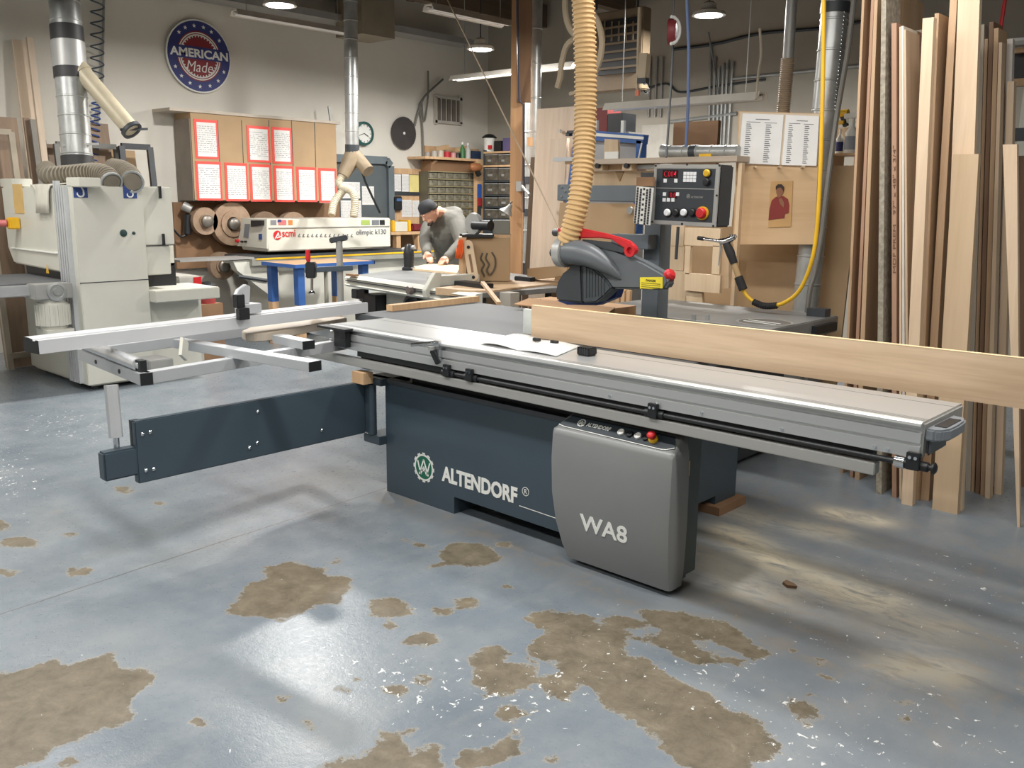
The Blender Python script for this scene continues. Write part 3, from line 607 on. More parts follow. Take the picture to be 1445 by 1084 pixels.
MB().lathe([(0.006, -0.06), (0.006, 0.0), (0.026, 0.004), (0.03, 0.02), (0.024, 0.035), (0.004, 0.037)], G(786, 357), (-1, 0, 0.02), 8, False).build('clamp_knob', m_black, grd)
# post and arm carrying the guard
gya = 4.3
a0, a1 = ay(790, 273, gya), ay(905, 273, gya)
MB().box((a0.x, gya, a0.z-0.045), (a1.x, gya+0.09, a0.z+0.047)).build('guard_arm', M('blue grey arm enamel', (104, 112, 118), 0.4, 0, 0.04), saw, 0.004)
l_, r_ = ay(786, 270, gya-0.03), ay(803, 270, gya-0.03)
ab = MB().box((l_.x, gya-0.03, l_.z-0.055), (r_.x, gya+0.11, l_.z+0.04)).build('arm_block', MATS['blue grey arm enamel'], saw, 0.004)
for px, py in ((793, 264), (793, 277), (798, 270)):
    p = ay(px, py, gya-0.03); MB().cyl(p, p+Vector((0, -0.008, 0)), 0.008, 8).build('bolt', m_chrome, ab)
MB().box((ay(897, 300, gya).x, gya+0.09, 0.62), (ay(921, 300, gya).x, gya+0.2, a0.z+0.047)).build('guard_post', MATS['blue grey arm enamel'], saw, 0.004)
p = ay(880, 338, gya); MB().box((p.x-0.09, gya, p.z-0.05), (p.x+0.17, gya+0.09, p.z+0.03)).build('post_brace', MATS['blue grey arm enamel'], saw, 0.003)
# hanging control pendant
yp = 4.22
TL, TR, BR, BL = ay(925, 232, yp), ay(1020, 232.5, yp), ay(1010.5, 321, yp), ay(919, 316, yp)
pm = frame(BL, BR-BL, TL-BL); pw, ph = (BR-BL).length, (TL-BL).length
def on(px, py):   # point on the pendant face -> face coordinates
    q = pm.inverted() @ ay(px, py, yp); return q.x, q.y
bx = MB(pm); bx.box((0, 0, -0.14), (pw, ph, -0.004)); pend = bx.build('control_pendant', m_dark, saw, 0.008)
bz = MB(pm)
for a, bq in (((0, 0), (pw, 0.022)), ((0, ph-0.022), (pw, ph)), ((0, 0.022), (0.018, ph-0.022)), ((pw-0.025, 0.022), (pw, ph-0.022))): bz.box((a[0], a[1], -0.005), (bq[0], bq[1], 0.003))
bz.build('pendant_bezel', m_steel, pend, 0.002)
MB(pm).box((0.018, 0.022, -0.006), (pw-0.025, ph-0.022, 0.0)).build('pendant_panel', M('pendant face', (54, 60, 66), 0.45, 0, 0.04), pend)
x, y = on(960, 266); MB(pm).box((0.02, y-0.002, 0), (pw-0.027, y+0.002, 0.001)).build('divider_line', m_steel, pend)
def btn(px, py, r, mat, nm='push_button', h=0.02, base=None):
    x, y = on(px, py); c = pm @ Vector((x, y, 0)); nn = pm.to_3x3() @ Vector((0, 0, 1))
    if base: MB().lathe([(r*1.25, 0), (r*1.25, h*0.35)], c, nn, 18).build('button_ring', base, pend)
    MB().lathe([(r, 0), (r, h*0.75), (r*0.8, h), (0.001, h*1.02)], c, nn, 18).build(nm, mat, pend)
m_whitebtn = M('white push button', (236, 238, 240), 0.4, 0, 0.02)
for px, mm in ((943, m_whitebtn), (954.5, m_black), (966, m_whitebtn), (978, m_black)): btn(px, 300, 0.019, mm, base=m_black)
btn(992, 301, 0.028, m_red, 'stop_button', 0.035, m_yel)
btn(998.5, 244.5, 0.019, m_yel, 'indicator_lamp', 0.018, m_black); btn(998.5, 257, 0.019, m_black, 'selector_knob', 0.025)
b = MB(pm)
x0, y0 = on(964, 257); x1, y1 = on(983.5, 242.5)
for i in range(4):
    for j in range(3): b.box((x0+(x1-x0)*(i+0.06)/4, y0+(y1-y0)*(j+0.06)/3, 0), (x0+(x1-x0)*(i+0.94)/4, y0+(y1-y0)*(j+0.94)/3, 0.004))
b.build('keypad', m_whitebtn, pend)
for px, py in ((939, 255), (954, 255), (938, 274), (956.5, 274), (937.5, 282), (943.5, 282), (950, 282)):
    x, y = on(px, py); s = 0.0095
    MB(pm).box((x-s, y-s, 0), (x+s, y+s, 0.004)).build('key', m_whitebtn, pend)
m_led = M('red led digits', (255, 40, 70), 0.4, emit=(255, 24, 60), es=0.9)
m_scr = M('display window', (40, 18, 24), 0.2)
for s, l_, r_, yb_, h_ in (('C004', 937.5, 954, 249, 0.027), ('0.0', 946, 953, 278, 0.022)):
    x, y = on(l_, yb_); x2, _ = on(r_, yb_)
    dsp = MB(pm).box((x-0.012, y-0.007, 0), (x2+0.012, y+h_+0.007, 0.0012)).build('display', m_scr, pend)
    text('digits', s, pm @ Matrix.Translation((x, y, 0.0018)), 0.03, m_led, dsp, fit=(x2-x, h_), shear=0.0, depth=0.0004, space=1.1, bold=-0.0012)
x, y = on(975, 279.5); x2, _ = on(992, 279.5)
text('lettering', 'ALTENDORF', pm @ Matrix.Translation((x, y, 0.0008)), 0.02, m_steel, pend, fit=(x2-x, 0.010), depth=0.0003)
x, y = on(971.5, 277); emblem(pm @ Vector((x, y, 0.0005)), pm.to_3x3() @ Vector((1, 0, 0)), pm.to_3x3() @ Vector((0, 1, 0)), 0.011, m_steel, m_panel, pend)
for px, py in ((926, 234), (970, 232), (1016, 233.5), (922, 273), (1012, 276), (921, 313), (963, 316), (1007, 319)):
    x, y = on(px, py); c = pm @ Vector((x, y, 0.003)); MB().cyl(c, c+pm.to_3x3() @ Vector((0, 0, 0.003)), 0.006, 8).build('screw', m_black, pend)
MB().box((ay(905, 300, gya).x, gya-0.02, TL.z-0.1), (BL.x+0.15, gya+0.1, TL.z-0.04)).build('pendant_bracket', m_dark, saw)
p = ay(838, 368, 4.1); MB().box((p.x-0.03, 3.92, p.z-0.04), (p.x+0.03, 4.32, p.z+0.03)).build('guard_mount', m_dark, saw)
# ------------------------------------------------------------------ left side: sander, ducts, wall things
def xb(mb, X, x0, y0, x1, y1, depth):
    """box whose front face lies in the plane x = X and fills the given outline, depth going back (-x)"""
    a, c = ax(x0, (y0+y1)/2, X), ax(x1, (y0+y1)/2, X); xm = (x0+x1)/2
    t, u = ax(xm, y0, X), ax(xm, y1, X)
    mb.box((X-depth, a.y, u.z), (X, c.y, t.z)); return mb
def yb(mb, Y, x0, y0, x1, y1, depth):
    a, c = ay(x0, (y0+y1)/2, Y), ay(x1, (y0+y1)/2, Y); xm = (x0+x1)/2
    t, u = ay(xm, y0, Y), ay(xm, y1, Y)
    mb.box((a.x, Y, u.z), (c.x, Y+depth, t.z)); return mb
XF = lambda o: frame(o, (0, 1, 0), (0, 0, 1))      # facing +x
YF = lambda o: frame(o, (1, 0, 0), (0, 0, 1))      # facing -y
# --- wide belt sander
sd = thing('wide_belt_sander', 'tall cream wide belt sander with blue hook signs at the left edge', 'sander', (-8.2, 3.6, 0))
MB().box((-8.78, 3.05, 0.05), (-7.72, 4.1, 0.78)).box((-8.75, 3.07, 0.03), (-7.55, 4.0, 0.06)).build('lower_body', m_cream, sd, 0.01)
for x, y in ((-8.65, 3.15), (-7.6, 3.12), (-7.6, 3.95), (-8.65, 3.95)): MB().cyl((x, y, 0.0), (x, y, 0.05), 0.03, 10).build('foot', m_dark, sd)
MB().prism([(-8.95, 3.0, 1.655), (-8.93, 3.0, 1.12), (-8.82, 3.0, 0.985), (-7.80, 3.0, 0.965), (-7.80, 3.0, 1.655)], (0, 1.0, 0)).build('upper_body', m_cream, sd, 0.012)
MB().box((-8.83, 2.985, 1.115), (-7.81, 3.0, 1.125)).build('hood_seam', m_white, sd)
MB().box((-8.7, 3.06, 0.78), (-7.8, 4.0, 1.0)).build('work_slot', m_black, sd)
MB().box((-7.78, 3.03, 0.05), (-7.5, 3.60, 1.665)).build('side_panel', m_cream, sd, 0.006)
b = MB()
for x in (-7.80, -7.755, -7.71, -7.665, -7.62): b.box((x, 3.0, 0.06), (x+0.028, 3.03, 1.70 if x < -7.75 else 1.66))
b.build('corner_profile', m_alu, sd)
MB().box((-7.503, 3.03, 0.89), (-7.498, 3.6, 0.897)).build('panel_seam', m_dark, sd)
MB().box((-7.86, 3.6, ax(205, 346.5, -7.53).z), (-7.53, 3.87, 1.665)).build('switch_cabinet', m_cream, sd, 0.006)
p = ax(205, 347, -7.53); MB().box((-7.531, 3.6, p.z-0.003), (-7.527, 3.87, p.z+0.003)).build('panel_seam', m_dark, sd)
xb(MB(), -7.5, 226, 263, 228, 280, 0.05).build('hinge', m_black, sd); xb(MB(), -7.5, 231, 330, 233, 346, 0.05).build('hinge', m_black, sd)
MB().box((-8.5, 3.6, 0.05), (-7.6, 4.1, 0.72)).build('rear_base', m_cream, sd, 0.006)
xb(MB(), -7.535, 201, 347, 241, 388, 0.3).build('lower_door', m_cream, sd, 0.006); MB().box((-7.95, 3.6, 0.70), (-7.40, 4.2, 0.80)).build('outfeed_table', m_cream, sd, 0.006)
for (px, py, r) in ((174, 329, 0.03), (188.5, 329, 0.014)):
    p = ax(px, py, -7.5); MB().lathe([(r, 0), (r, 0.006), (r*0.5, 0.009)], p, (1, 0, 0), 16).build('keyhole', M('dark green plastic', (40, 66, 64)), sd)
m_hook = M('blue sign', (52, 74, 134), 0.5)
for (x0, y0, x1, y1) in ((103.5, 260, 123.5, 279), (174, 262, 193, 280)):
    s = xb(MB(), -7.496, x0, y0, x1, y1, 0.003).build('hook_sign', m_hook, sd); p = ax((x0+x1)/2, (y0+y1)/2, -7.4955); p.x = -7.4955; k = 0.0022*(y1-y0)*2.0
    arc = [p+Vector((0.001, 0.30*k*math.cos(a)-0.02*k, -0.25*k+0.28*k*math.sin(a))) for a in np.linspace(2.7, 6.0+0.6, 14)]
    pts = [p+Vector((0.001, 0.12*k, 0.75*k)), p+Vector((0.001, 0.10*k, 0.35*k)), p+Vector((0.001, 0.26*k, 0.05*k))]+arc[::-1]
    MB().tube(pts, [0.07*k]*2+[0.085*k]*10+[0.07*k]*3+[0.04*k]*2, 6).build('hook_symbol', m_white, s)
yb(MB(), 2.995, 19, 260, 32, 301, 0.006).build('yellowed_label', M('yellowed label', (206, 172, 108), 0.6), sd)
p = ay(25, 315, 2.99); MB().box((p.x-0.05, 2.91, p.z-0.05), (p.x+0.05, 2.995, p.z+0.05)).build('switch_box', m_yel, sd, 0.01)
MB().cyl((p.x-0.02, 2.91, p.z), (p.x-0.06, 2.80, p.z), 0.03, 14).build('stop_button', M('faded red plastic', (198, 110, 110)), sd)
p = ay(66, 379, 2.98); MB().prism([(p.x-0.03, 2.985, p.z-0.04), (p.x+0.03, 2.985, p.z-0.04), (p.x, 2.985, p.z+0.035)], (0, -0.003, 0)).build('warning_triangle', m_yel, sd)
MB().box((-8.72, 1.7, 0.80), (-7.66, 2.98, 0.885)).build('infeed_table', M('infeed table grey', (170, 172, 172), 0.45, 0.2), sd, 0.006)
MB().box((-8.70, 2.45, 0.886), (-7.72, 3.3, 0.896)).build('conveyor_belt', M('conveyor belt', (96, 98, 100), 0.7), sd)
MB().box((-8.72, 1.7, 0.887), (-7.66, 2.44, 0.9)).build('table_plate', m_cream, sd)
MB().box((-7.80, 2.70, 0.775), (-7.55, 2.99, 0.895)).build('gearbox', m_steel, sd, 0.006)
p = Vector((-7.55, 2.86, 0.835)); MB().lathe([(0.075, 0), (0.075, 0.014), (0.055, 0.018), (0.05, 0.012), (0.03, 0.012), (0.03, 0.022), (0.004, 0.022)], p, (1, 0, 0), 24).build('gearbox_flange', m_galv, sd)
mt = MB().lathe([(0.1, 0.775), (0.1, 0.75), (0.115, 0.735), (0.118, 0.56), (0.1, 0.55), (0.1, 0.53)], (-7.66, 2.86, 0), (0, 0, 1), 20).build('motor', m_cream, sd)
b = MB()
for k in range(22):
    a = 2*PI*k/22; d = Vector((math.cos(a), math.sin(a), 0)); c = Vector((-7.66, 2.86, 0.56)); b.bar(c+d*0.12, c+d*0.12+Vector((0, 0, 0.165)), 0.006, 0.022, d)
b.build('motor_fins', m_cream, mt)
MB().box((-7.76, 2.76, 0.48), (-7.54, 2.97, 0.53)).build('motor_foot', m_cream, sd)
for (x0, x1) in ((3, 22), (97, 117)): 
    a = ay(x0, 240, 3.06); c = ay(x1, 256, 3.06); MB().box((a.x, 3.03, 1.65), (c.x, 3.2, 1.725)).build('roof_block', m_cream, sd, 0.006)
# flexible hoses lying on the sander
m_flexg = M('dusty grey flexible hose', (128, 120, 106), 0.75, 0, 0.12)
def P9(px, py, d): return ad(px, py, d)
hose = thing('flexible_hose', 'ribbed grey hose lying across the sander roof, left of two, open end downward', 'hose', (-8.2, 3.3, 1.66), 'flexible hoses on the sander')
path = bez([P9(66, 240, 8.75), P9(72, 248, 8.6), P9(100, 247, 8.5), P9(132, 244, 8.4), P9(150, 248, 8.3), P9(158, 258, 8.2)], 8)
corrugated(MB(), path, 0.075, 26, 0.12).build('hose_body', m_flexg, hose)
d = (path[-1]-path[-3]).normalized(); b = MB(); b.lathe([(0.083, -0.03), (0.086, 0.0), (0.075, 0.0), (0.07, -0.03)], path[-1], d, 20).build('hose_clamp', m_galv, hose)
hose2 = thing('flexible_hose', 'ribbed grey hose lying on the sander roof with its open end facing out', 'hose', (-7.9, 3.7, 1.66), 'flexible hoses on the sander')
path = bez([P9(160, 238, 8.75), P9(172, 241, 8.6), P9(182, 247, 8.45), P9(187, 257, 8.25)], 8)
corrugated(MB(), path, 0.08, 14, 0.12).build('hose_body', m_flexg, hose2)
d = (path[-1]-path[-4]).normalized(); MB().lathe([(0.09, -0.03), (0.092, 0.0), (0.078, 0.0), (0.074, -0.02), (0.002, -0.02)], path[-1], Vector((0.75, -0.4, -0.2)), 20).build('hose_clamp', m_galv, hose2)
# cloth on the sander
q = lambda px, py: ay(px, py, 2.985)
b = MB(); n_ = 8; rows = []
for j, (yl, dy) in enumerate(((236, 0.35), (246, 0.12), (257, 0.0), (270, -0.012), (285, -0.016), (301, -0.018))):
    row = []
    for i in range(n_+1):
        x = 43+(70-43)*i/n_ if j < 3 else 52+(70-52)*i/n_+ (j-3)*0.3
        pp = q(x, yl); row.append(b.v((pp.x, 2.985+dy-0.006*math.sin(i*2.2+j), (pp.z if j > 2 else (1.70 if j == 0 else 1.685 if j == 1 else 1.668))+(0.03*math.sin(i*1.1) if j == 0 else 0))))
    rows.append(row)
for A_, B_ in zip(rows, rows[1:]):
    for i in range(n_): b.f([A_[i], A_[i+1], B_[i+1], B_[i]], True)
ob = b.build('cloth', M('dusty beige cloth', (206, 202, 190), 0.9, 0, 0.06)); sm = ob.modifiers.new('solid', 'SOLIDIFY'); sm.thickness = 0.012
tag(ob, 'dusty beige cloth hanging over the front edge of the cream sander', 'cloth')
# --- duct from the sander to the ceiling
def duct(mb, a, b_, r, pitch, n=20):
    """spiral sheet metal pipe from a to b_ with raised seams every pitch"""
    a, b_ = Vector(a), Vector(b_); L = (b_-a).length; d = (b_-a)/L; k = int(L/pitch); pts = []; rs = []
    for i in range(k+1):
        s = min(L, i*pitch)
        for e, dr in ((0, 0), (0.004, 0.005), (0.012, 0.005), (0.016, 0)):
            if s+e < L: pts.append(a+d*(s+e)); rs.append(r+dr)
    pts.append(b_); rs.append(r); return mb.tube(pts, rs, n)
dt = thing('dust_duct', 'wide galvanised duct with a branch pipe rising from the cream sander', 'duct', tuple(ad(112, 245, 9.0)))
lo, hi = ad(111, 245, 9.0), ad(88, -30, 9.35); hi_ = lo+(hi-lo)*((ZC-lo.z)/(hi.z-lo.z))
duct(MB(), lo, hi_, 0.125, 0.16).build('duct_pipe', m_galv, dt)
def at_(t): return lo.lerp(hi, t)
m_tape = M('black duct tape', (48, 48, 48), 0.55)
for t0, t1 in ((0.02, 0.09), (0.49, 0.545), (0.68, 0.76)): MB().cyl(at_(t0), at_(t1), 0.134, 20).build('tape_band', m_tape, dt)
s0 = ad(99, 82, 9.2); s1 = ad(186, 184, 8.75)
MB().cyl(at_(0.545), at_(0.68), 0.137, 20).build('branch_fitting', m_steel, dt)
bp = MB().cyl(s0, s0.lerp(s1, 0.22), 0.082, 18).cyl(s0.lerp(s1, 0.2), s1, 0.074, 18).build('branch_pipe', M('dusty beige pipe', (186, 176, 152), 0.5, 0.2), dt)
d = (s1-s0).normalized(); MB().lathe([(0.076, -0.03), (0.09, -0.02), (0.09, 0.01), (0.066, 0.01), (0.06, -0.01), (0.002, -0.01)], s1, d, 20).build('blast_gate', m_dark, bp)
MB().bar(s1+Vector((0, -0.1, 0.0)), s1+Vector((0, 0.14, 0.02)), 0.02, 0.02).build('gate_slide', m_dark, bp)
MB().bar(ad(88, 205, 8.95), ad(140, 203, 8.95), 0.02, 0.02).build('duct_strap', m_steel, dt)
# coiled air line and conduit on the wall
pts = []
for k in range(181):
    t = k/180; py = -10+t*130; a = t*2*PI*8; c = ax(136, py, -9.9); pts.append(c+Vector((0.05*math.cos(a)+0.02, 0.065*math.sin(a), 0)))
tag(MB().tube(pts, 0.008, 6).build('coiled_air_line', M('blue grey air line', (74, 86, 100))), 'coiled blue grey air line hanging on the white wall behind the dust duct', 'air line')
tag(MB().tube([ax(147, -20, -9.96), ax(144, 125, -9.96), ax(129, 240, -9.93)], 0.014, 8).build('conduit', m_steel), 'thin grey conduit running down the white wall behind the coiled air line', 'conduit')
pts = []
for k in range(121):
    t = k/120; py = 140+t*95; a = t*2*PI*11; c = ax(136-4*t, py, -9.85); pts.append(c+Vector((0.04*math.cos(a), 0.045*math.sin(a), 0)))
tag(MB().tube(pts, 0.008, 6).build('coiled_air_line', M('bright blue air line', (54, 84, 150))), 'bright blue coiled air line hanging beside the dust duct above the sander', 'air line')
# --- boards leaning on the left wall
m_brown = W('brown panel', (120, 94, 70), (150, 122, 96), 'Z', 6); m_lightb = W('light maple board', (206, 180, 150), (226, 204, 178), 'Z', 7); m_greyb = W('grey weathered board', (110, 104, 96), (140, 134, 124), 'Z', 8)
def leanx(name, X, x0, y0, x1, mat, label, cat='board', th=0.03, lean=0.25, group='boards leaning on the left wall'):
    a, c = ax(x0, y0, X), ax(x1, y0, X); zt = a.z
    o = MB().prism([(X+lean, a.y, 0.0), (X+lean, c.y, 0.0), (X, c.y, zt), (X, a.y, zt)], (-th, 0, 0)).build(name, mat)
    return tag(o, label, cat, group)
leanx('board', -9.9, 17, 55, 37, m_lightb, 'tall pale maple board leaning on the white wall behind the sander')
leanx('board', -9.75, 38, 52, 47, m_lightb, 'narrow pale board standing tallest beside the wide maple board', th=0.04)
leanx('board', -9.55, 33, 166, 41, m_brown, 'short thin brown board standing in front of the tall maple board')
leanx('board', -9.5, 42.5, 168, 50, m_greyb, 'short greyish board standing in front of the narrow pale board')
leanx('board', -9.8, 53, 197, 65, m_greyb, 'grey board with a notched top left of the dust duct')
leanx('board', -9.85, 65, 203, 83, m_brown, 'brown board standing just left of the wide dust duct')
leanx('board', -9.85, 122, 173, 152, m_brown, 'wide dark brown board standing just right of the dust duct')
leanx('board', -9.9, 153, 207, 166, m_mdf, 'tan board standing behind the grey frame right of the dust duct')
leanx('board', -9.9, 172, 212, 190, m_mdf, 'tan panel seen through the dark metal frame')
leanx('framed_board', -9.3, -40, 162, 23, m_brown, 'large brown framed board leaning at the far left edge', 'board', 0.04)
def frame_x(X, x0, y0, x1, mat, label, w=0.06, lean=0.2):
    a, c = ax(x0, y0, X), ax(x1, y0, X); zt = a.z; b = MB()
    L = [Vector((X+lean, a.y, 0)), Vector((X, a.y, zt))]; R = [Vector((X+lean, c.y, 0)), Vector((X, c.y, zt))]
    b.bar(L[0], L[1], w, 0.04, (1, 0, 0)); b.bar(R[0], R[1], w, 0.04, (1, 0, 0)); b.bar(L[1], R[1], 0.04, w); b.bar(L[0].lerp(L[1], 0.06), R[0].lerp(R[1], 0.06), 0.04, w)
    return tag(b.build('metal_frame', mat), label, 'frame', 'metal frames on the left wall')
frame_x(-9.6, 171, 206, 211, m_dark, 'dark open metal frame leaning on the wall right of the dust duct')
frame_x(-9.7, 79, 203, 163, M('grey steel frame', (112, 112, 108), 0.5, 0.3), 'wide grey metal frame leaning behind the dust duct', 0.05)
frame_x(-9.15, -30, 184, 15, M('tan steel frame', (150, 140, 124)), 'small tan metal frame standing in front of the brown framed board', 0.05)
c = az(28, 487, 0.08); tag(MB().lathe([(0.1, -0.03), (0.1, 0.03), (0.04, 0.035), (0.04, -0.035)], (c.x-0.3, c.y, 0.1), (0.3, -1, 0), 18).build('caster_wheel', m_rubber), 'dark caster wheel under the brown framed board left of the sander', 'wheel')
# --- round sign on the wall
sc_ = ax(280, 80, -9.97); R_ = 0.395
sg = thing('wall_sign', 'round navy and maroon patriotic sign with gear teeth, high on the white wall', 'sign', tuple(sc_))
mx = XF(sc_); m_mar = M('maroon print', (132, 40, 50), 0.5, 0, 0.04); m_navyd = M('navy print dark', (48, 56, 116), 0.5, 0, 0.04)
flat(MB(mx), circ(R_, 48), 0.0, 0.02).build('backing', m_white, sg)
flat(MB(mx), circ(R_*0.965, 48), 0.018, 0.004).build('border', m_navyd, sg)
flat(MB(mx), circ(R_*0.69, 48), 0.02, 0.004).build('centre', m_mar, sg)
b = MB(mx); ring2(b, R_*0.625, R_*0.655, 0.022, 0.004, 48)
for k in range(36):
    a = 2*PI*k/36; da = 0.05; flat(b, [(R_*rr*math.cos(a+s), R_*rr*math.sin(a+s)) for rr, s in ((0.58, -da*0.8), (0.52, -da*0.5), (0.52, da*0.5), (0.58, da*0.8))], 0.022, 0.004)
ring2(b, R_*0.56, R_*0.6, 0.022, 0.004, 48); b.build('gear_ring', m_white, sg)
flat(MB(mx), [(-R_*0.94, -0.035), (R_*0.94, -0.035), (R_*0.94, 0.1), (-R_*0.94, 0.1)], 0.024, 0.004).build('banner', m_navyd, sg)
text('lettering', 'AMERICAN', mx @ Matrix.Translation((-R_*0.9, -0.018, 0.029)), 0.1, m_white, sg, bold=0.003, fit=(R_*1.8, 0.095))
text('lettering', 'Made', mx @ Matrix.Translation((-R_*0.42, -0.17, 0.026)), 0.1, m_white, sg, bold=-0.0005, shear=0.25, fit=(R_*0.82, 0.115))
def star(r, cx, cy): return [(cx+(r if k % 2 == 0 else r*0.42)*math.cos(PI/2+k*PI/5), cy+(r if k % 2 == 0 else r*0.42)*math.sin(PI/2+k*PI/5)) for k in range(10)]
for deg in (60, 78, 98, 118, 135, 205, 225, 246, 268, 290, 312, 335, 38):
    a = deg*PI/180; flat(MB(mx), star(0.024, R_*0.83*math.cos(a), R_*0.83*math.sin(a)), 0.022, 0.003).build('star', m_white, sg)
# --- wall cabinet with papers
XC = -9.62
cb = thing('wall_cabinet', 'long tan wall cabinet covered in red edged paper sleeves', 'cabinet', (-9.8, 6.3, 1.5))
xb(MB(), XC, 272, 166, 475, 283, 0.36).build('body', m_mdf, cb)
xb(MB(), XC+0.02, 240, 161.5, 480, 165.5, 0.40).build('top_board', M('pale grey top board', (190, 180, 166), 0.6), cb); MB().box((-9.97, ax(272, 225, XC).y-0.012, ax(272, 283, XC).z), (XC-0.01, ax(272, 225, XC).y-0.001, ax(272, 167, XC).z)).build('side_panel', M('grey side laminate', (132, 122, 112), 0.6), cb)
for px in (309.5, 343, 381, 413, 445): xb(MB(), XC+0.002, px, 170, px+0.9, 282, 0.004).build('door_gap', m_dark, cb)
m_redp = M('red vinyl border', (238, 84, 74), 0.45, 0, 0.04)
def papermat(name, rows=16.0, cols=2.0, ink=(96, 96, 104)):
    m, nt, bs = newmat(name); tc = nd(nt, 'ShaderNodeTexCoord'); mp = nd(nt, 'ShaderNodeMapping'); nt.links.new(tc.outputs['Generated'], mp.inputs[0])
    s = nd(nt, 'ShaderNodeSeparateXYZ'); nt.links.new(mp.outputs[0], s.inputs[0])
    row = mth(nt, 'FRACT', mth(nt, 'MULTIPLY', s.outputs[2], rows)); line = mth(nt, 'LESS_THAN', row, 0.34)
    h = nd(nt, 'ShaderNodeTexNoise'); h.inputs['Scale'].default_value = 1.0; h.inputs['Detail'].default_value = 2
    cb_ = nd(nt, 'ShaderNodeCombineXYZ'); oi = nd(nt, 'ShaderNodeObjectInfo')
    nt.links.new(mth(nt, 'MULTIPLY', mth(nt, 'ADD', s.outputs[1], s.outputs[0]), 7.0*cols), cb_.inputs[0]); nt.links.new(mth(nt, 'FLOOR', mth(nt, 'MULTIPLY', s.outputs[2], rows)), cb_.inputs[1]); nt.links.new(mth(nt, 'MULTIPLY', oi.outputs['Random'], 50.0), cb_.inputs[2])
    nt.links.new(cb_.outputs[0], h.inputs['Vector'])
    wd_ = mth(nt, 'GREATER_THAN', h.outputs[0], 0.47)
    inb = mth(nt, 'LESS_THAN', mth(nt, 'ABSOLUTE', mth(nt, 'SUBTRACT', s.outputs[2], 0.5)), 0.42)
    f = mth(nt, 'MULTIPLY', mth(nt, 'MULTIPLY', line, wd_), mth(nt, 'MULTIPLY', inb, 0.62))
    nt.links.new(mixc(nt, f, rgb(226, 226, 224), rgb(*ink)), bs.inputs['Base Color']); bs.inputs['Roughness'].default_value = 0.75; return m
m_doc = papermat('printed form')
slv = [((275,169),(308,224),'top row, leftmost, corner torn'),((349,178),(381,229),'top row, second from the left'),((384,180),(412,231),'top row, rightmost, crumpled'),
       ((277,228),(313,283),'bottom row, leftmost'),((318,230),(350,284),'bottom row, second from the left'),((353,232),(383,284.5),'bottom row, third from the left'),((387,234),(415,285),'bottom row, fourth from the left'),((419,236),(447,285),'bottom row, fifth from the left'),((450,237.5),(475,286),'bottom row, rightmost')]
for (p0, p1, lab_) in slv:
    c = ax((p0[0]+p1[0])/2, (p0[1]+p1[1])/2, XC+0.004)
    t = thing('paper_sleeve', 'red bordered paper sleeve on the tan wall cabinet, '+lab_, 'paper', tuple(c), 'red bordered sleeves on the wall cabinet')
    xb(MB(), XC+0.006, p0[0], p0[1], p1[0], p1[1], 0.004).build('sleeve_border', m_redp, t)
    xb(MB(), XC+0.009, p0[0]+3.4, p0[1]+4, p1[0]-2.6, p1[1]-3, 0.003).build('printed_sheet', m_doc, t)
a = ax(355, 170, -9.85); tag(MB().box((a.x-0.1, a.y-0.06, ax(357,168.5,-9.7).z), (a.x+0.05, a.y+0.12, ax(357,163,-9.7).z)).box((a.x-0.1, a.y+0.13, ax(357,168.5,-9.7).z), (a.x+0.05, a.y+0.3, ax(357,165.5,-9.7).z)).build('carton', m_white), 'small white carton lying on top of the long wall cabinet', 'box')
a = ax(468, 179, -9.72); tt = thing('bar_clamp', 'small grey clamp standing upright on the right end of the wall cabinet', 'clamp', tuple(a))
MB().bar(a, ax(464, 150, -9.72), 0.02, 0.03).build('bar', m_steel, tt); MB().bar(a+Vector((0, -0.15, 0.01)), a+Vector((0, 0.06, 0.01)), 0.04, 0.03).build('jaw', m_steel, tt)
# --- edge tape rolls on a brown backboard
bd = tag(xb(MB(), -9.9, 247, 286, 480, 374, 0.04).build('backboard', m_board), 'brown backboard below the wall cabinet, carrying rolls of edging tape', 'board')
def roll(px, py, r, X, label, r2=0.5, th=0.05):
    c = ax(px, py, X); t = thing('tape_roll', label, 'tape roll', tuple(c), 'edge tape rolls on the backboard')
    MB().lathe([(r, -th), (r, th), (r*r2, th), (r*r2, th+0.02), (r*r2*0.55, th+0.02), (r*r2*0.55, -th)], c, (1, 0, 0), 32).build('rolled_tape', W('rolled veneer tape', (150, 116, 86), (182, 150, 120), 'X', 12), t)
    MB().lathe([(0.07, th), (0.07, th+0.06), (0.045, th+0.08), (0.01, th+0.08)], c, (1, 0, 0), 16).build('hub', M('worn steel hub', (130, 124, 116), 0.4, 0.5), t)
roll(287, 312, 0.155, -9.75, 'smaller brown roll of edging tape, leftmost on the brown backboard')
roll(325, 316, 0.25, -9.75, 'largest brown roll of edging tape, beside the left end of the edge bander', 0.6)
roll(312, 375, 0.16, -9.72, 'brown tape roll hanging lowest, under the infeed arm of the edge bander', 0.55, 0.04)
roll(372, 322, 0.2, -9.78, 'dark brown tape roll half hidden behind the top of the edge bander', 0.6)
roll(412, 322, 0.2, -9.78, 'pale tape roll half hidden behind the middle of the edge bander', 0.6)
t = thing('hot_air_gun', 'black and grey hand tool hanging at the left end of the brown backboard', 'tool', tuple(ax(264, 315, -9.8)))
MB().cyl(ax(265, 303, -9.8), ax(264, 330, -9.8), 0.045, 12).build('tool_handle', m_black, t); MB().cyl(ax(258, 290, -9.8), ax(270, 296, -9.75), 0.05, 12).build('tool_body', m_steel, t)
MB().tube(bez([ax(264, 330, -9.8), ax(255, 334, -9.8), ax(243, 322, -9.8)], 6), 0.012, 6).build('cable', m_black, t)
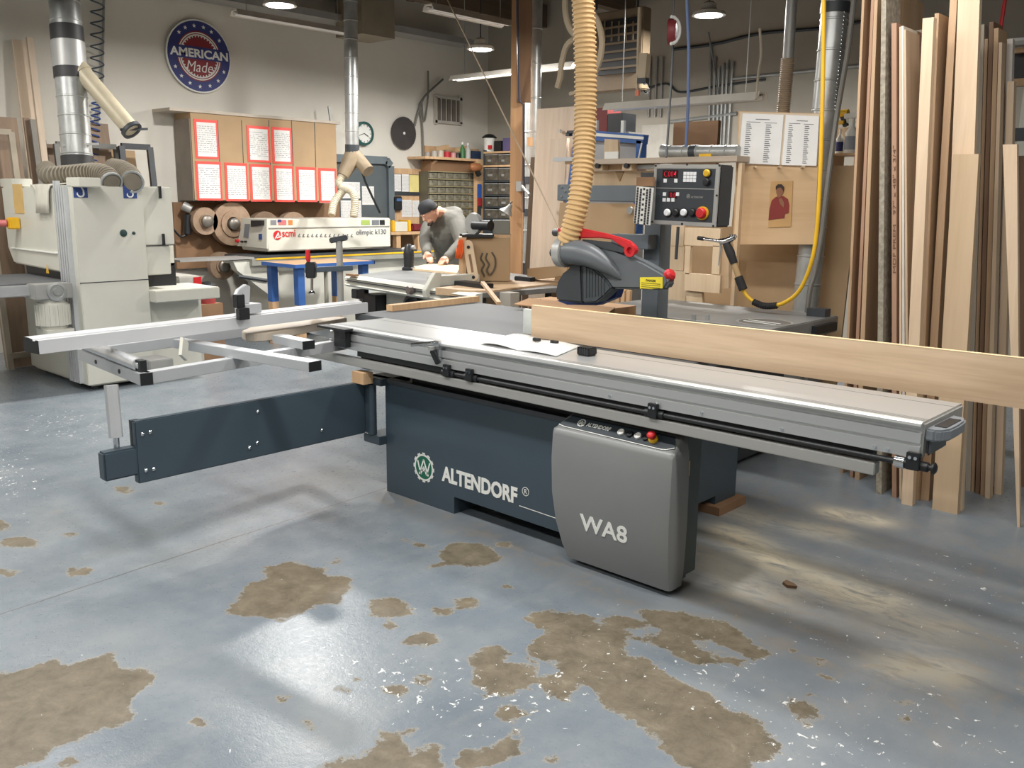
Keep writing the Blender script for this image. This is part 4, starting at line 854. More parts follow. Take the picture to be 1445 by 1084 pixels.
# --- edge bander
eb = thing('edge_bander', 'long cream edge bander with red and grey lettering standing along the white wall', 'edge bander', (-9.3, 6.8, 0))
XE = -9.0
xb(MB(), XE, 377, 308.5, 551.5, 352, 0.55).build('hood', m_cream, eb, 0.012)
xb(MB(), XE+0.01, 379, 320, 550, 321, 0.012).build('hood_seam', m_steel, eb)
yE = ax(377, 330, XE).y
EY = lambda px, py: ay(px, py, yE-0.02)
MB().prism([EY(343, 309), EY(376.5, 309), EY(376.5, 351), EY(334, 347)], (0, 0.02, 0)).build('control_head', m_cream, eb)
MB().prism([EY(346, 316), EY(353, 316), EY(351, 336), EY(344, 335)], (0, -0.006, 0)).build('head_display', m_ink, eb)
MB().prism([EY(357, 311), EY(373, 311), EY(373, 318), EY(357, 320)], (0, -0.03, 0)).build('head_handle', m_black, eb)
MB().prism([EY(366, 330), EY(370, 330), EY(370, 338), EY(366, 338)], (0, -0.01, 0)).build('head_switch', m_hook, eb)
p = EY(337, 340); MB().cyl(p, p+Vector((0, -0.04, 0)), 0.018, 12).build('stop_button', m_red, eb)
for px in (343, 348): p = EY(px, 341); MB().cyl(p, p+Vector((0, -0.03, 0)), 0.012, 10).build('push_button', m_black, eb)
e0, e1 = ax(350, 357, XE), ax(576, 356, XE)
MB().box((XE-0.5, e0.y, e0.z-0.10), (XE+0.06, e1.y+0.1, e0.z-0.035)).build('pressure_beam', m_dark, eb)
MB().box((XE-0.45, e0.y-0.05, e0.z-0.13), (XE+0.16, e1.y+0.3, e0.z-0.06)).build('feed_bed', M('grey feed bed', (150, 150, 142), 0.5, 0.2), eb)
MB().box((XE+0.161, e0.y, e0.z-0.072), (XE+0.165, e1.y+0.3, e0.z-0.052)).build('measuring_tape', m_yel, eb)
for y0_, y1_ in ((e0.y+0.28, e0.y+0.95), (e0.y+1.0, e1.y+0.25)): MB().box((XE-0.5, y0_, 0.03), (XE+0.08, y1_, e0.z-0.13)).build('base_panel', m_cream, eb, 0.006)
a = ax(252, 357, XE+0.1); MB().box((XE-0.25, a.y, e0.z-0.06), (XE+0.12, e0.y, e0.z-0.04)).build('infeed_arm', m_steel, eb)
MB().prism([(XE, e0.y-0.25, e0.z-0.07), (XE, e0.y+0.32, e0.z-0.07), (XE, e0.y+0.32, e0.z-0.5), (XE, e0.y+0.22, e0.z-0.5), (XE, e0.y-0.2, e0.z-0.18)], (0.1, 0, 0)).build('infeed_bracket', m_cream, eb)
p = ax(377, 396, XE+0.1); MB().tube([ax(336, 390, XE+0.1), p], 0.02, 8).build('bracket_strut', m_dark, eb)
m_gtext = M('grey lettering', (104, 108, 112), 0.5)
def xtext(s, px0, px1, pyb, h, X, mat, parent, **kw):
    a, c = ax(px0, pyb, X), ax(px1, pyb, X); return text('lettering', s, XF(a), 0.1, mat, parent, fit=(c.y-a.y, h), depth=0.002, **kw)
xtext('scmi', 398.5, 417, 334.5, 0.08, XE+0.004, m_red, eb, bold=0.001)
xtext('olimpic k130', 503, 545, 333.5, 0.08, XE+0.004, m_gtext, eb)
c = ax(391.5, 332, XE+0.004); b = MB(XF(c)); flat(b, [(0.052*math.cos(a)*1.0, 0.052*math.sin(a)) for a in np.linspace(0.5, 5.6, 24)], 0, 0.003); lg = b.build('emblem', m_red, eb)
b = MB(XF(c)); b.bar((-0.03, -0.035, 0.004), (0.012, 0.03, 0.004), 0.012, 0.002).bar((0.012, 0.03, 0.004), (0.02, -0.03, 0.004), 0.01, 0.002).bar((-0.01, -0.03, 0.004), (0.05, -0.012, 0.004), 0.009, 0.002).build('emblem_lines', m_white, lg)
b = MB()
for k in range(13):
    px = 421+k*6.2; a = ax(px, 334, XE+0.003); b.bar(a+Vector((0, 0.02, 0.03)), a, 0.012, 0.003, (1, 0, 0)); b.bar(a, a+Vector((0, 0.03, 0)), 0.003, 0.006)
b.build('chevron_row', m_gtext, eb)
for (x0, x1, mm) in ((382, 390, m_ink), (393, 404, M('flag decal red', (190, 110, 110))), (407, 413, M('orange decal', (196, 120, 60))), (510, 522, M('green decal', (150, 170, 90))), (525, 535, m_gtext), (536, 543, m_black)):
    d_ = xb(MB(), XE+0.004, x0, 310.5, x1, 317.5, 0.003).build('decal', mm, eb)
xb(MB(), XE+0.005, 392, 310, 397, 313.5, 0.003).build('decal', m_navy, eb)
# hoses feeding the bander
dt2 = thing('dust_duct', 'slim galvanised duct dropping from the ceiling to a Y fitting above the edge bander', 'duct', tuple(ad(497, 255, 10.9)))
lo, hi = ad(497, 212, 10.9), ad(494, -40, 11.2); hi = lo+(hi-lo)*((ZC-lo.z)/(hi.z-lo.z))
duct(MB(), lo, hi, 0.076, 0.2, 16).build('duct_pipe', m_galv, dt2)
m_yfit = M('dusty tan fitting', (150, 134, 110), 0.6, 0.1, 0.15)
MB().cyl(ad(497, 204, 10.9), ad(497, 216, 10.9), 0.082, 16).build('rubber_sleeve', m_dark, dt2)
MB().tube([ad(498, 213, 10.9), ad(496, 225, 10.9), ad(484, 248, 10.85)], [0.08, 0.1, 0.07], 14).tube([ad(498, 216, 10.9), ad(508, 228, 10.9), ad(520, 242, 10.8)], [0.08, 0.08, 0.075], 14).build('y_fitting', m_yfit, dt2)
corrugated(MB(), bez([ad(484, 247, 10.85), ad(478, 258, 10.8), ad(484, 268, 10.7), ad(472, 285, 10.6), ad(468, 304, 10.5)], 6), 0.042, 26).build('hose', M('beige flexible hose', (196, 188, 166), 0.6), dt2)
corrugated(MB(), bez([ad(482, 265, 10.7), ad(496, 270, 10.6), ad(501, 285, 10.55), ad(499, 306, 10.5)], 6), 0.042, 22).build('hose', MATS['beige flexible hose'], dt2)
MB().tube(bez([ad(510, 240, 10.8), ad(518, 262, 10.9), ad(536, 300, 11.2)], 6), 0.014, 6).build('cable', m_black, dt2)
# plenum box at the ceiling
q0, q1 = ax(511, 47, -9.2), ax(557, 47, -9.2)
tag(MB().box((-9.72, q0.y, q0.z), (-9.2, q1.y, ZC)).build('duct_box', M('galvanised box', (150, 140, 122), 0.5, 0.3)), 'brownish sheet metal duct box under the ceiling behind the slim duct', 'duct box')
# --- grey cabinet with rounded top, notices
gc = thing('notice_screen', 'dark grey round cornered steel screen with papers behind the slim duct', 'screen', tuple(ax(512, 300, -9.93)))
a, c = ax(474, 300, -9.93), ax(550, 300, -9.93); zt = ax(512, 225, -9.93).z
pts = [(a.y, 1.2), (c.y, 1.2), (c.y, zt-0.08), (c.y-0.02, zt-0.02), (c.y-0.08, zt), (a.y, zt)]
MB().prism([(-9.97, y, z) for y, z in pts], (0.04, 0, 0)).build('panel_sheet', M('grey panel paint', (84, 92, 96), 0.5, 0, 0.05), gc)
b = MB()
for p, q in (((c.y, 1.2), (c.y, zt-0.07)), ((c.y, zt-0.07), (c.y-0.07, zt)), ((c.y-0.07, zt), (a.y, zt))): b.bar((-9.93, p[0], p[1]), (-9.93, q[0], q[1]), 0.1, 0.1, (1, 0, 0))
b.build('panel_rim', M('grey rim paint', (104, 114, 120), 0.45), gc)
m_doc2 = papermat('printed notice', 20, 3)
def sheet(X, x0, y0, x1, y1, label, group, mat=None, nm='notice', cat='paper'):
    return tag(xb(MB(), X, x0, y0, x1, y1, 0.003).build(nm, mat or m_doc2), label, cat, group)
g_ = 'papers on the grey screen'
sheet(-9.9265, 483, 257, 508, 280, 'white notice on the dark grey screen, behind the twin hoses, upper left', g_)
sheet(-9.9265, 511, 263, 528, 289, 'white notice on the dark grey screen, at the right under its rounded corner', g_)
sheet(-9.9265, 481, 283, 510, 309, 'white notice on the dark grey screen, lowest, behind the right hand hose', g_)
# --- pin board
pb = thing('pin_board', 'timber pin board with papers on the white wall between grey screen and drawers', 'board', tuple(ax(575, 300, -9.95)))
xb(MB(), -9.94, 549, 238, 601, 330, 0.04).build('board', m_pine, pb)
xb(MB(), -9.93, 551, 246, 598, 276, 0.02).build('dark_frame', m_dark, pb)
g_ = 'papers on the pin board'
sheet(-9.9265, 552, 246, 566, 270, 'white sheet pinned at the left of the dark pin board frame', g_); sheet(-9.9265, 567, 246, 577, 270.5, 'white sheet pinned in the middle of the dark pin board frame', g_)
sheet(-9.9265, 577.5, 247, 591, 271, 'yellow sheet pinned at the right of the dark pin board frame', g_, M('yellow paper', (226, 212, 140), 0.8))
sheet(-9.9365, 567, 282, 581, 306, 'white clipboard sheet, left of two above the bowed worker', g_); sheet(-9.9365, 582, 283, 598, 306, 'white clipboard sheet, right of two behind the black cap', g_)
ph_ = thing('wall_phone', 'black wall telephone hanging on the timber pin board', 'telephone', tuple(ax(561, 287, -9.92)))
xb(MB(), -9.88, 555, 277, 568, 297, 0.05).build('housing', m_black, ph_, 0.01); xb(MB(), -9.875, 560, 280, 567, 284, 0.01).build('display', M('blue display', (70, 110, 160)), ph_)
# --- clock, saw blade, vent
c = ax(513.5, 188.5, -9.95); ck = thing('wall_clock', 'round green rimmed wall clock half hidden behind the slim duct', 'clock', tuple(c))
MB().lathe([(0.155, -0.04), (0.155, 0.02), (0.125, 0.03), (0.125, 0.0)], c, (1, 0, 0), 32).build('rim', M('teal clock rim', (38, 88, 84)), ck)
MB().lathe([(0.126, -0.02), (0.126, 0.005)], c, (1, 0, 0), 32).build('dial', m_white, ck)
b = MB(XF(c+Vector((0.008, 0, 0))));
for k in range(12): a = k*PI/6; b.bar((0.1*math.cos(a), 0.1*math.sin(a), 0), (0.118*math.cos(a), 0.118*math.sin(a), 0), 0.008, 0.002)
b.build('hour_marks', m_black, ck); MB(XF(c+Vector((0.01, 0, 0)))).bar((0, 0, 0), (0.07, -0.035, 0), 0.01, 0.002).bar((0, 0, 0), (-0.085, -0.03, 0), 0.007, 0.002).build('hands', m_black, ck)
c = ax(570, 188, -9.96); n_t = 48; r = 0.225; pts = []
for k in range(n_t): 
    a = 2*PI*k/n_t; pts += [(r*math.cos(a), r*math.sin(a)), (r*0.95*math.cos(a+0.05), r*0.95*math.sin(a+0.05))]
bl = thing('saw_blade', 'large dark circular saw blade hung on the white wall', 'saw blade', tuple(c))
flat(MB(XF(c)), pts, 0, 0.006).build('blade', M('dark blade steel', (82, 78, 78), 0.5, 0.4), bl); MB(XF(c)).cyl((0, 0, 0.006), (0, 0, 0.009), 0.02, 14).build('arbor_hole', m_white, bl)
vt = thing('wall_vent', 'rectangular louvred air vent high on the white wall near the corner', 'vent', tuple(ax(633, 156, -9.96)))
m_ventf = M('off white vent frame', (190, 186, 176), 0.5)
for q in ((614.5, 136.5, 652.5, 140), (614.5, 171, 652.5, 175), (614.5, 136.5, 617.5, 175), (649.5, 136.5, 652.5, 175)): xb(MB(), -9.95, *q, 0.04).build('vent_frame', m_ventf, vt)
xb(MB(), -9.985, 616, 138, 651, 173, 0.01).build('vent_back', m_dark, vt)
for k in range(1, 5): xb(MB(), -9.96, 616+k*7-0.5, 139, 616+k*7+0.7, 172, 0.02).build('vent_bar', m_ventf, vt)
for k in range(5):
    xb(MB(), -9.965, 617.5+k*7, 140, 622.5+k*7, 172, 0.008).build('vent_louver', M('grey louver', (120, 112, 104), 0.6), vt)
# cables on the wall
tag(MB().tube(bez([ax(625, 112, -9.95), ax(602, 133, -9.95), ax(596, 142, -9.95), ax(590, 158, -9.95), ax(585, 178, -9.96)], 8), 0.016, 8).tube(bez([ax(596, 142, -9.95), ax(592, 150, -9.95), ax(596, 180, -9.95), ax(598, 240, -9.95), ax(600, 262, -9.95)], 8), 0.014, 8).tube(bez([ax(604, 100, -9.96), ax(604, 135, -9.95), ax(600, 168, -9.95), ax(597, 166, -9.95), ax(595, 140, -9.94)], 8), 0.012, 8).build('wall_cable', M('grey cable', (120, 118, 112))), 'grey cable looped on the white wall between the saw blade and the vent', 'cable')
tag(xb(MB(), -9.9, 600, 262, 606, 272, 0.06).build('switch_box', m_white), 'small white and blue switch box at the lower end of the wall cable', 'switch')
# --- small parts corner
shf = thing('wall_shelf', 'timber wall shelf carrying cans and spray bottles near the corner', 'shelf', tuple(ax(640, 225, -9.8)))
xb(MB(), -9.62, 600, 222.5, 681, 226, 0.36).build('shelf_board', m_pine, shf); xb(MB(), -9.96, 600, 208, 676, 222, 0.03).build('back_rail', m_pine, shf)
MB().prism([(-9.97, ax(605, 226, -9.8).y, ax(605, 227, -9.8).z), (-9.65, ax(605, 226, -9.8).y, ax(605, 227, -9.8).z), (-9.97, ax(605, 226, -9.8).y, ax(605, 250, -9.8).z)], (0, 0.03, 0)).build('bracket', m_pine, shf)
m_can = {}
def shelf_item(px, w, top, mat, label, kind='can', X=-9.72, base=222.4):
    a, c = ax(px-w/2, base, X), ax(px+w/2, base, X); h = ax(px, top, X).z-a.z; r = (c.y-a.y)/2; o = Vector((X-r, (a.y+c.y)/2, ax(640, 222.4, -9.62).z))
    if kind == 'box': ob = MB().box((o.x-r, o.y-r, o.z), (o.x+r, o.y+r, o.z+h)).build('storage_box', mat, None, 0.005); return tag(ob, label, 'box', 'things on the can shelf')
    t = thing('bottle' if kind == 'bottle' else 'can', label, kind, tuple(o), 'things on the can shelf')
    if kind == 'can':
        MB().lathe([(r, 0), (r, h*0.94), (r*0.92, h)], o, n=14).build('can_body', mat, t); MB().lathe([(r*0.95, h), (r*0.95, h*1.03)], o, n=14).build('lid', m_steel, t)
    else:
        MB().lathe([(r, 0), (r, h*0.6), (r*0.4, h*0.76), (r*0.35, h*0.84)], o, n=14).build('bottle_body', mat, t); MB().lathe([(r*0.5, h*0.84), (r*0.5, h), (r*0.2, h*1.02)], o, n=10).build('cap', m_white, t)
shelf_item(606, 6, 216, M('grey plastic can', (150, 146, 140)), 'grey can at the left end of the timber wall shelf')
shelf_item(616, 7, 214, M('clear tub', (176, 170, 160)), 'pale tub second from the left on the timber wall shelf')
shelf_item(625, 7, 213, M('beige tub', (196, 186, 168)), 'beige tub left of the red can on the wall shelf')
shelf_item(634.5, 8, 214, M('red can print', (190, 46, 56)), 'bright red can on the timber wall shelf')
shelf_item(642.5, 6, 215, M('pink can print', (206, 150, 146)), 'pinkish can just right of the bright red can')
shelf_item(649, 6.5, 215, m_black, 'black can left of the green spray bottle')
shelf_item(655, 5, 199, M('green bottle', (70, 128, 76)), 'tall green bottle on the timber wall shelf', 'bottle')
shelf_item(663, 5.5, 200, M('pale bottle', (196, 196, 192)), 'tall pale bottle at the right of the green bottle', 'bottle')
shelf_item(673, 12, 211, M('dark blue box', (44, 58, 84)), 'dark blue box at the right end of the timber wall shelf', 'box')
for i, (px, lab_) in enumerate(((620, 'left'), (646, 'right'))):
    a = ax(px, 213, -9.85); tt = tag(MB().bar((-9.8, a.y-0.12, ax(640, 212, -9.8).z), (-9.8, a.y+0.12, ax(640, 208, -9.8).z), 0.05, 0.06).build('wood_block', m_pine), 'wooden offcut lying behind the cans, '+lab_+' of two on the wall shelf', 'offcut', 'offcuts on the can shelf')
dc = thing('drawer_cabinet', 'wide wall of small clear drawers behind the worker', 'cabinet', tuple(ax(640, 330, -9.8)))
m_drw = M('smoky clear drawer', (128, 124, 108), 0.35, 0, 0.25, 9); m_drs = M('grey drawer frame', (92, 88, 76), 0.5)
a, c = ax(606, 290, -9.72), ax(672, 290, -9.72); z0, z1 = 0.75, ax(640, 243, -9.72).z
MB().box((-9.97, a.y, z0), (-9.74, c.y, z1)).build('case', m_drs, dc)
nr, ncol = 12, 6; dw, dh = (c.y-a.y)/ncol, (z1-z0)/nr; proto = None
for i in range(ncol):
    for j in range(nr):
        y, z = a.y+i*dw, z0+j*dh
        if proto is None:
            proto = MB().box((-9.745, y+0.01, z+0.012), (-9.72, y+dw-0.01, z+dh-0.02)).box((-9.725, y+dw*0.35, z+dh-0.045), (-9.71, y+dw*0.65, z+dh-0.025)).build('drawer', m_drw, dc); py0, pz0 = y, z
        else:
            o = proto.copy(); COL.objects.link(o); o.parent = dc; o.location = (0, y-py0, z-pz0)
b = MB()
for j in range(nr+1): b.box((-9.74, a.y, z0+j*dh-0.008), (-9.705, c.y, z0+j*dh+0.006))
b.build('drawer_rails', M('brassy drawer rails', (178, 166, 132), 0.4, 0.3), dc)
xb(MB(), -9.72, 608, 228, 672, 243, 0.2).build('open_bay', m_board, dc)
tag(xb(MB(), -9.6, 673.5, 226, 683, 470, 0.08).build('timber_upright', m_pine), 'timber upright between the small drawers and the bin rack', 'post')
t = thing('hand_saw', 'blue and red handled saw hanging on the timber upright', 'hand saw', tuple(ax(677, 285, -9.55)))
xb(MB(), -9.56, 675, 260, 680, 280, 0.03).build('blue_handle', M('blue handle', (52, 88, 160)), t, 0.006); xb(MB(), -9.555, 675, 279, 681, 291, 0.03).build('red_handle', M('dull red handle', (150, 50, 52)), t, 0.006); xb(MB(), -9.565, 674, 291, 679, 318, 0.01).build('saw_plate', m_dark, t)
t = thing('cordless_drill', 'orange and black tool hanging at the top of the timber upright', 'tool', tuple(ax(672, 240, -9.5)))
MB().lathe([(0.03, -0.1), (0.06, -0.06), (0.06, 0.06), (0.03, 0.1)], ax(671, 236, -9.5), (0.2, 1, 0), 12).build('tool_body', M('orange brown plastic', (150, 96, 58)), t); MB().bar(ax(672, 238, -9.5), ax(676, 248, -9.5), 0.05, 0.06).build('tool_handle', m_black, t)
# bin rack on the back wall side of the corner
rk = thing('bin_rack', 'dark shelving rack of clear bins between upright and timber post', 'rack', tuple(ay(702, 330, 9.9)))
RY = 9.7
rows_ = (213.5, 233, 254.5, 274.5, 291, 308)
for py in rows_: yb(MB(), RY-0.03, 682, py, 723, py+2.6, 0.5).build('shelf', m_pine if py in (233, 213.5) else m_dark, rk)
for px in (682, 722): yb(MB(), RY-0.02, px, 212, px+1.5, 345, 0.45).build('upright', m_dark, rk)
m_bin = M('clear plastic bin', (98, 92, 82), 0.3, 0, 0.35, 14); k = 0
names = ('second', 'third', 'fourth', 'fifth', 'lowest')
for r_i, (ya, yz) in enumerate(zip(rows_, rows_[1:])):
    for c_i, (x0, x1) in enumerate(((684, 702), (703.5, 721))):
        lab_ = 'clear storage bin on the dark rack, %s shelf, %s of the pair' % (names[r_i], ('left', 'right')[c_i])
        t = thing('storage_bin', lab_, 'bin', tuple(ay((x0+x1)/2, yz, RY)), 'clear bins on the dark rack')
        yb(MB(), RY, x0, ya+5, x1, yz-0.3, 0.35).build('bin_body', m_bin, t); yb(MB(), RY-0.012, x0, ya+4, x1, ya+5.6, 0.02).build('bin_lip', m_galv, t)
        yb(MB(), RY-0.006, x0+4, (ya+yz)/2+2, x0+4+5*random.random()+3, (ya+yz)/2+5, 0.01).build('bin_contents', m_steel, t)
o = ay(690.5, 212.5, RY+0.1); t = thing('bucket', 'white bucket with a dark lid on top of the bin rack', 'bucket', tuple(o)); r = 0.085
o.z = ay(700, 213, RY).z
MB().lathe([(r*0.9, 0), (r, 0.17), (r*1.05, 0.175), (r*1.05, 0.19)], o).build('bucket_body', m_white, t); MB().lathe([(r*1.25, 0.19), (r*1.3, 0.2), (r*0.7, 0.24), (0.004, 0.25)], o).build('lid', m_black, t)
yb(MB(), RY+0.005, 688.5, 205, 693, 210, 0.02).build('label', m_red, t)
def ontop(x0, x1, y0, mat, label):
    a, c = ay(x0, 213, RY+0.05), ay(x1, 213, RY+0.05); return tag(MB().box((a.x, RY+0.05, o.z), (c.x, RY+0.3, ay(x0, y0, RY+0.05).z)).build('storage_box', mat), label, 'box', 'boxes on the bin rack')
ontop(697, 707, 199, m_black, 'black box right of the white bucket on the bin rack'); ontop(709.5, 720, 195, M('red blue box', (96, 88, 128)), 'red and blue box at the right end of the bin rack top')
# bench with tools behind the worker
bn = thing('work_bench', 'timber bench along the wall between edge bander and worker', 'bench', tuple(ax(580, 400, -9.5)))
xb(MB(), -9.5, 552, 327, 604, 331, 0.45).build('bench_top', m_pine, bn); xb(MB(), -9.52, 560, 331, 566, 420, 0.08).build('leg', m_pine, bn); xb(MB(), -9.52, 590, 331, 600, 420, 0.08).build('leg', m_pine, bn)
xb(MB(), -9.85, 552, 331, 604, 380, 0.03).build('back_panel', m_board, bn)
ztop = ax(585, 327, -9.5).z
def xitem(x0, x1, y0, X, mat, nm, label, cat, bev=0.01):
    a, c = ax(x0, 325, X), ax(x1, 325, X); return tag(MB().box((X-0.2, a.y, ztop), (X, c.y, ax((x0+x1)/2, y0, X).z)).build(nm, mat, None, bev), label, cat)
t = thing('planer', 'yellow and black tool box on the timber bench left of the worker', 'tool', tuple(ax(568, 322, -9.55)))
a, c = ax(556, 325, -9.55), ax(580, 325, -9.55); zt = ax(568, 313, -9.55).z
MB().box((-9.75, a.y, ztop), (-9.55, c.y, zt)).build('body', m_cream, t, 0.01); MB().box((-9.76, a.y-0.04, ztop), (-9.54, a.y+0.02, zt+0.02)).build('side', m_yel, t, 0.01); MB().box((-9.76, c.y-0.06, ztop), (-9.54, c.y, zt+0.02)).build('side', m_yel, t, 0.01)
xitem(583, 597, 316, -9.55, M('dark red enamel', (112, 36, 44)), 'vise', 'dark red metal vise on the timber bench just left of the worker', 'vise', 0.02)
# ------------------------------------------------------------------ things on and around the panel saw
def ball(mb, c, r, n=14, m=10, mx=None):
    """ellipsoid: radii r, optional orientation matrix mx"""
    r = (r, r, r) if isinstance(r, (int, float)) else r; mx = mx or Matrix(); rings = []
    for i in range(1, m):
        a = -PI/2+PI*i/m; rings.append([mb.v(Vector(c)+mx @ Vector((r[0]*math.cos(a)*math.cos(2*PI*k/n), r[1]*math.cos(a)*math.sin(2*PI*k/n), r[2]*math.sin(a)))) for k in range(n)])
    s, e = mb.v(Vector(c)+mx @ Vector((0, 0, -r[2]))), mb.v(Vector(c)+mx @ Vector((0, 0, r[2])))
    for A_, B_ in zip(rings, rings[1:]):
        for k in range(n): mb.f([A_[k], A_[(k+1) % n], B_[(k+1) % n], B_[k]], True)
    for k in range(n): mb.f([rings[0][(k+1) % n], rings[0][k], s], True); mb.f([rings[-1][k], rings[-1][(k+1) % n], e], True)
    return mb
# long oak board standing on edge on the iron table
p0, p1 = ay(750, 431, 3.45), ay(1445, 505, 3.45)
pl = MB().prism([(p0.x, 3.45, 0.907), (-0.25, 3.45, 0.907), (-0.25, 3.45, 1.085), (p0.x, 3.45, 1.07)], (0, 0.022, 0)).build('oak_board', m_oak)
tag(pl, 'long oak board standing on edge along the saw table, running out of the right side', 'board')
MB().prism([(p0.x, 3.449, 1.070), (-0.25, 3.449, 1.085), (-0.25, 3.449, 1.0865), (p0.x, 3.449, 1.0715)], (0, 0.024, 0)).build('sawn_edge', M('pale sawn edge', (236, 208, 164), 0.6), pl)
# open booklet
bk = thing('booklet', 'open white booklet lying on the sliding table', 'papers', (-2.86, 3.22, 0.908))
c0, c1, c2, c3 = az(677, 485, 0.91), az(724, 472, 0.91), az(818, 489, 0.91), az(785, 503, 0.91); mid0, mid1 = c0.lerp(c3, 0.50), c1.lerp(c2, 0.48)
def page(a, b_, c, d, nm, curl):
    mb = MB(); R = []
    for i in range(9):
        t = i/8; p, q = a.lerp(b_, t), d.lerp(c, t); z = 0.9085+0.012*math.sin(t*PI*0.9)*curl+0.002
        R.append([mb.v((p.x, p.y, z)), mb.v((q.x, q.y, z))])
    for A_, B_ in zip(R, R[1:]): mb.f([A_[0], B_[0], B_[1], A_[1]], True)
    o = mb.build(nm, papermat('printed booklet page', 26, 2, (170, 172, 178)) if 'printed booklet page' not in bpy.data.materials else bpy.data.materials['printed booklet page'], bk); s = o.modifiers.new('solid', 'SOLIDIFY'); s.thickness = 0.003; return o
page(mid0, c0, c1, mid1, 'page', 1.0); page(mid0, c3, c2, mid1, 'page', 0.6)
for px, py in ((757, 480), (782, 483.5)):
    p = az(px, py, 0.92); MB().box((p.x-0.02, p.y-0.006, 0.916), (p.x+0.02, p.y+0.01, 0.93)).build('binder_clip', m_black, bk)
p = az(828, 501, 0.908); t = thing('ribbed_block', 'small black ribbed block standing on the sliding table right of the booklet', 'block', (p.x, p.y, 0.908))
MB().box((p.x-0.038, p.y-0.03, 0.908), (p.x+0.038, p.y+0.03, 0.945)).build('block_body', m_rubber, t, 0.006)
for k in range(5): MB().box((p.x-0.03+k*0.013, p.y-0.032, 0.912), (p.x-0.024+k*0.013, p.y+0.032, 0.946)).build('rib', m_black, t)
# worn tapered plate on the cross-cut frame
w0, w1 = az(347, 470, 0.87), az(478, 446, 0.87); d = (w1-w0).normalized(); s = Vector((d.y, -d.x, 0)); L = (w1-w0).length
if s.x < 0: s = -s
pts = [w0+d*L*t+s*o for t, o in ((0.0, 0.0), (0.02, 0.05), (0.08, 0.085), (0.14, 0.09), (0.98, 0.075), (1.0, 0.0), (0.9, -0.09), (0.5, -0.16), (0.25, -0.15), (0.08, -0.09))]
tag(MB().prism([(p.x, p.y, 0.822) for p in pts], (0, 0, 0.045)).build('tapered_plate', M('worn beige laminate', (188, 176, 160), 0.55, 0, 0.12, 5), None, 0.004), 'worn beige tapered plate with rounded end lying across the aluminium frame', 'plate')
# block of wood at the cabinet corner
p = ax(519, 526, -3.87); tag(MB().box((-3.90, 2.97, 0.613), (-3.80, 3.035, 0.675)).build('wood_block', m_pine), 'small orange wood block on the outrigger arm by the cabinet corner', 'offcut')
p = az(1010, 712, 0.0); tag(MB().box((-2.50, 4.02, 0.0), (-2.22, 4.30, 0.044)).build('wood_block', m_board), 'flat wood shim under the rear right foot of the panel saw', 'offcut')
# strip of pine on the left edge of the iron table
a, c = az(528, 438, 0.93), az(606, 427, 0.93); tag(MB().bar((-4.37, 3.63, 0.924), (-4.39, 4.42, 0.924), 0.055, 0.038).build('pine_strip', m_pine), 'pale pine strip lying on the left edge of the dark iron table', 'strip')
# hold-down clamp on its post
base = az(481, 432, 0.907); base = Vector((base.x, base.y, 0.907))
hc = thing('hold_down_clamp', 'steel post clamp with red handle standing on the left end of the sliding table', 'clamp', tuple(base))
tp = Vector((base.x, base.y, ad(480, 340, base.length*0+math.hypot(base.x, base.y)).z))
MB().cyl(base, tp, 0.021, 16).build('post', m_steel, hc)
MB().bar(tp+Vector((-0.04, -0.045, 0)), tp+Vector((0.035, 0.04, 0.022)), 0.045, 0.035).build('post_cap', m_dark, hc, 0.006)
dd = math.hypot(base.x, base.y)
A_, B_ = ad(440, 381, dd-0.05), ad(497, 378, dd+0.02)
MB().bar(A_, B_, 0.035, 0.032).build('clamp_arm', M('blue grey bar', (92, 104, 114), 0.4, 0.4), hc, 0.003)
K = ad(439, 381, dd-0.06); MB().bar(K+Vector((0, 0, -0.05)), K+Vector((0, 0, 0.05)), 0.07, 0.06, (0.7, 0.7, 0)).build('clamp_body', m_black, hc, 0.006)
MB().tube([K+Vector((-0.01, -0.01, 0.05)), K+Vector((-0.012, -0.012, 0.07)), K+Vector((-0.012, -0.012, 0.125))], [0.01, 0.016, 0.014], 10).build('clamp_handle', m_red, hc)
q = ad(440, 393, dd-0.06); q2 = ad(440, 413, dd-0.06); MB().cyl(q, q2, 0.010, 10).lathe([(0.01, 0.012), (0.026, 0.0), (0.026, -0.008)], q2, (0, 0, 1), 14).build('clamp_spindle', m_chrome, hc)
# ------------------------------------------------------------------ blue edged table
z_ = 0.9; c0, c1, c2 = az(379.5, 368, z_), az(417, 374, z_), az(525, 368, z_)
bt = thing('assembly_table', 'small plywood table with blue edges in front of the edge bander', 'table', ((c0.x+c2.x)/2, (c0.y+c2.y)/2, 0))
x1 = c1.x; y1 = c1.y; y2 = c2.y; x0 = x1-0.62
MB().box((x0, y1, z_-0.03), (x1, y2, z_)).build('table_top', M('worn plywood top', (176, 140, 106), 0.6, 0, 0.1), bt)
m_blue = M('blue paint', (56, 98, 164), 0.5, 0, 0.08)
b = MB(); b.box((x0-0.005, y1-0.012, z_-0.035), (x1+0.012, y1, z_+0.002)).box((x1, y1, z_-0.035), (x1+0.012, y2+0.012, z_+0.002)).box((x0-0.005, y2, z_-0.035), (x1+0.012, y2+0.012, z_+0.002)); b.build('blue_edging', m_blue, bt)
for x, y in ((x1-0.06, y1+0.08), (x1-0.06, y2-0.1), (x0+0.06, y1+0.08), (x0+0.06, y2-0.1)):
    lg = MB().box((x-0.04, y-0.04, 0), (x+0.04, y+0.04, 0.48)).build('leg', m_pine, bt); MB().box((x-0.041, y-0.041, 0.47), (x+0.041, y+0.041, z_-0.03)).build('leg_top', m_blue, lg)
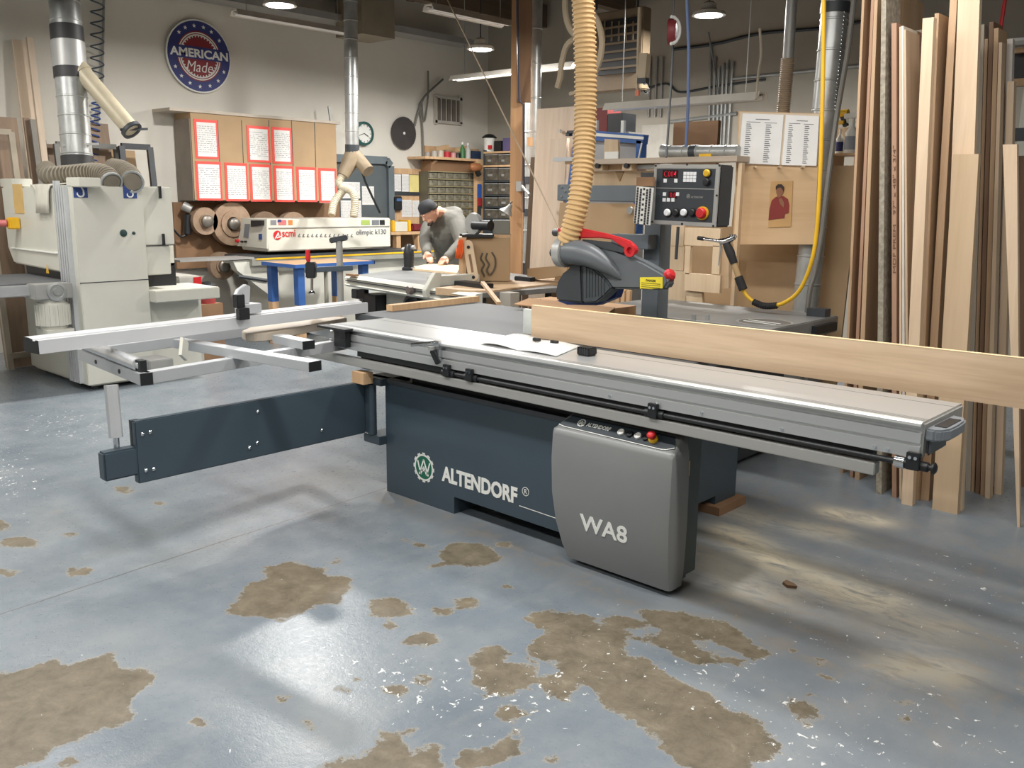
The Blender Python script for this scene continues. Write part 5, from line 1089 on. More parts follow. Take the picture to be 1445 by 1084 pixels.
# red pail and grey machine box beside the sander
p = az(303, 470, 0.0); c = Vector((-8.0, 5.0, 0.0)); c = ad(305, 420, 9.1); c = Vector((c.x, c.y, 0.0))
zt, zb = ad(305, 403, 9.1).z, ad(305, 428, 9.1).z
gb = thing('grey_machine_box', 'pale grey machine casing with a red stripe behind the sander', 'machine', tuple(Vector((ad(262, 430, 9.4).x, ad(262, 430, 9.4).y, 0))))
a, e = ax(252, 400, -8.05), ax(283, 400, -8.05); MB().box((-8.5, a.y, 0.02), (-8.05, e.y, ax(262, 390, -8.05).z)).build('casing', M('pale grey casing', (182, 180, 172), 0.5), gb, 0.01)
MB().box((-8.48, e.y-0.07, ax(262, 412, -8.05).z), (-8.045, e.y+0.01, ax(262, 392, -8.05).z)).build('red_stripe', m_red, gb)
a2, e2 = ax(285, 400, -8.2), ax(309, 400, -8.2); st = thing('wooden_stool', 'low wooden box stand carrying the red pail behind the fence', 'stand', ((-8.35), (a2.y+e2.y)/2, 0))
zs = ax(297, 429, -8.2).z; MB().box((-8.5, a2.y-0.03, 0), (-8.2, e2.y+0.03, zs)).build('stand_body', m_board, st)
rp = (e2.y-a2.y)/2; o = Vector((-8.2-rp, (a2.y+e2.y)/2, zs)); pa = thing('pail', 'red pail with a round hole in its lid standing behind the flip stop', 'pail', tuple(o)); hh = ax(297, 404, -8.2).z-zs
MB().lathe([(rp*0.9, 0), (rp, hh*0.7), (rp*1.05, hh*0.72), (rp*1.05, hh*0.8), (rp, hh*0.82), (rp, hh)], o).build('pail_body', M('dull red pail', (168, 66, 64), 0.5), pa); MB().lathe([(rp*1.05, hh), (rp*1.05, hh*1.06), (rp*0.6, hh*1.07), (rp*0.6, hh*1.2), (rp*0.5, hh*1.2), (rp*0.5, hh*1.0)], o).build('lid', m_dark, pa)
# ------------------------------------------------------------------ second table saw
o = az(490, 389, 0.88); TM = Matrix.Translation((o.x, o.y, 0)) @ Matrix.Rotation(-0.14, 4, 'Z')
ts = thing('table_saw', 'second table saw with white front rail in front of the worker', 'table saw', (o.x+0.9, o.y+0.4, 0))
MB(TM).prism([(0, 0.06, 0.84), (1.95, 0.06, 0.84), (1.95, 0.98, 0.84), (1.4, 1.05, 0.84), (1.3, 1.5, 0.84), (-0.75, 1.5, 0.84)], (0, 0, 0.04)).build('saw_top', m_iron, ts, 0.003)
MB(TM).prism([(-0.01, 0.06, 0.885), (-0.01, 0.0, 0.88), (-0.01, -0.02, 0.86), (-0.01, 0.0, 0.85), (-0.01, 0.0, 0.82), (-0.01, -0.03, 0.80), (-0.01, 0.0, 0.78), (-0.01, 0.06, 0.78)], (2.0, 0, 0)).build('front_rail', m_cream, ts)
MB(TM).box((0.0, -0.022, 0.834), (1.98, -0.004, 0.842)).build('rail_slot', m_dark, ts)
MB(TM).box((0.35, 0.2, 0.02), (1.4, 0.95, 0.84)).build('saw_cabinet', M('light machine grey', (176, 174, 164), 0.5), ts, 0.01)
MB(TM).lathe([(0.15, 0.0), (0.15, 0.02), (0.12, 0.025), (0.12, 0.0)], (0.85, 0.17, 0.62), (0, -1, 0), 24).bar((0.71, 0.16, 0.62), (0.99, 0.16, 0.62), 0.02, 0.02).build('hand_wheel', m_dark, ts)
MB(TM).prism([(1.05, 0.18, 0.56), (1.3, 0.18, 0.6), (1.36, 0.18, 0.68), (1.3, 0.18, 0.66), (1.08, 0.18, 0.6)], (0, -0.02, 0)).build('tilt_slot', m_black, ts)
MB(TM).box((0.12, 0.1, 0.4), (0.34, 0.3, 0.72)).build('switch_box', m_black, ts, 0.01)
MB(TM).box((1.28, 0.02, 0.885), (1.38, 0.5, 0.97)).build('rip_fence', m_cream, ts, 0.006)
MB(TM).prism([(1.33, -0.05, 0.80), (1.33, 0.08, 0.80), (1.33, 0.1, 0.99), (1.33, 0.04, 1.0), (1.33, -0.06, 0.86)], (0.06, 0, 0)).build('fence_clamp', m_cream, ts, 0.005)
MB(TM).cyl((1.12, -0.06, 0.84), (1.12, 0.0, 0.84), 0.035, 8).build('fence_knob', M('brown grey knob', (110, 100, 96)), ts)
MB(TM).box((0.9, 0.5, 0.8805), (1.25, 0.53, 0.883)).build('blade_insert', m_red, ts)
MB(TM).box((1.42, 0.2, 0.885), (1.8, 0.32, 0.93)).build('mitre_gauge', m_black, ts, 0.004)
for x, y in ((0.05, 0.1), (1.85, 0.1), (0.05, 1.4), (1.2, 1.4)): MB(TM).box((x, y, 0), (x+0.06, y+0.06, 0.84)).build('leg', m_dark, ts)
p = az(498, 390, 0.885); tag(MB().box((p.x-0.08, p.y-0.02, 0.886), (p.x+0.05, p.y+0.03, 0.905)).build('scrap_block', m_board), 'tiny brown scrap at the left end of the second table saw', 'offcut')
# board being worked on
q = [az(*v, 0.882) for v in ((576, 381), (606, 374.5), (650, 377), (645, 388))]
tag(MB().prism([(v.x, v.y, 0.882) for v in q], (0, 0, 0.02)).build('plywood_board', m_ply), 'pale plywood board on the second table saw under the hands of the worker', 'board')
# black grinder like tool at the left of the board
p = az(575, 371, 0.882); tl = thing('router', 'small black power tool standing at the left end of the plywood board', 'tool', tuple(p))
p = ad(577, 378, 9.3); p = Vector((p.x, p.y, 0.883)); ROOT[tl.name] = tuple(p); tl.location = p
MB().lathe([(0.07, 0.0), (0.07, 0.02), (0.05, 0.03), (0.055, 0.16), (0.04, 0.24), (0.02, 0.26)], p).build('tool_body', m_black, tl); MB().cyl(p+Vector((-0.06, -0.03, 0.2)), p+Vector((0.06, 0.03, 0.23)), 0.022, 10).build('tool_grip', m_steel, tl)
# ------------------------------------------------------------------ slab, box and bits at the right end of the second saw
YB2 = 5.62
def vb(mb, dist, x0, y0, x1, y1, depth):
    """box seen square-on from the aisle: its front stands at the given distance, depth runs away from the aisle"""
    xm, ym = (x0+x1)/2, (y0+y1)/2; c = ad(xm, ym, dist); v = Vector((c.x, c.y, 0)).normalized(); s = Vector((v.y, -v.x, 0)); D = c.dot(v)
    def hit(px, py): r = ad(px, py, 1.0)-Vector((0, 0, CAMH)); t = D/r.dot(v); return r*t+Vector((0, 0, CAMH))
    l, r_, t, u = hit(x0, ym), hit(x1, ym), hit(xm, y0), hit(xm, y1); l.z = r_.z = u.z; h = t.z-u.z
    return mb.prism([l, r_, r_+v*depth, l+v*depth], (0, 0, h))
bx = thing('tool_box', 'fibreboard box with three routed wavy lines on its face', 'box', tuple(ay(690, 396, YB2)))
vb(MB(), 7.86, 658, 336, 720, 397, 0.3).build('box_body', m_mdf, bx, 0.004)
vb(MB(), 7.82, 647.5, 335, 658, 397.4, 0.34).build('side_board', m_pine, bx)
vb(MB(), 7.81, 652, 331.5, 696, 335.5, 0.34).build('top_strip', m_black, bx)
for pts in ([(681,357),(678.5,365),(683,373),(680,381),(684,390)], [(687.5,357),(685.5,365),(690,373),(687,381),(690,388)], [(694,356),(698.5,364),(699,374),(696.5,382),(692,388)]):
    MB().tube(bez([ad(*p, 7.855) for p in pts], 6), 0.008, 6).build('routed_line', M('dark routed groove', (92, 84, 70)), bx)
hw = thing('slotted_handle', 'slotted plywood strip with round ends leaning on the fibreboard box', 'strip', tuple(ay(668, 398, YB2-0.06)))
A_, B_ = ad(660.5, 346, 7.80), ad(669, 397, 7.74); d = (B_-A_).normalized(); vv = Vector((A_.x, A_.y, 0)).normalized(); sd_ = d.cross(vv).normalized(); rr = 0.043
pts = [A_+sd_*rr*math.cos(a)-d*rr*math.sin(a) for a in np.linspace(0, PI, 9)]+[B_-d*rr+sd_*rr*math.cos(a)-d*rr*math.sin(a) for a in np.linspace(PI, 2*PI, 9)]
MB().prism(pts, vv*-0.022).build('strip_body', m_ply, hw, 0.004); MB().bar(A_.lerp(B_, 0.25)-vv*0.022, A_.lerp(B_, 0.75)-vv*0.022, 0.006, 0.02, vv.cross(d)).build('slot', m_board, hw)
for f_ in (0.05, 0.88): p = A_.lerp(B_, f_); MB().cyl(p-vv*0.02, p-vv*0.034, 0.014, 10).build('knob', m_black, hw)
a = ay(648, 345, YB2-0.03); b = MB(); R = []
for i, (py, w, sft) in enumerate(((338, 3.5, 2), (346, 5, 0.5), (355, 6, -0.5), (365, 6, -2.0))):
    pc = ad(648.5+sft*0.6, py, 7.76); R.append([b.v(pc+Vector((dx*w*0.0048, -0.02*math.cos(dx*2.5+i), 0))) for dx in (-1, -0.5, 0, 0.5, 1)])
for A2, B2 in zip(R, R[1:]):
    for k in range(4): b.f([A2[k], A2[k+1], B2[k+1], B2[k]], True)
ob = b.build('orange_cloth', M('orange cloth', (226, 96, 40), 0.8)); sm = ob.modifiers.new('solid', 'SOLIDIFY'); sm.thickness = 0.012
tag(ob, 'bright orange cloth hanging at the left side of the fibreboard box', 'cloth')
zt = ad(690, 335.5, 7.86).z
p = ad(676, 334, 7.98); t = thing('bench_grinder', 'black and grey grinder standing on the fibreboard box', 'tool', (p.x, p.y, zt))
MB().box((p.x-0.16, p.y-0.08, zt+0.005), (p.x+0.14, p.y+0.08, zt+0.025)).build('base', m_black, t); MB().lathe([(0.09, -0.025), (0.1, 0.0), (0.09, 0.025)], (p.x-0.06, p.y, zt+0.11), (0, 1, 0), 20).build('wheel_guard', m_steel, t); MB().cyl((p.x-0.06, p.y, zt+0.1), (p.x+0.14, p.y, zt+0.1), 0.045, 14).build('motor', m_black, t)
vb(MB(), 7.9, 697, 331, 721, 336, 0.2).build('riser_block', m_pine, bx)
tag(vb(MB(), 7.91, 695, 311, 720, 331, 0.18).build('grey_case', M('grey tool case', (124, 124, 116), 0.5), None, 0.006), 'grey tool case on a pine riser beside the timber post', 'box')
sl = thing('bench_slab', 'thick pale plywood slab with a chamfered end, right of the second saw', 'slab', tuple(az(700, 408, 0.0)))
zt2 = 0.895; f0, f1 = az(648, 409, zt2), az(803, 392, zt2); d = Vector((f1.x-f0.x, f1.y-f0.y, 0)).normalized(); s = Vector((d.y, -d.x, 0))
if s.x < 0: s = -s
L = (Vector((f1.x, f1.y, 0))-Vector((f0.x, f0.y, 0))).length; o = Vector((f0.x, f0.y, zt2-0.055))
MB().prism([o+d*t+s*w for t, w in ((0, -0.02), (0.02, 0.12), (0.16, 0.22), (L, 0.22), (L, -0.25), (0, -0.25))], (0, 0, 0.055)).build('slab_top', W('plywood slab', (196, 156, 112), (220, 184, 140), 'Y', 8), sl)
for t in (0.3, L-0.3): p = o+d*t+s*0.1; MB().box((p.x-0.05, p.y-0.05, 0), (p.x+0.05, p.y+0.05, zt2-0.055)).build('leg', m_pine, sl)
a = ay(748, 392, 6.0); tag(MB().prism([ay(744, 379, 6.0), ay(744, 396, 6.0), ay(800, 389, 6.0), ay(800, 374, 6.0)], (0, 0.12, 0)).build('timber_beam', m_mdf), 'square tan beam lying behind the plywood slab, left of the saw guard', 'beam')
A_, B_ = ad(681, 399, 6.9), ad(704, 428, 6.4); tag(MB().bar(A_, B_, 0.03, 0.02).build('thin_stick', m_pine), 'thin pine stick leaning down from the edge of the plywood slab', 'stick')
A_ = ad(712, 415, 6.8); tag(MB().box((A_.x-0.05, A_.y, 0.0), (A_.x+0.06, A_.y+0.1, A_.z+0.01)).build('white_post', M('whitewashed post', (176, 170, 158), 0.7)), 'short whitewashed post under the plywood slab', 'post')
p = ad(742, 395, 7.2); tag(MB().box((p.x-0.1, p.y-0.03, p.z-0.01), (p.x+0.08, p.y+0.03, p.z+0.025)).build('hand_stapler', m_black, None, 0.006), 'small black tool lying on the plywood slab beside the timber post', 'tool')
# cardboard cartons behind the iron table
YC = 4.42
ct = thing('carton', 'opened brown cardboard carton behind the iron table, under the saw guard', 'carton', tuple(ay(805, 440, YC)))
m_card = M('brown cardboard', (172, 134, 96), 0.8, 0, 0.06)
a, e = ay(746, 430, YC), ay(868, 430, YC); zt = ay(800, 428, YC).z
MB().box((a.x, YC, 0.3), (e.x, YC+0.22, zt)).build('carton_body', m_card, ct)
MB().prism([ay(746, 424, YC-0.01), ay(802, 432, YC-0.01), ay(802, 436, YC-0.01), ay(744, 432, YC-0.01)], (0, 0.006, 0)).build('flap', m_card, ct)
MB().prism([(a.x, YC, zt), (e.x, YC, zt), (e.x+0.02, YC-0.12, zt-0.03), (a.x-0.02, YC-0.12, zt-0.03)], (0, 0, 0.006)).build('flap', m_card, ct)
MB().box((a.x+0.1, YC+0.05, 0.0), (e.x-0.1, YC+0.2, 0.3)).build('carton_base', m_card, ct)
for px, py in ((763, 430), (762, 427)):
    pass
c = ay(763, 431, YC-0.003); MB(YF(c)).prism([(-0.045, 0, 0), (0, -0.03, 0), (0.045, 0, 0), (0, 0.04, 0)], (0, 0, 0.002)).build('printed_mark', m_dark, ct)
c = ay(789, 434, YC-0.003); b = MB(YF(c)); 
for r_ in ((-0.06, -0.03, 0.06, -0.024), (-0.06, 0.024, 0.06, 0.03), (-0.06, -0.03, -0.054, 0.03), (0.054, -0.03, 0.06, 0.03), (-0.03, -0.01, -0.012, 0.012), (0.012, -0.01, 0.03, 0.012)): b.box((r_[0], r_[1], 0), (r_[2], r_[3], 0.002))
b.build('printed_mark', m_dark, ct)
# ------------------------------------------------------------------ timber post, duct behind it, stay rope
pp = ad(728.5, 330, 9.6); PX, PY = pp.x, pp.y; hw_ = 0.065
po = thing('timber_post', 'timber post from floor to ceiling in the middle of the shop', 'post', (PX, PY, 0))
PMx = Matrix.Translation((PX, PY, 0)) @ Matrix.Rotation(0.62, 4, 'Z')
MB(PMx).box((-hw_, -hw_, 0), (hw_, hw_, ZC)).build('shaft', W('orange fir post', (176, 122, 72), (206, 152, 98), 'Z', 9), po, 0.004)
MB(PMx).box((0.0, -hw_-0.06, ad(735, 145, 9.6).z), (0.14, -hw_+0.02, ZC)).build('upper_cleat', W('dark fir cleat', (120, 84, 54), (150, 108, 72), 'Z', 9), po)
MB().tube([ad(739, 300, 9.5), ad(739, 148, 9.5), ad(733, 143, 9.5), ad(730, 20, 9.5), ad(730, -30, 9.5)], 0.012, 6).build('conduit', M('dark blue conduit', (62, 66, 84), 0.5), po)
MB().bar(ad(735, 256, 9.5), ad(735, 270, 9.5), 0.07, 0.07, (1, 0, 0)).build('switch_box', m_steel, po)
d3 = thing('dust_duct', 'galvanised duct standing right behind the timber post', 'duct', tuple(ad(749, 420, 10.2)))
lo = ad(748, 420, 10.2); duct(MB(), (lo.x, lo.y, 0.9), (lo.x, lo.y, ZC), 0.085, 0.35, 18).build('duct_pipe', m_galv, d3)
for py in (255, 300): zc = ad(748, py, 10.2).z; MB().cyl((lo.x, lo.y, zc-0.04), (lo.x, lo.y, zc+0.04), 0.092, 16).build('tape_band', m_dark, d3)
MB().box((lo.x-0.1, lo.y-0.1, 0), (lo.x+0.1, lo.y+0.1, 0.9)).build('duct_boot', m_dark, d3)
for py in (200, 362): p = ad(744, py, 9.9); MB().bar(p, ad(752, py, 9.9), 0.04, 0.09).build('strap_block', m_pine, d3)
tag(MB().cyl(ad(622, -20, 8.6), ad(800, 345, 6.6), 0.006, 6).build('stay_rope', M('tan rope', (170, 150, 124))), 'thin tan rope running diagonally down across the timber post', 'rope')
tag(MB().cyl(ad(737, 263, 8.9), ad(747, 275, 8.7), 0.014, 8).build('rope_tensioner', m_steel), 'small steel tensioner on the diagonal rope by the timber post', 'tensioner')
p = ad(716, 297, 9.4); t = thing('work_lamp', 'small silver clamp lamp on the timber post beside the bin rack', 'lamp', tuple(p))
MB().lathe([(0.02, 0.07), (0.03, 0.03), (0.075, -0.03), (0.07, -0.03), (0.026, 0.028)], p, (0.4, 0.3, 0.8), 16).build('shade', m_steel, t)
MB().tube([p+Vector((0.02, 0.02, 0.07)), ad(722, 285, 9.5)], 0.01, 6).build('lamp_arm', m_dark, t)
# ------------------------------------------------------------------ worker
def person():
    R_ = thing('person', 'bowed person in a grey hoodie and black cap working at the second table saw', 'person', (ad(638, 340, 10.5).x, ad(638, 340, 10.5).y, 0))
    J = dict(pel=ad(638, 380, 10.5), wai=ad(637, 355, 10.48), che=ad(630, 326, 10.35), nb=ad(627, 304, 10.28), nk=ad(620, 299, 10.22), hd=ad(606, 299, 10.12),
             ls=ad(645, 313, 10.2), le=ad(651, 344, 10.0), lw=ad(630, 365, 9.8), rs=ad(608, 312, 10.42), re=ad(600, 338, 10.25), rw=ad(602, 358, 9.95))
    hx = (J['ls']-J['rs']); hx.z = 0; hx.normalize()
    LH, RH = J['pel']+hx*0.1, J['pel']-hx*0.1
    face = (J['hd']-J['nk']); fz = Vector((face.x*0.75-0.08, face.y*0.75-0.12, -0.24)).normalized()   # the way the face looks
    upv = (Vector((0, 0, 1))-fz*fz.z).normalized(); sdv = fz.cross(upv).normalized(); HM = Matrix((sdv, fz, upv)).transposed()
    def head_pt(x, y, z): return J['hd']+HM @ Vector((x, y, z))
    b = MB()
    b.tube(bez([J['pel']+Vector((0, 0, -0.06)), J['pel'], J['wai'], J['che'], J['nb']], 4), [0.12, 0.12, 0.12, 0.12, 0.12, 0.12, 0.12, 0.12, 0.12, 0.12, 0.12, 0.12, 0.12, 0.11, 0.1, 0.08, 0.065], 16)
    b.tube([J['nb'], J['nk'], J['hd']], [0.07, 0.06, 0.055], 12)
    ball(b, J['hd'], (0.075, 0.095, 0.115), 18, 14, HM); ball(b, head_pt(0, 0.035, -0.06), (0.055, 0.065, 0.06), 14, 10, HM)
    b.tube([head_pt(0, 0.088, 0.02), head_pt(0, 0.112, -0.02), head_pt(0, 0.098, -0.03)], [0.008, 0.015, 0.012], 8)
    for s in (-1, 1): ball(b, head_pt(0.075*s, 0.0, -0.005), (0.012, 0.022, 0.034), 8, 8, HM); ball(b, head_pt(0.03*s, 0.088, 0.028), (0.022, 0.012, 0.008), 8, 6, HM)
    ball(b, head_pt(0, 0.095, -0.062), (0.026, 0.01, 0.006), 8, 6, HM)
    for s, e, w in (('ls', 'le', 'lw'), ('rs', 're', 'rw')):
        b.tube([J['che'].lerp(J[s], 0.5), J[s], J[s].lerp(J[e], 0.5), J[e], J[e].lerp(J[w], 0.4), J[w]], [0.055, 0.055, 0.048, 0.042, 0.04, 0.03], 12)
    for (w, tgt) in (('lw', ad(617, 372, 9.64)), ('rw', ad(609, 369, 9.8))):
        d = (tgt-J[w]).normalized(); sd2 = d.cross(Vector((0, 0, 1))).normalized(); nn = sd2.cross(d); W0 = J[w]
        b.tube([W0, W0+d*0.04, W0+d*0.085], [0.03, 0.04, 0.038], 10)
        for k, (o_, L_) in enumerate(((-0.03, 0.07), (-0.011, 0.085), (0.009, 0.08), (0.028, 0.062))):
            r0 = W0+d*0.08+sd2*o_; b.tube([r0-d*0.02, r0, r0+d*L_*0.5-nn*0.008, r0+d*L_-nn*0.028], [0.01, 0.0105, 0.0095, 0.008], 8)
        sg = -1 if w == 'lw' else 1; r0 = W0+d*0.03+sd2*0.03*sg; b.tube([r0, r0+d*0.03+sd2*0.022*sg-nn*0.01, r0+d*0.062+sd2*0.028*sg-nn*0.024], [0.014, 0.0115, 0.009], 8)
    for hpt in (LH, RH):
        kn = Vector((hpt.x-0.02, hpt.y-0.06, 0.48)); an = Vector((hpt.x, hpt.y, 0.09)); b.tube([hpt, kn, an], [0.09, 0.06, 0.042], 12); b.tube([an+Vector((0, 0, -0.03)), an+Vector((-0.02, -0.13, -0.055))], [0.045, 0.035], 10)
    body = b.build('body', m_skin, R_)
    def bake(o, vox):
        md = o.modifiers.new('fuse', 'REMESH'); md.mode = 'VOXEL'; md.voxel_size = vox; s = o.modifiers.new('soften', 'SMOOTH'); s.iterations = 2; s.factor = 0.4
        dg = bpy.context.evaluated_depsgraph_get(); me = bpy.data.meshes.new_from_object(o.evaluated_get(dg)); me.name = o.name
        for p in me.polygons: p.use_smooth = True
        o.modifiers.clear(); o.data = me
    bake(body, 0.007)
    m_hood = M('grey hoodie cloth', (104, 103, 97), 0.85, 0, 0.1, 12, bumps=0.15)
    b = MB(); b.tube(bez([J['pel']+Vector((0, 0, -0.05)), J['pel'], J['wai'], J['che'], J['nb']], 4), [0.175, 0.18, 0.18, 0.178, 0.178, 0.178, 0.18, 0.182, 0.186, 0.19, 0.196, 0.20, 0.20, 0.19, 0.165, 0.125, 0.09], 18)
    for s, e, w in (('ls', 'le', 'lw'), ('rs', 're', 'rw')):
        b.tube([J['che'].lerp(J[s], 0.4), J[s]+Vector((0, 0, -0.01)), J[s].lerp(J[e], 0.5), J[e], J[e].lerp(J[w], 0.45), J[e].lerp(J[w], 0.93)], [0.13, 0.115, 0.088, 0.072, 0.064, 0.046], 14); b.tube([J['nb']+Vector((0, 0, -0.04)), J['nb'].lerp(J[s], 0.6)+Vector((0, 0, -0.01)), J[s]], [0.1, 0.11, 0.1], 14)
        for f_, rr_ in ((0.82, 0.056), (0.9, 0.054)): ball(b, J[e].lerp(J[w], f_), rr_, 12, 8)
    b.tube(bez([J['nb']+hx*0.10+Vector((0, 0, -0.01)), J['nb']+hx*0.07+Vector((0.06, 0.07, 0.02)), J['nb']+Vector((0.08, 0.09, 0.04)), J['nb']-hx*0.07+Vector((0.04, 0.08, 0.03)), J['nb']-hx*0.10], 4), [0.045]+[0.062]*15+[0.045], 10)
    hd_ = b.build('hoodie', m_hood, R_); bake(hd_, 0.012)
    b = MB(); b.tube([J['pel']+Vector((0, 0, 0.0)), J['pel']+Vector((0, 0, -0.13))], [0.165, 0.17], 16)
    for hpt in (LH, RH):
        kn = Vector((hpt.x-0.02, hpt.y-0.06, 0.48)); an = Vector((hpt.x, hpt.y, 0.06)); b.tube([hpt, kn, an], [0.115, 0.085, 0.075], 14)
    tr = b.build('trousers', M('dark grey trousers', (52, 54, 58), 0.85), R_); bake(tr, 0.014)
    for hpt in (LH, RH):
        an = Vector((hpt.x, hpt.y, 0.05)); b = MB(); b.tube([an+Vector((0.02, 0.06, 0.0)), an, an+Vector((-0.03, -0.11, -0.005)), an+Vector((-0.045, -0.19, -0.015))], [0.045, 0.056, 0.05, 0.03], 12); b.build('shoe', m_black, R_)
    # cap, worn low
    b = MB(); cz = HM @ Vector((0, -0.25, 1)).normalized(); prof = [(0.099, 0.0), (0.102, 0.03), (0.094, 0.07), (0.066, 0.1), (0.03, 0.112), (0.004, 0.114)]
    co = head_pt(0, -0.004, 0.022); b.lathe(prof, co, cz, 22)
    cap = b.build('cap', M('black cap cloth', (36, 38, 42), 0.8), R_)
    p = head_pt(0.1, 0.03, 0.06); ball(MB(), p, 0.008, 8, 6).build('cap_button', m_white, cap)
    b = MB(); b.tube([head_pt(0.072, -0.03, 0.01), head_pt(0.055, -0.082, 0.0), head_pt(0, -0.1, -0.005), head_pt(-0.055, -0.082, 0.0), head_pt(-0.072, -0.03, 0.01)], [0.014, 0.02, 0.022, 0.02, 0.014], 8); b.build('hair', M('dark brown hair', (58, 46, 38), 0.8), R_)
    b = MB(); b.tube([head_pt(0.05, 0.06, -0.085), head_pt(0.02, 0.095, -0.1), head_pt(-0.02, 0.095, -0.1), head_pt(-0.05, 0.06, -0.085)], [0.01, 0.02, 0.02, 0.01], 8); b.build('beard', MATS['dark brown hair'], R_)
    pz = ad(622, 322, 10.16); MB().tube([J['nb']+Vector((-0.06, -0.1, -0.06)), J['che']+Vector((-0.10, -0.17, -0.02)), J['wai']+Vector((-0.08, -0.17, 0.0))], 0.005, 6).build('zip', m_dark, R_)
person()
# ------------------------------------------------------------------ flexible hose to the saw guard
fh = thing('flexible_hose', 'wide tan ribbed hose dropping from the ceiling to the saw guard', 'hose', tuple(ay(800, 345, 3.85)))
path = bez([ay(800, 347, 3.84), ay(808, 320, 3.84), ay(817, 280, 3.86), ay(823, 230, 3.9), ay(826, 160, 3.95), ay(826, 80, 3.95), ay(823, 0, 3.95), ay(822, -60, 3.95)], 8)
corrugated(MB(), path, 0.057, 62, 0.07, 18).build('hose_body', M('tan flexible hose', (206, 172, 122), 0.5, 0, 0.06, 3), fh)
# ------------------------------------------------------------------ shaper behind the saw
sp_ = thing('shaper', 'dusty grey cast iron shaper table with a round insert, right behind the oak board', 'shaper', (-3.0, 5.1, 0))
MB().box((-3.72, 4.68, 0.80), (-2.33, 5.58, 0.90)).build('table_top', m_iron, sp_, 0.006)
MB().box((-3.5, 4.75, 0.03), (-2.6, 5.45, 0.80)).build('base', m_dark, sp_, 0.01)
c = az(1075, 463, 0.9); b = MB(Matrix.Translation((-2.50, 4.93, 0.9005))); ring2(b, 0.15, 0.165, 0, 0.003, 40); b.build('insert_ring', m_steel, sp_)
MB().lathe([(0.15, 0), (0.15, 0.0015)], (-2.50, 4.93, 0.9), (0, 0, 1), 40).build('insert', M('darker iron', (104, 104, 102), 0.5, 0.1), sp_)
for dy in (-0.03, 0.03): MB().bar((-2.62, 4.93+dy, 0.9025), (-2.40, 4.90+dy, 0.9025), 0.008, 0.002).build('insert_line', m_white, sp_)
for px in (979, 998): p = az(px, 452, 0.9); MB().box((p.x-0.012, p.y-0.006, 0.90), (p.x+0.012, p.y+0.006, 0.935)).build('guide_pin', m_steel, sp_)
p = az(1167, 440, 0.9); MB().box((-2.47, 5.42, 0.9), (-2.35, 5.5, 0.95)).build('stop_bracket', m_dark, sp_)
MB().box((-2.33, 5.2, 0.82), (-2.30, 5.5, 0.87)).build('side_switch', m_black, sp_)
# ------------------------------------------------------------------ sheets, shelf and jigs behind the shaper
def lean_y(name, Y, pts, mat, label, cat, th=0.02, group=None, bev=0.0):
    """flat sheet facing the saw: outline given, thickness going back"""
    o = MB().prism([ay(*p, Y) for p in pts], (0, th, 0)).build(name, mat, None, bev); return tag(o, label, cat, group)
m_whiteoak = W('white oak veneer', (196, 168, 140), (218, 194, 168), 'Z', 12)
def stand(name, Y, x0, x1, ytop, mat, label, cat='sheet', th=0.02, group='sheets behind the shaper', lean=0.12):
    a, c = ay(x0, ytop, Y+lean), ay(x1, ytop, Y+lean)
    o = MB().prism([(a.x, Y, 0), (c.x, Y, 0), (c.x, Y+lean, a.z), (a.x, Y+lean, a.z)], (0, th, 0)).build(name, mat); return tag(o, label, cat, group)
stand('oak_sheet', 7.0, 758, 838, 154, m_whiteoak, 'tall pale oak panel standing right of the post behind the tan hose', th=0.03)
p = ay(790.5, 185, 7.08); tag(MB().cyl(p, p+Vector((0, -0.012, 0)), 0.018, 12).build('round_knob', m_steel), 'small round steel knob on the tall pale oak panel', 'knob')
stand('oak_strip', 6.8, 777, 800, 196, m_whiteoak, 'shorter pale oak strip standing in front of the tall oak panel', th=0.04)
stand('thin_board', 7.15, 749, 756, 222, m_greyb, 'narrow grey board standing between duct and tall oak panel')
stand('fibreboard_sheet', 6.12, 790, 898, 286, m_mdf, 'tan fibreboard sheet standing behind the tan hose under the guard arm')
p = ay(890, 297, 6.2); tag(MB().cyl(p, p+Vector((0, -0.02, 0)), 0.03, 14).build('cup_hinge', m_steel), 'steel cup hinge on the fibreboard sheet left of the drilled strip', 'hinge')
stand('fibreboard_sheet', 6.36, 1040, 1214, 236, m_mdf, 'largest tan fibreboard sheet, standing behind the yellow hose')
stand('fibreboard_sheet', 6.3, 920, 1042, 316, m_mdf, 'tan fibreboard sheet standing behind the plywood templates')
# blue glue press frame
gp = thing('press_frame', 'blue steel press frame with a white strip leaning behind the tan hose', 'frame', tuple(ay(850, 300, 6.5)))
def G5(px, py, y=6.45): return ay(px, py, y)
MB().prism([G5(812, 182), G5(908, 190), G5(906, 203), G5(808, 196)], (0, 0.08, 0)).build('top_beam', m_blue, gp)
MB().prism([G5(812, 185.5, 6.44), G5(908, 193, 6.44), G5(907.5, 197, 6.44), G5(811, 190, 6.44)], (0, 0.01, 0)).build('white_strip', m_white, gp)
MB().prism([G5(811, 184), G5(818, 184), G5(798, 330), G5(792, 330)], (0, 0.08, 0)).build('upright', m_blue, gp)
MB().prism([G5(898, 198), G5(905, 199), G5(899, 330), G5(892, 330)], (0, 0.08, 0)).build('upright', m_blue, gp)
MB().prism([G5(904.5, 202, 6.44), G5(906, 202, 6.44), G5(901, 225, 6.44), G5(899.5, 225, 6.44)], (0, 0.01, 0)).build('white_strip', m_white, gp)
MB().prism([G5(815, 196, 6.5), G5(898, 202, 6.5), G5(894, 330, 6.5), G5(798, 330, 6.5)], (0, 0.02, 0)).build('back_sheet', M('pale grey sheet', (168, 168, 170), 0.6), gp)
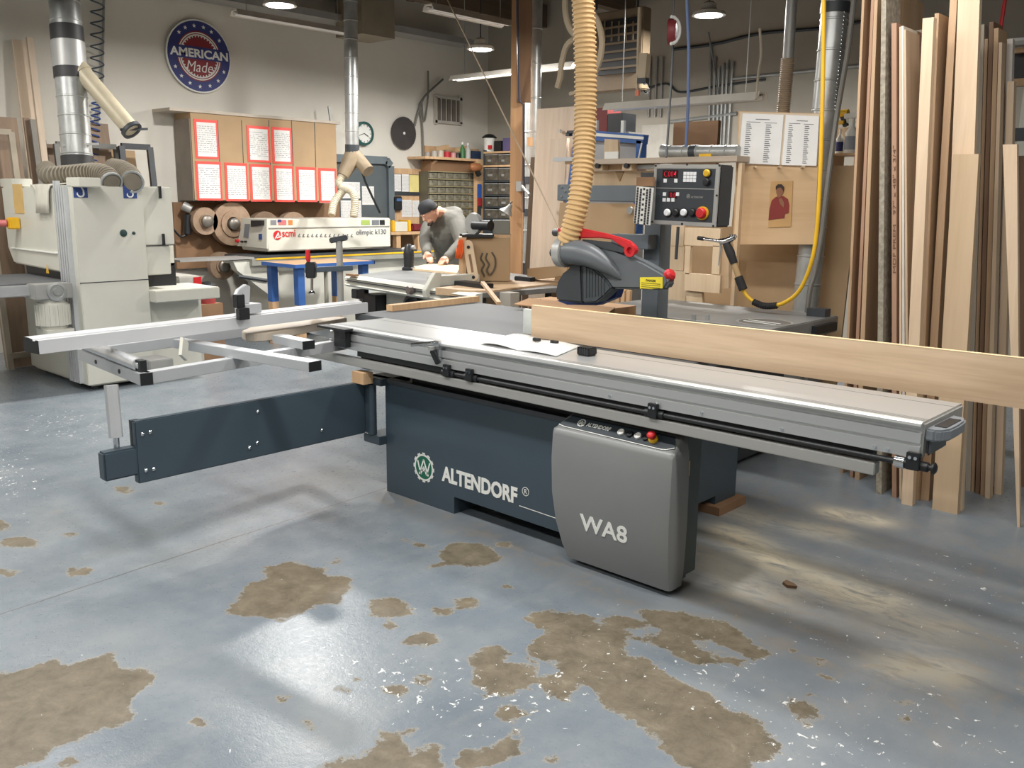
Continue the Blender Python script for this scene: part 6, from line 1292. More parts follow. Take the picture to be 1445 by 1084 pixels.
for x0, y0, x1, y1 in ((800, 184, 816, 188), (798, 187, 803, 192)): yb(MB(), 6.42, x0, y0, x1, y1, 0.05).build('side_clamp', m_dark, gp)
MB().cyl(G5(800, 328, 6.42), G5(786, 328, 6.42), 0.03, 12).cyl(G5(790, 328, 6.42), G5(782, 328, 6.42), 0.035, 12).build('crank_handle', m_dark, gp)
lean_y('template_block', 6.3, [(853, 196), (872, 197), (872, 224), (852, 224)], m_ply, 'small plywood block hanging in front of the blue press frame', 'block', 0.03)
yb(MB(), 6.29, 853, 214, 872, 224, 0.012).build('white_patch', m_white, COL.objects['template_block'])
# long shelf board
shb = thing('shelf', 'long grey wood shelf board with an aluminium end running behind the pendant', 'shelf', tuple(ay(920, 230, 5.9)))
yb(MB(), 5.9, 807, 222.5, 1040, 230, 0.18).build('shelf_board', W('greyed shelf board', (166, 146, 124), (188, 170, 148), 'X', 10), shb)
yb(MB(), 5.89, 780, 222, 808, 227.5, 0.05).build('aluminium_profile', m_alu, shb); yb(MB(), 5.92, 797, 228, 813, 231.5, 0.05).build('batten', m_pine, shb)
yb(MB(), 6.0, 888, 233, 930, 238, 0.05).build('aluminium_profile', m_alu, shb); yb(MB(), 6.02, 820, 231, 926, 240, 0.05).build('batten', m_pine, shb)
for px in (843, 884):
    yb(MB(), 5.93, px-6, 230, px+7, 240.5, 0.08).build('wedge_block', m_ply, shb); p = ay(px+2, 234, 5.92); MB().cyl(p, p+Vector((0, -0.03, 0)), 0.02, 8).build('wing_knob', m_black, shb)
yb(MB(), 6.1, 815, 241, 925, 262, 0.03).build('back_board', m_ply, shb)
for px in (876, 866): pass
MB().prism([ay(868, 242, 6.09), ay(880, 242, 6.09), ay(874, 256, 6.09)], (0, 0.02, 0)).build('pointed_batten', m_mdf, shb)
yb(MB(), 5.95, 1036, 230, 1041, 440, 0.04).build('support_upright', m_ply, shb); yb(MB(), 6.0, 808, 228, 813, 440, 0.04).build('support_upright', m_ply, shb)
tag(yb(MB(), 6.88, 836, 187, 881, 520, 0.3).build('tall_cabinet', M('dull grey cabinet', (120, 118, 114), 0.6)), 'dull grey tall cabinet hidden mostly behind the blue press frame, carrying two boxes', 'cabinet')
for px0, px1, yt, mm, lab_ in ((838, 857, 152, M('dull red box', (118, 42, 40), 0.6), 'dull red box high behind the tan hose'), (857.5, 879, 160, m_black, 'black box behind the blue press frame, beside the dull red box')):
    tag(yb(MB(), 6.9, px0, yt, px1, 186, 0.2).build('storage_box', mm), lab_, 'box', 'boxes behind the press frame')
for px, lab_ in ((838, 'left'), (876, 'right')): tag(yb(MB(), 6.46, px, 170, px+4, 184 if px < 850 else 187.5, 0.03).build('white_batten', m_white), 'short white batten standing above the blue press frame, %s of two' % lab_, 'batten', 'white battens on the press frame')
# drilled gauge strips
dg_ = thing('drill_template', 'white drilling template full of holes hanging left of the pendant', 'template', tuple(ay(905, 318, 5.0)))
b = MB(); b.prism([ay(898, 263, 4.15), ay(921, 265, 4.15), ay(916, 318, 4.15), ay(894, 315, 4.15)], (0, 0.012, 0)); b.build('template_plate', m_white, dg_)
lh = MB()
for i in range(5):
    for j in range(14):
        if i == 2 and j % 2: continue
        t, u = (i+0.5)/5, (j+0.5)/14; p = ay(898+t*22-u*4.5, 264+u*51+t*2+(1.5 if i % 2 else 0), 4.148); lh.box((p.x-0.006, p.y, p.z-0.006), (p.x+0.006, p.y+0.002, p.z+0.006))
lh.build('hole_pattern', m_dark, dg_)
yb(MB(), 4.17, 898, 250, 921, 263, 0.02).build('hanger_block', m_board, dg_)
# plywood templates with square openings
def frame_sheet(Y, o, h, mat, label, th=0.02):
    """rectangular sheet o=(x0,y0,x1,y1) with a rectangular opening h"""
    b = MB(); x0, y0, x1, y1 = o; a0, b0, a1, b1 = h
    for q in ((x0, y0, x1, b0), (x0, b1, x1, y1), (x0, b0, a0, b1), (a1, b0, x1, b1)): yb(b, Y, *q, th)
    return tag(b.build('plywood_template', mat), label, 'template', 'plywood templates with square openings')
frame_sheet(5.85, (917, 318, 965, 560), (919, 347, 936, 381), m_ply, 'plywood template below the pendant, left, opening at its left edge', 0.03)
frame_sheet(5.8, (966, 322, 1016, 412), (973.5, 347, 1005, 387), m_ply, 'plywood template with one square opening, in front of its neighbour', 0.03)
lean_y('plywood_strip', 5.83, [(967, 405), (990, 405), (998, 560), (978, 560)], m_ply, 'plywood strip under the template with one square opening', 'strip', 0.03)
lean_y('plywood_strip', 5.9, [(1016, 340), (1029, 338), (1028, 407), (1016, 408)], m_ply, 'narrow plywood strip standing behind the air gun', 'strip', 0.03)
tag(MB().cyl(ay(957, 320, 5.78), ay(954, 366, 5.78), 0.012, 8).build('hanging_rod', m_dark), 'thin dark rod hanging below the control pendant in front of the templates', 'rod')
for k in range(3): stand('pine_stave', 5.7, 869+k*7.5, 874+k*7.5, 408+k, m_pine, 'pine stave standing behind the saw guard tip, %s of three' % ('left', 'middle', 'right')[k], 'stave', 0.03, 'staves behind the saw guard', 0.02)
# board with the two printed lists
lb = thing('list_board', 'plywood board with two printed number lists at its top', 'board', tuple(ay(1100, 345, 6.1)))
MB().prism([ay(1042, 157, 6.1), ay(1158, 160, 6.1), ay(1149, 345, 6.1), ay(1034, 345, 6.1)], (0, 0.02, 0)).build('board', W('tan plywood', (190, 150, 102), (212, 174, 126), 'X', 6), lb)
MB().prism([ay(1044, 158, 6.09), ay(1157, 161, 6.09), ay(1153, 233, 6.09), ay(1040, 232, 6.09)], (0, 0.01, 0)).build('pale_mount', M('pale mount', (214, 196, 172), 0.7), lb)
def list_sheet(pts):
    q = [ay(*p, 6.083) for p in pts]; o = MB().prism(q, (0, 0.004, 0)).build('printed_list', m_paper, lb)
    def uv(u, v): return q[0].lerp(q[1], u).lerp(q[3].lerp(q[2], u), v)+Vector((0, -0.001, 0))
    b = MB()
    def dash(u0, u1, v, h=0.012): b.prism([uv(u0, v), uv(u1, v), uv(u1, v+h), uv(u0, v+h)], (0, -0.0008, 0))
    dash(0.34, 0.68, 0.10, 0.014); dash(0.12, 0.46, 0.16, 0.01); dash(0.56, 0.86, 0.165, 0.01)
    for k in range(19):
        v = 0.20+k*0.041; dash(0.12, 0.22+0.02*(k % 3), v, 0.016); dash(0.60, 0.70+0.02*((k+1) % 3), v+0.004, 0.016)
    b.build('print_lines', m_ink, o)
list_sheet([(1048, 160), (1106, 162), (1100, 233), (1042, 230)]); list_sheet([(1109, 162), (1156, 164), (1152, 234), (1103, 233)])
for px in (1067, 1101, 1134):
    p = ay(px, 236, 6.09); MB().cyl(p+Vector((-0.02, 0.01, 0)), p+Vector((0.05, -0.10, 0)), 0.008, 8).build('wooden_peg', m_ply, lb)
pic = thing('picture', 'small cut out picture of a man in a red shirt on the list board', 'picture', tuple(ay(1100, 312, 6.08)))
def pp_(pts, z, mat, nm): return MB().prism([ay(*p, 6.095-z) for p in pts], (0, -0.002, 0)).build(nm, mat, pic)
pp_([(1088, 256), (1119, 255), (1116, 320), (1084, 321)], 0.0, M('yellowed tape', (196, 156, 104), 0.35), 'clear_tape')
pp_([(1084.5, 311), (1086, 295), (1089, 283), (1094, 278.5), (1100, 276), (1106, 277), (1112, 281), (1114, 290), (1113, 301), (1108, 302), (1107, 308), (1096, 309)], 0.003, M('red shirt print', (130, 42, 36), 0.5), 'red_shirt')
pp_([(1095.5, 262.5), (1098, 261), (1103, 261.5), (1105.5, 265), (1105, 273), (1102, 278), (1098, 279), (1095.5, 272)], 0.0055, M('printed skin', (140, 92, 66), 0.5), 'face')
pp_([(1095, 268), (1094.8, 263), (1098, 260), (1103, 260), (1106.5, 264), (1106, 271), (1104.5, 268), (1102, 264.5), (1098, 264.5)], 0.008, M('printed hair', (50, 34, 28), 0.5), 'hair')
pp_([(1099, 281), (1103, 279), (1107, 287), (1106, 293), (1101, 288)], 0.0055, MATS['printed skin'], 'hand')
# ------------------------------------------------------------------ air gun on its yellow hose
ag = thing('air_gun', 'air blow gun hanging on a yellow hose beside the plywood templates', 'air gun', tuple(ay(1020, 340, 5.4)))
YA = 5.35
MB().cyl(ay(985, 336, YA), ay(993, 337, YA), 0.014, 10).build('nozzle_tip', m_black, ag)
MB().cyl(ay(993, 337, YA), ay(1016, 340.5, YA), 0.011, 10).build('nozzle', m_chrome, ag)
MB().tube([ay(1014, 340, YA), ay(1024, 341, YA), ay(1036, 335, YA)], [0.014, 0.026, 0.017], 12).build('valve_body', m_chrome, ag)
MB().tube([ay(1024, 342, YA), ay(1030, 355, YA), ay(1036, 372, YA)], [0.023, 0.03, 0.024], 12).build('grip', m_rubber, ag)
MB().tube([ay(1017, 342, YA), ay(1016, 355, YA), ay(1014, 375, YA)], [0.008, 0.006, 0.004], 8).build('trigger', m_steel, ag)
MB().cyl(ay(1036, 372, YA), ay(1043, 393, YA), 0.02, 12).build('hose_barb', M('tan tape', (176, 146, 104)), ag)
MB().cyl(ay(1042, 391, YA), ay(1049, 409, YA), 0.028, 12).build('coupling', m_rubber, ag)
for dx in (0, 3.5, 7): MB().tube(bez([ay(1028+dx, 338, YA), ay(1030+dx, 331, YA), ay(1033+dx, 335, YA)], 4), 0.004, 6).build('wire_hook', m_chrome, ag)
yh = thing('air_hose', 'yellow air hose looping from the ceiling down to the air gun', 'hose', tuple(ay(1080, 432, YA)))
MB().tube(bez([ay(1048, 408, YA), ay(1055, 419, YA), ay(1068, 428, YA), ay(1085, 431, YA), ay(1105, 428, YA), ay(1128, 410, YA), ay(1145, 370, YA), ay(1153, 320, YA), ay(1158, 230, YA), ay(1161, 120, YA), ay(1163, -40, YA)], 8), 0.0125, 10).build('hose_tube', m_yel, yh)
corrugated(MB(), bez([ay(1063, 426, YA), ay(1075, 431, YA), ay(1086, 432, YA), ay(1097, 431, YA)], 6), 0.02, 12, 0.1).build('tape_wrap', m_rubber, yh)
# ------------------------------------------------------------------ right duct, shelf with bottles, pipes
rd = thing('dust_duct', 'galvanised duct dropping from the ceiling beside the lumber', 'duct', tuple(ad(1140, 440, 6.9)))
lo, hi = ad(1136, 442, 6.9), ad(1183, -30, 7.1); hi_ = lo+(hi-lo)*((ZC-lo.z)/(hi.z-lo.z))
duct(MB(), lo, hi_, 0.09, 0.2, 20).build('duct_pipe', m_galv, rd)
for t0, t1 in ((0.965, 0.995), (0.90, 0.93)): MB().cyl(lo.lerp(hi, t0), lo.lerp(hi, t1), 0.1, 18).build('tape_band', m_dark, rd)
b = MB()
for k in range(26): ball(b, lo.lerp(hi, 0.62+0.29*k/26)+Vector((0.085, -0.035, 0)), 0.008, 6, 4)
b.build('bead_seam', m_chrome, rd)
MB().box((lo.x-0.11, lo.y-0.11, 0), (lo.x+0.11, lo.y+0.11, lo.z)).build('duct_boot', m_steel, rd)
tag(MB().tube(bez([ad(1207, -20, 6.7), ad(1198, 60, 6.7), ad(1190, 110, 6.7), ad(1180, 170, 6.7), ad(1168, 260, 6.6), ad(1160, 330, 6.6), ad(1150, 385, 6.6), ad(1140, 430, 6.6), Vector((*ad(1138, 445, 6.6)[:2], 0.02))], 6), 0.017, 8).build('grey_cable', M('grey hose', (120, 118, 112))), 'grey cable running down beside the right hand duct', 'cable')
ss = thing('bottle_shelf', 'plywood shelf between the right hand duct and the lumber', 'shelf', tuple(ay(1195, 236, 6.6)))
yb(MB(), 6.55, 1170, 216, 1216, 219, 0.25).build('shelf_board', m_pine, ss); yb(MB(), 6.82, 1170, 180, 1216, 219, 0.02).build('shelf_back', m_ply, ss); yb(MB(), 6.58, 1170, 219, 1175, 236, 0.2).build('bracket', m_pine, ss); yb(MB(), 6.58, 1205, 219, 1210, 236, 0.2).build('bracket', m_pine, ss)
zs = ay(1195, 216.2, 6.55).z
def bottle(px, w, ytop, mat, capm, label, Y=6.65, trig=False, lab=None):
    a, c = ay(px-w/2, 216, Y), ay(px+w/2, 216, Y); r = (c.x-a.x)/2; o = Vector(((a.x+c.x)/2, Y+0.02, zs)); h = ay(px, ytop, Y).z-zs
    t = thing('bottle', label, 'bottle', tuple(o), 'bottles on the plywood shelf')
    MB().lathe([(r*0.95, 0), (r, 0.01), (r, h*0.5), (r*0.35, h*0.66), (r*0.3, h*0.74)], o, n=16).build('bottle_body', mat, t)
    MB().lathe([(r*0.38, h*0.73), (r*0.38, h*0.84), (r*0.2, h*0.86)], o, n=12).build('cap', capm, t)
    if trig: MB().bar(o+Vector((-0.06, -0.01, h*0.9)), o+Vector((0.04, 0, h*0.93)), 0.03, 0.035).bar(o+Vector((-0.03, -0.01, h*0.74)), o+Vector((-0.04, -0.015, h*0.88)), 0.015, 0.015).build('trigger_head', capm, t, 0.004)
    if lab: MB().lathe([(r*1.02, h*0.1), (r*1.02, h*0.42)], o, n=16).build('label', lab, t)
bottle(1198, 17, 158, m_white, m_white, 'white spray bottle in the middle of the plywood shelf', trig=True, lab=M('grey blue label', (150, 160, 174)))
bottle(1182, 10, 176, m_white, m_white, 'white bottle with a blue label left of the spray bottle', lab=m_navy)
tag(yb(MB(), 6.70, 1207, 196, 1215, 216, 0.1).build('blue_box', M('blue carton', (66, 110, 170), 0.5)), 'blue carton at the right end of the plywood shelf', 'box')
t = thing('cordless_drill', 'yellow and black drill hanging above the bottles on the plywood shelf', 'tool', tuple(ay(1190, 165, 6.72)))
MB().cyl(ay(1185, 161, 6.7), ay(1197, 160, 6.7), 0.03, 12).build('tool_body', m_yel, t); MB().bar(ay(1189, 163, 6.7), ay(1194, 178, 6.7), 0.04, 0.03).build('tool_handle', m_black, t); MB().box(tuple(ay(1184, 176, 6.75)), tuple(ay(1190, 170, 6.66))).build('battery', m_yel, t)
# back wall pipes
for k, (x0, x1, y0) in enumerate(((1003, 1000, 60), (1009, 1006, 80), (1015, 1011, 95), (1021, 1016, 90), (1027, 1021, 85), (1034, 1027, 88))):
    tag(MB().cyl(ay(x0, y0, YB-0.022), ay(x1, 212, YB-0.022), 0.02, 8).build('conduit', m_galv), 'vertical steel conduit on the back wall behind the hanging fixture, one of six', 'conduit', 'vertical conduits on the back wall')
for (p0, p1, lab_) in (((945, 172), (1040, 160), 'lower horizontal conduit on the back wall under the hanging fixture'), ((1035, 111), (1220, 92), 'upper horizontal conduit on the back wall left of the lumber')):
    tag(MB().cyl(ay(*p0, YB-0.024), ay(*p1, YB-0.024), 0.022, 8).build('conduit', m_galv), lab_, 'conduit')
for k, px in enumerate((918, 927, 935)): tag(MB().cyl(ay(px, 80, YB-0.022), ay(px-3, 165, YB-0.022), 0.016, 8).build('conduit', m_steel), 'slim conduit on the back wall right of the heater, %s of three' % ('left', 'middle', 'right')[k], 'conduit', 'slim conduits by the heater')
tag(MB().tube(bez([ay(950, 70, YB-0.022), ay(1010, 62, YB-0.022), ay(1075, 47, YB-0.022), ay(1160, 40, YB-0.022), ay(1230, 28, YB-0.022)], 6), 0.02, 6).build('wall_cable', m_dark), 'dark cable strung along the top of the back wall', 'cable')
tag(MB().tube(bez([ay(905, 128, YB-0.022), ay(940, 118, YB-0.022), ay(960, 130, YB-0.022), ay(1010, 122, YB-0.022), ay(1080, 112, YB-0.022)], 6), 0.015, 6).build('wall_cable', m_dark), 'dark cable sagging on the back wall behind the hook bracket', 'cable')
h2 = thing('dust_duct', 'horizontal galvanised pipe lying behind the shelf above the pendant', 'duct', tuple(ay(990, 222, 6.6)))
duct(MB(), ay(945, 214.5, 6.05), ay(1042, 214, 6.05), 0.045, 0.12, 16).build('duct_pipe', m_galv, h2); a = ay(975, 214.3, 6.05); MB().cyl(a, a+Vector((0.05, 0, 0)), 0.05, 16).build('tape_band', m_dark, h2)
MB().lathe([(0.045, 0), (0.056, -0.05), (0.06, -0.06)], ay(945, 214.5, 6.05), (1, 0, 0), 16).build('flared_end', m_galv, h2)
tag(yb(MB(), 6.0, 986, 217, 1003, 222.4, 0.08).build('yellow_box', m_yel), 'small yellow box on the shelf board above the pendant', 'box')
tag(yb(MB(), 7.5, 942, 172, 1003, 560, 0.05).build('cardboard_sheet', M('dark cardboard', (116, 88, 62), 0.8)), 'dark cardboard sheet standing behind the horizontal pipe', 'sheet')
tag(yb(MB(), YB-0.02, 905, 176, 942, 225, 0.015).build('wall_patch', M('pale wall sheet', (196, 192, 182), 0.7)), 'pale sheet on the back wall right of the blue press frame', 'sheet')
th_ = thing('flexible_hose', 'pale ribbed hose hanging from the ceiling left of the yellow hose', 'hose', tuple(ad(1106, 160, 7.6)))
MB().cyl(Vector((*ad(1118, -20, 7.6)[:2], ZC)), ad(1112, 84, 7.6), 0.04, 14).build('pipe', m_steel, th_); corrugated(MB(), bez([ad(1112, 82, 7.6), ad(1109, 115, 7.6), ad(1105, 160, 7.6)], 6), 0.048, 26, 0.08).build('hose_body', M('pale flexible hose', (168, 150, 128), 0.6), th_)
# hanging fluorescent fixture (unlit) and the lit one near the post
def strip_px(label, Y, p0, p1, lit, power, drop=None):
    a, c = ay(*p0, Y), ay(*p1, Y); t = strip(label, ((a.x+c.x)/2, Y, (a.z+c.z)/2), abs(c.x-a.x), 'X', power, lit); return t
strip_px('unlit white fluorescent fixture hanging above the control pendant', 6.6, (858, 157), (1076, 141), False, 0)
strip_px('lit fluorescent fixture hanging behind the timber post', 8.2, (640, 112), (812, 98), True, 45)
# unit heater
uh = thing('unit_heater', 'large brown unit heater with a dark grille hanging under the ceiling', 'heater', tuple(ay(870, 125, 7.6)))
m_heat = M('brown heater paint', (122, 106, 84), 0.6)
yb(MB(), 7.6, 836, 14, 906, 128, 0.14).build('casing', m_heat, uh, 0.01); yb(MB(), 7.585, 845, 27, 899, 104, 0.02).build('grille_opening', m_black, uh)
for k in range(6): yb(MB(), 7.57, 845, 36+k*11.5, 899, 39+k*11.5, 0.02).build('grille_bar', m_heat, uh)
for k in range(5): yb(MB(), 7.575, 852+k*10, 30, 854+k*10, 58, 0.015).build('grille_fin', m_heat, uh)
for x in (842, 900): p = ay(x, 14, 7.67); MB().cyl(p, (p.x, p.y, ZC), 0.01, 6).build('hanger', m_dark, uh)
# bent templates hanging
def bent(pts, w, Y, label):
    path = bez([ay(*p, Y) for p in pts], 8); b = MB(); R = []
    for i, p in enumerate(path):
        t = (path[min(i+1, len(path)-1)]-path[max(i-1, 0)]).normalized(); s = Vector((t.z, 0, -t.x)); R.append([b.v(p+s*w), b.v(p-s*w), b.v(p-s*w+Vector((0, 0.02, 0))), b.v(p+s*w+Vector((0, 0.02, 0)))])
    for A2, B2 in zip(R, R[1:]):
        for k in range(4): b.f([A2[k], A2[(k+1) % 4], B2[(k+1) % 4], B2[k]])
    b.f(R[0][::-1]); b.f(R[-1]); return tag(b.build('bent_template', M('pale bent plywood', (158, 142, 118), 0.6)), label, 'template', 'curved templates by the tan hose')
bent([(797, -20), (796, 10), (799, 30), (806, 45), (815, 52)], 0.018, 5.2, 'curved plywood template hanging upper left of the tan hose')
bent([(812, 52), (798, 65), (791, 90), (789, 108), (785, 124)], 0.018, 5.22, 'curved plywood template hanging lower left of the tan hose')
bent([(830, 12), (842, 30), (848, 55), (846, 80), (838, 104)], 0.018, 5.2, 'curved plywood template hanging right of the tan hose')
bent([(822, 118), (815, 128), (803, 133)], 0.012, 5.2, 'short curved template tip low beside the tan hose')
tag(MB().cyl(ay(805, -60, 5.25), ay(818, 60, 5.25), 0.004, 5).build('hanging_string', m_dark), 'thin cord the curved templates hang from', 'cord')
# hook bracket, reel, blue hose
hb = thing('lamp_bracket', 'beige bracket with a steel hook hanging right of the heater', 'bracket', tuple(ay(905, 130, 6.2)))
MB().prism([ay(902, 75, 6.2), ay(913, 75, 6.2), ay(910, 110, 6.2), ay(899, 110, 6.2)], (0, 0.06, 0)).build('bracket_body', M('beige bracket', (188, 172, 146), 0.6), hb)
MB().prism([ay(900, 10, 6.2), ay(903, 10, 6.2), ay(899, 126, 6.2), ay(897, 126, 6.2)], (0, 0.02, 0)).build('strap', MATS['beige bracket'], hb)
MB().tube(bez([ay(905, 112, 6.2), ay(908, 118, 6.2), ay(914, 118, 6.2), ay(916, 126, 6.2), ay(912, 132, 6.2), ay(908, 128, 6.2)], 5), 0.008, 8).build('hook', m_chrome, hb); yb(MB(), 6.19, 899, 110, 911, 117, 0.05).build('clamp', m_dark, hb)
yb(MB(), 6.19, 896, 127, 901, 135, 0.02).build('tag', M('orange tag', (206, 120, 92)), hb)
rl = thing('cord_reel', 'red and white cord reel hanging under the ceiling above the pendant', 'reel', tuple(ad(949, 58, 7.0)))
c = ad(949, 45, 7.0); MB().lathe([(0.085, -0.03), (0.09, -0.02), (0.09, 0.02), (0.085, 0.03)], c, (1, 0.5, 0), 20).build('reel_disc', M('dull red reel', (120, 44, 46), 0.5), rl); MB().tube([c+Vector((0.06*math.cos(a)*0.5+0.03, 0.06*math.cos(a)-0.06, 0.09*math.sin(a))) for a in np.linspace(-1.6, 1.7, 10)], 0.012, 8).build('reel_rim', m_white, rl)
MB().tube([ad(950, 58, 7.0), ad(947, 120, 6.9), ad(943, 180, 6.8), ad(940, 222, 6.7)], 0.008, 6).build('cord', m_dark, rl); MB().cyl(c, (c.x, c.y, ZC), 0.006, 6).build('hanger', m_dark, rl)
tag(MB().tube([Vector((*ad(969, -10, 6.8)[:2], ZC)), ad(969, -10, 6.8), ad(972, 70, 6.8), ad(971, 150, 6.8), ad(968, 207, 6.8)], 0.011, 8).build('air_line', M('blue air line', (92, 110, 150))), 'straight blue air line hanging from the ceiling behind the pendant', 'air line')
tag(MB().tube([ad(1000, 45, 7.8), ad(1009, 100, 7.8), ad(1015, 140, 7.8)], 0.006, 6).build('power_cable', m_dark), 'thin dark cord hanging from the lit lamp above the pendant', 'cord')
tag(MB().tube(bez([ad(1072, 40, 7.4), ad(1074, 75, 7.4), ad(1070, 105, 7.3), ad(1067, 140, 7.1)], 6), 0.01, 6).build('power_cable', M('pale cord', (176, 164, 146))), 'pale cord hanging to the right end of the unlit fixture', 'cord')
for (p0, p1, X_, lab_) in (((330, 17), (492, 53), -9.0, 'long white unlit fixture running along the left wall above the round sign'), ((604, 10), (716, 43), -6.8, 'long white unlit fixture under the ceiling left of the timber post')):
    a, c = ax(*p0, X_), ax(*p1, X_); strip(lab_, (X_, (a.y+c.y)/2, (a.z+c.z)/2), c.y-a.y, 'Y', 0, False)
# ceiling beams seen at the top
def beam(y0, x0, x1, z, label, h=0.3, w=0.14, axis='Y', mat=None):
    o = MB().box((x0, y0, z), (x1, y0+w, z+h)) if axis == 'X' else MB().box((x0, y0, z), (x0+w, x1, z+h)); return struct(o.build('ceiling_beam', mat or W('dark roof beam', (84, 66, 48), (112, 90, 66), 'Y', 6)))
for x in (-8.9, -7.4, -5.9): beam(-3.4, x, 10.2, 3.95, '')
for y in (6.2, 8.6): beam(y, -9.9, 3.4, 4.2, '', 0.25, 0.12, 'X')
struct(MB().box((-9.9, 3.2, 3.72), (-9.6, 9.6, 3.80)).build('ceiling_rail', m_steel))
# ------------------------------------------------------------------ lumber standing at the right
rackp = thing('lumber_rack', 'dark steel lumber rack behind the standing boards at the right edge', 'rack', (-1.2, 6.7, 0))
for z in (1.0, 2.0): MB().box((-2.2, 6.62, z), (0.6, 6.68, z+0.08)).build('rail', m_dark, rackp)
for x in (-2.15, -0.8, 0.5): MB().box((x, 6.6, 0), (x+0.08, 6.7, 3.2)).build('rack_post', m_dark, rackp)
m_l1 = W('pale maple edge', (206, 172, 134), (228, 198, 162), 'Z', 12); m_l2 = W('tan ply edge', (178, 138, 98), (204, 166, 124), 'Z', 12); m_l3 = W('brown walnut edge', (120, 86, 60), (150, 112, 82), 'Z', 12)
m_l4 = M('grey particle board', (158, 150, 134), 0.85, 0, 0.25, 40); m_l5 = W('pinkish core board', (168, 122, 92), (192, 146, 114), 'Z', 12); m_l6 = W('grey beige panel', (164, 150, 130), (186, 172, 152), 'Z', 9)
LUM = [  # seen edges: top x0, x1, y ; at plank height x0, x1 (y = 470) ; front plane y, depth, material, label
 (1217.5,1221,-25, 1195.0,1198.5, 5.22, 0.7, m_l2, 'leftmost tall sheet of the lumber row, its dark face showing'),
 (1230.5,1234.5,-25, 1208.0,1212.5, 5.18, 0.5, m_l5, 'orange tan edged sheet second from the left in the lumber row'),
 (1234.8,1239.5,-25, 1214.5,1220.5, 5.16, 0.7, m_l2, 'tan edged sheet just left of the grey particle board'),
 (1244,1250.5,-25, 1238.5,1246.0, 4.98, 0.2, m_l4, 'grey speckled particle board standing in the lumber row'),
 (1258,1265,33, 1258.5,1265.0, 4.98, 0.5, m_l5, 'orange edged sheet with faint brown print along its edge'),
 (1269,1271,38, 1269,1272, 4.98, 0.2, m_l1, 'thin pale edge right of the printed orange edge'),
 (1271.6,1275.0,37, 1273,1276.5, 4.98, 0.2, M('white edge band', (214, 206, 194), 0.6), 'thin white edged sheet in the middle of the lumber row'),
 (1275.6,1278,42, 1277.5,1281, 4.98, 0.2, m_l1, 'thin pale edge just left of the palest thick maple board'),
 (1302,1317.5,26, 1282.5,1298, 4.90, 0.045, m_l1, 'palest thick maple board standing tall near the middle of the lumber row'),
 (1319,1325,19, 1300,1306, 5.02, 0.15, m_l2, 'tan board just right of the palest maple board'),
 (1328,1338,37, 1304,1312, 5.2, 0.25, m_l6, 'greyish board between two tan boards right of the palest maple board'),
 (1342,1352,-25, 1313,1324, 5.05, 0.25, m_l2, 'tall tan board left of the widest pale board'),
 (1382,1389,35, 1369,1376, 5.40, 0.16, m_l6, 'greyish board first to the right of the widest pale board'),
 (1389.5,1394,55, 1377,1381.5, 5.40, 0.16, m_l2, 'tan board second to the right of the widest pale board'),
 (1396,1402,31, 1383,1389, 5.38, 0.16, m_l3, 'brown board third to the right of the widest pale board'),
 (1402.5,1409,40, 1390,1396.5, 5.36, 0.16, m_l2, 'tan board fourth to the right of the widest pale board'),
 (1409.5,1414,60, 1396.8,1403, 5.33, 0.06, m_l1, 'pale narrow board fifth to the right of the widest pale board'),
 (1421,1431,115, 1410,1420, 5.45, 0.05, m_l1, 'pale board in front of the white faced board'),
 (1414,1429,56, 1404,1419, 5.6, 0.04, M('white laminate', (208, 200, 190), 0.5), 'white faced board near the right edge of the photo'),
 (1415,1435,204, 1425,1437, 4.95, 0.03, m_l1, 'pale board leaning sideways in front, nearest the right edge'),
 (1345,1381,218, 1330,1366, 4.93, 0.04, W('pale tan plank', (190, 156, 114), (212, 180, 140), 'Z', 6), 'short wide pale plank standing in front, top below the tall boards'),
 (1353,1383,-25, 1333,1366, 5.0, 0.04, m_l1, 'widest and tallest pale board, behind the short wide plank'),
 (1280,1301,44, 1284,1300, 5.6, 0.02, m_l6, 'grey beige panel standing left of the palest maple board'),
 (1252,1293,-25, 1246,1286, 6.0, 0.02, W('beige sheet face', (200, 186, 166), (216, 204, 186), 'Z', 6), 'wide beige sheet rising behind the printed orange edge'),
 (1434,1462,220, 1437,1462, 5.7, 0.03, m_l3, 'brown sheet at the far right edge behind the sideways leaning board'),
]
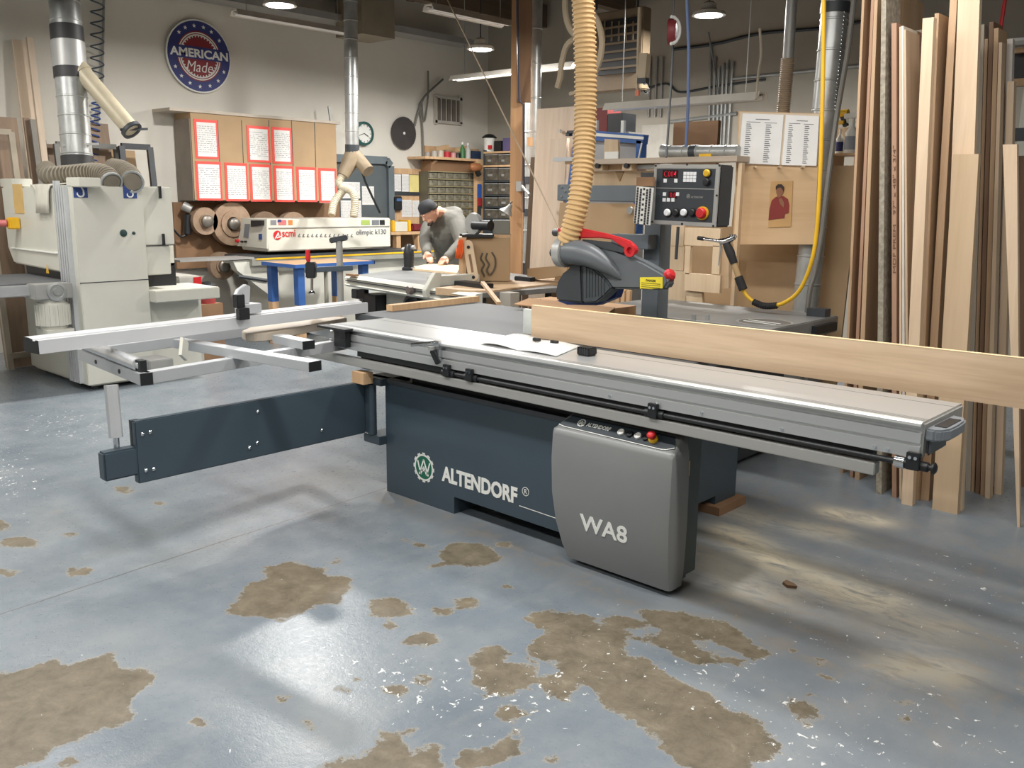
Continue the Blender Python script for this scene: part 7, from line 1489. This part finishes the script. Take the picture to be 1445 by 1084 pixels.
for (b0, b1, yt, a0, a1, yf, dep, mm, lab_) in LUM:
    T0, T1 = ay(b0, yt, yf), ay(b1, yt, yf); Q0, Q1 = ay(a0, 470, yf), ay(a1, 470, yf); T1.z = T0.z
    P0 = T0+(Q0-T0)*(T0.z/(T0.z-Q0.z)); P1 = T1+(Q1-T1)*(T1.z/(T1.z-Q1.z)); P0.z = P1.z = 0
    tag(MB().prism([P0, P1, T1, T0], (0, dep, 0)).build('lumber_board', mm), lab_, 'board', 'boards standing in the lumber row')
# shelf unit glimpsed behind at the right edge
su = thing('shelf_unit', 'white shelf unit with pine rails glimpsed at the upper right edge', 'shelf unit', tuple(ay(1430, 200, 7.6)))
yb(MB(), 7.4, 1392, 54, 1470, 58, 0.5).build('top_board', m_white, su); yb(MB(), 7.6, 1428, 66, 1470, 73, 0.05).build('rail', m_pine, su); yb(MB(), 7.6, 1428, 110, 1470, 120, 0.05).build('rail', m_pine, su); yb(MB(), 7.7, 1428, 122, 1475, 400, 0.05).build('white_panel', m_cream, su); yb(MB(), 7.72, 1395, 58, 1475, 122, 0.05).build('back', m_black, su)
tag(MB().cyl(ay(1421, -20, 6.6), ay(1411, 48, 6.6), 0.012, 8).build('red_hose', m_red), 'red air hose hanging at the upper right above the lumber', 'hose')
# print along the pinkish edge
tl_ = [o for o in COL.objects if o.get('label', '').startswith('orange edged sheet with')][0]
A0, A1 = ay(1264.3, 385, 4.98), ay(1264.3, 205, 4.98)
text('lettering', 'MDF PREM   97" x 48" x 3/4"', frame(A0+Vector((0, -0.001, 0)), A1-A0, (-1, 0, 0)), 0.1, M('faint brown print', (104, 76, 58), 0.7), tl_, fit=((A1-A0).length, 0.016))
# dark cable and hose on the floor behind the saw
tag(MB().tube(bez([az(1034, 650, 0.012), az(1046, 640, 0.012), az(1060, 628, 0.012), az(1090, 630, 0.012), az(1130, 640, 0.012)], 6), 0.012, 8).build('floor_cable', m_black), 'black cable lying on the floor behind the panel saw', 'cable')
p = az(1113, 826, 0.004); b = MB(); b.prism([(p.x-0.03, p.y, 0.0), (p.x, p.y-0.02, 0.0), (p.x+0.035, p.y+0.0, 0.0), (p.x+0.01, p.y+0.02, 0.0), (p.x-0.03, p.y+0.03, 0.0)], (0.004, 0, 0.012))
tag(b.build('dry_leaf', M('dry leaf', (120, 92, 66), 0.8)), 'small dry leaf on the floor right of the control cover', 'leaf')
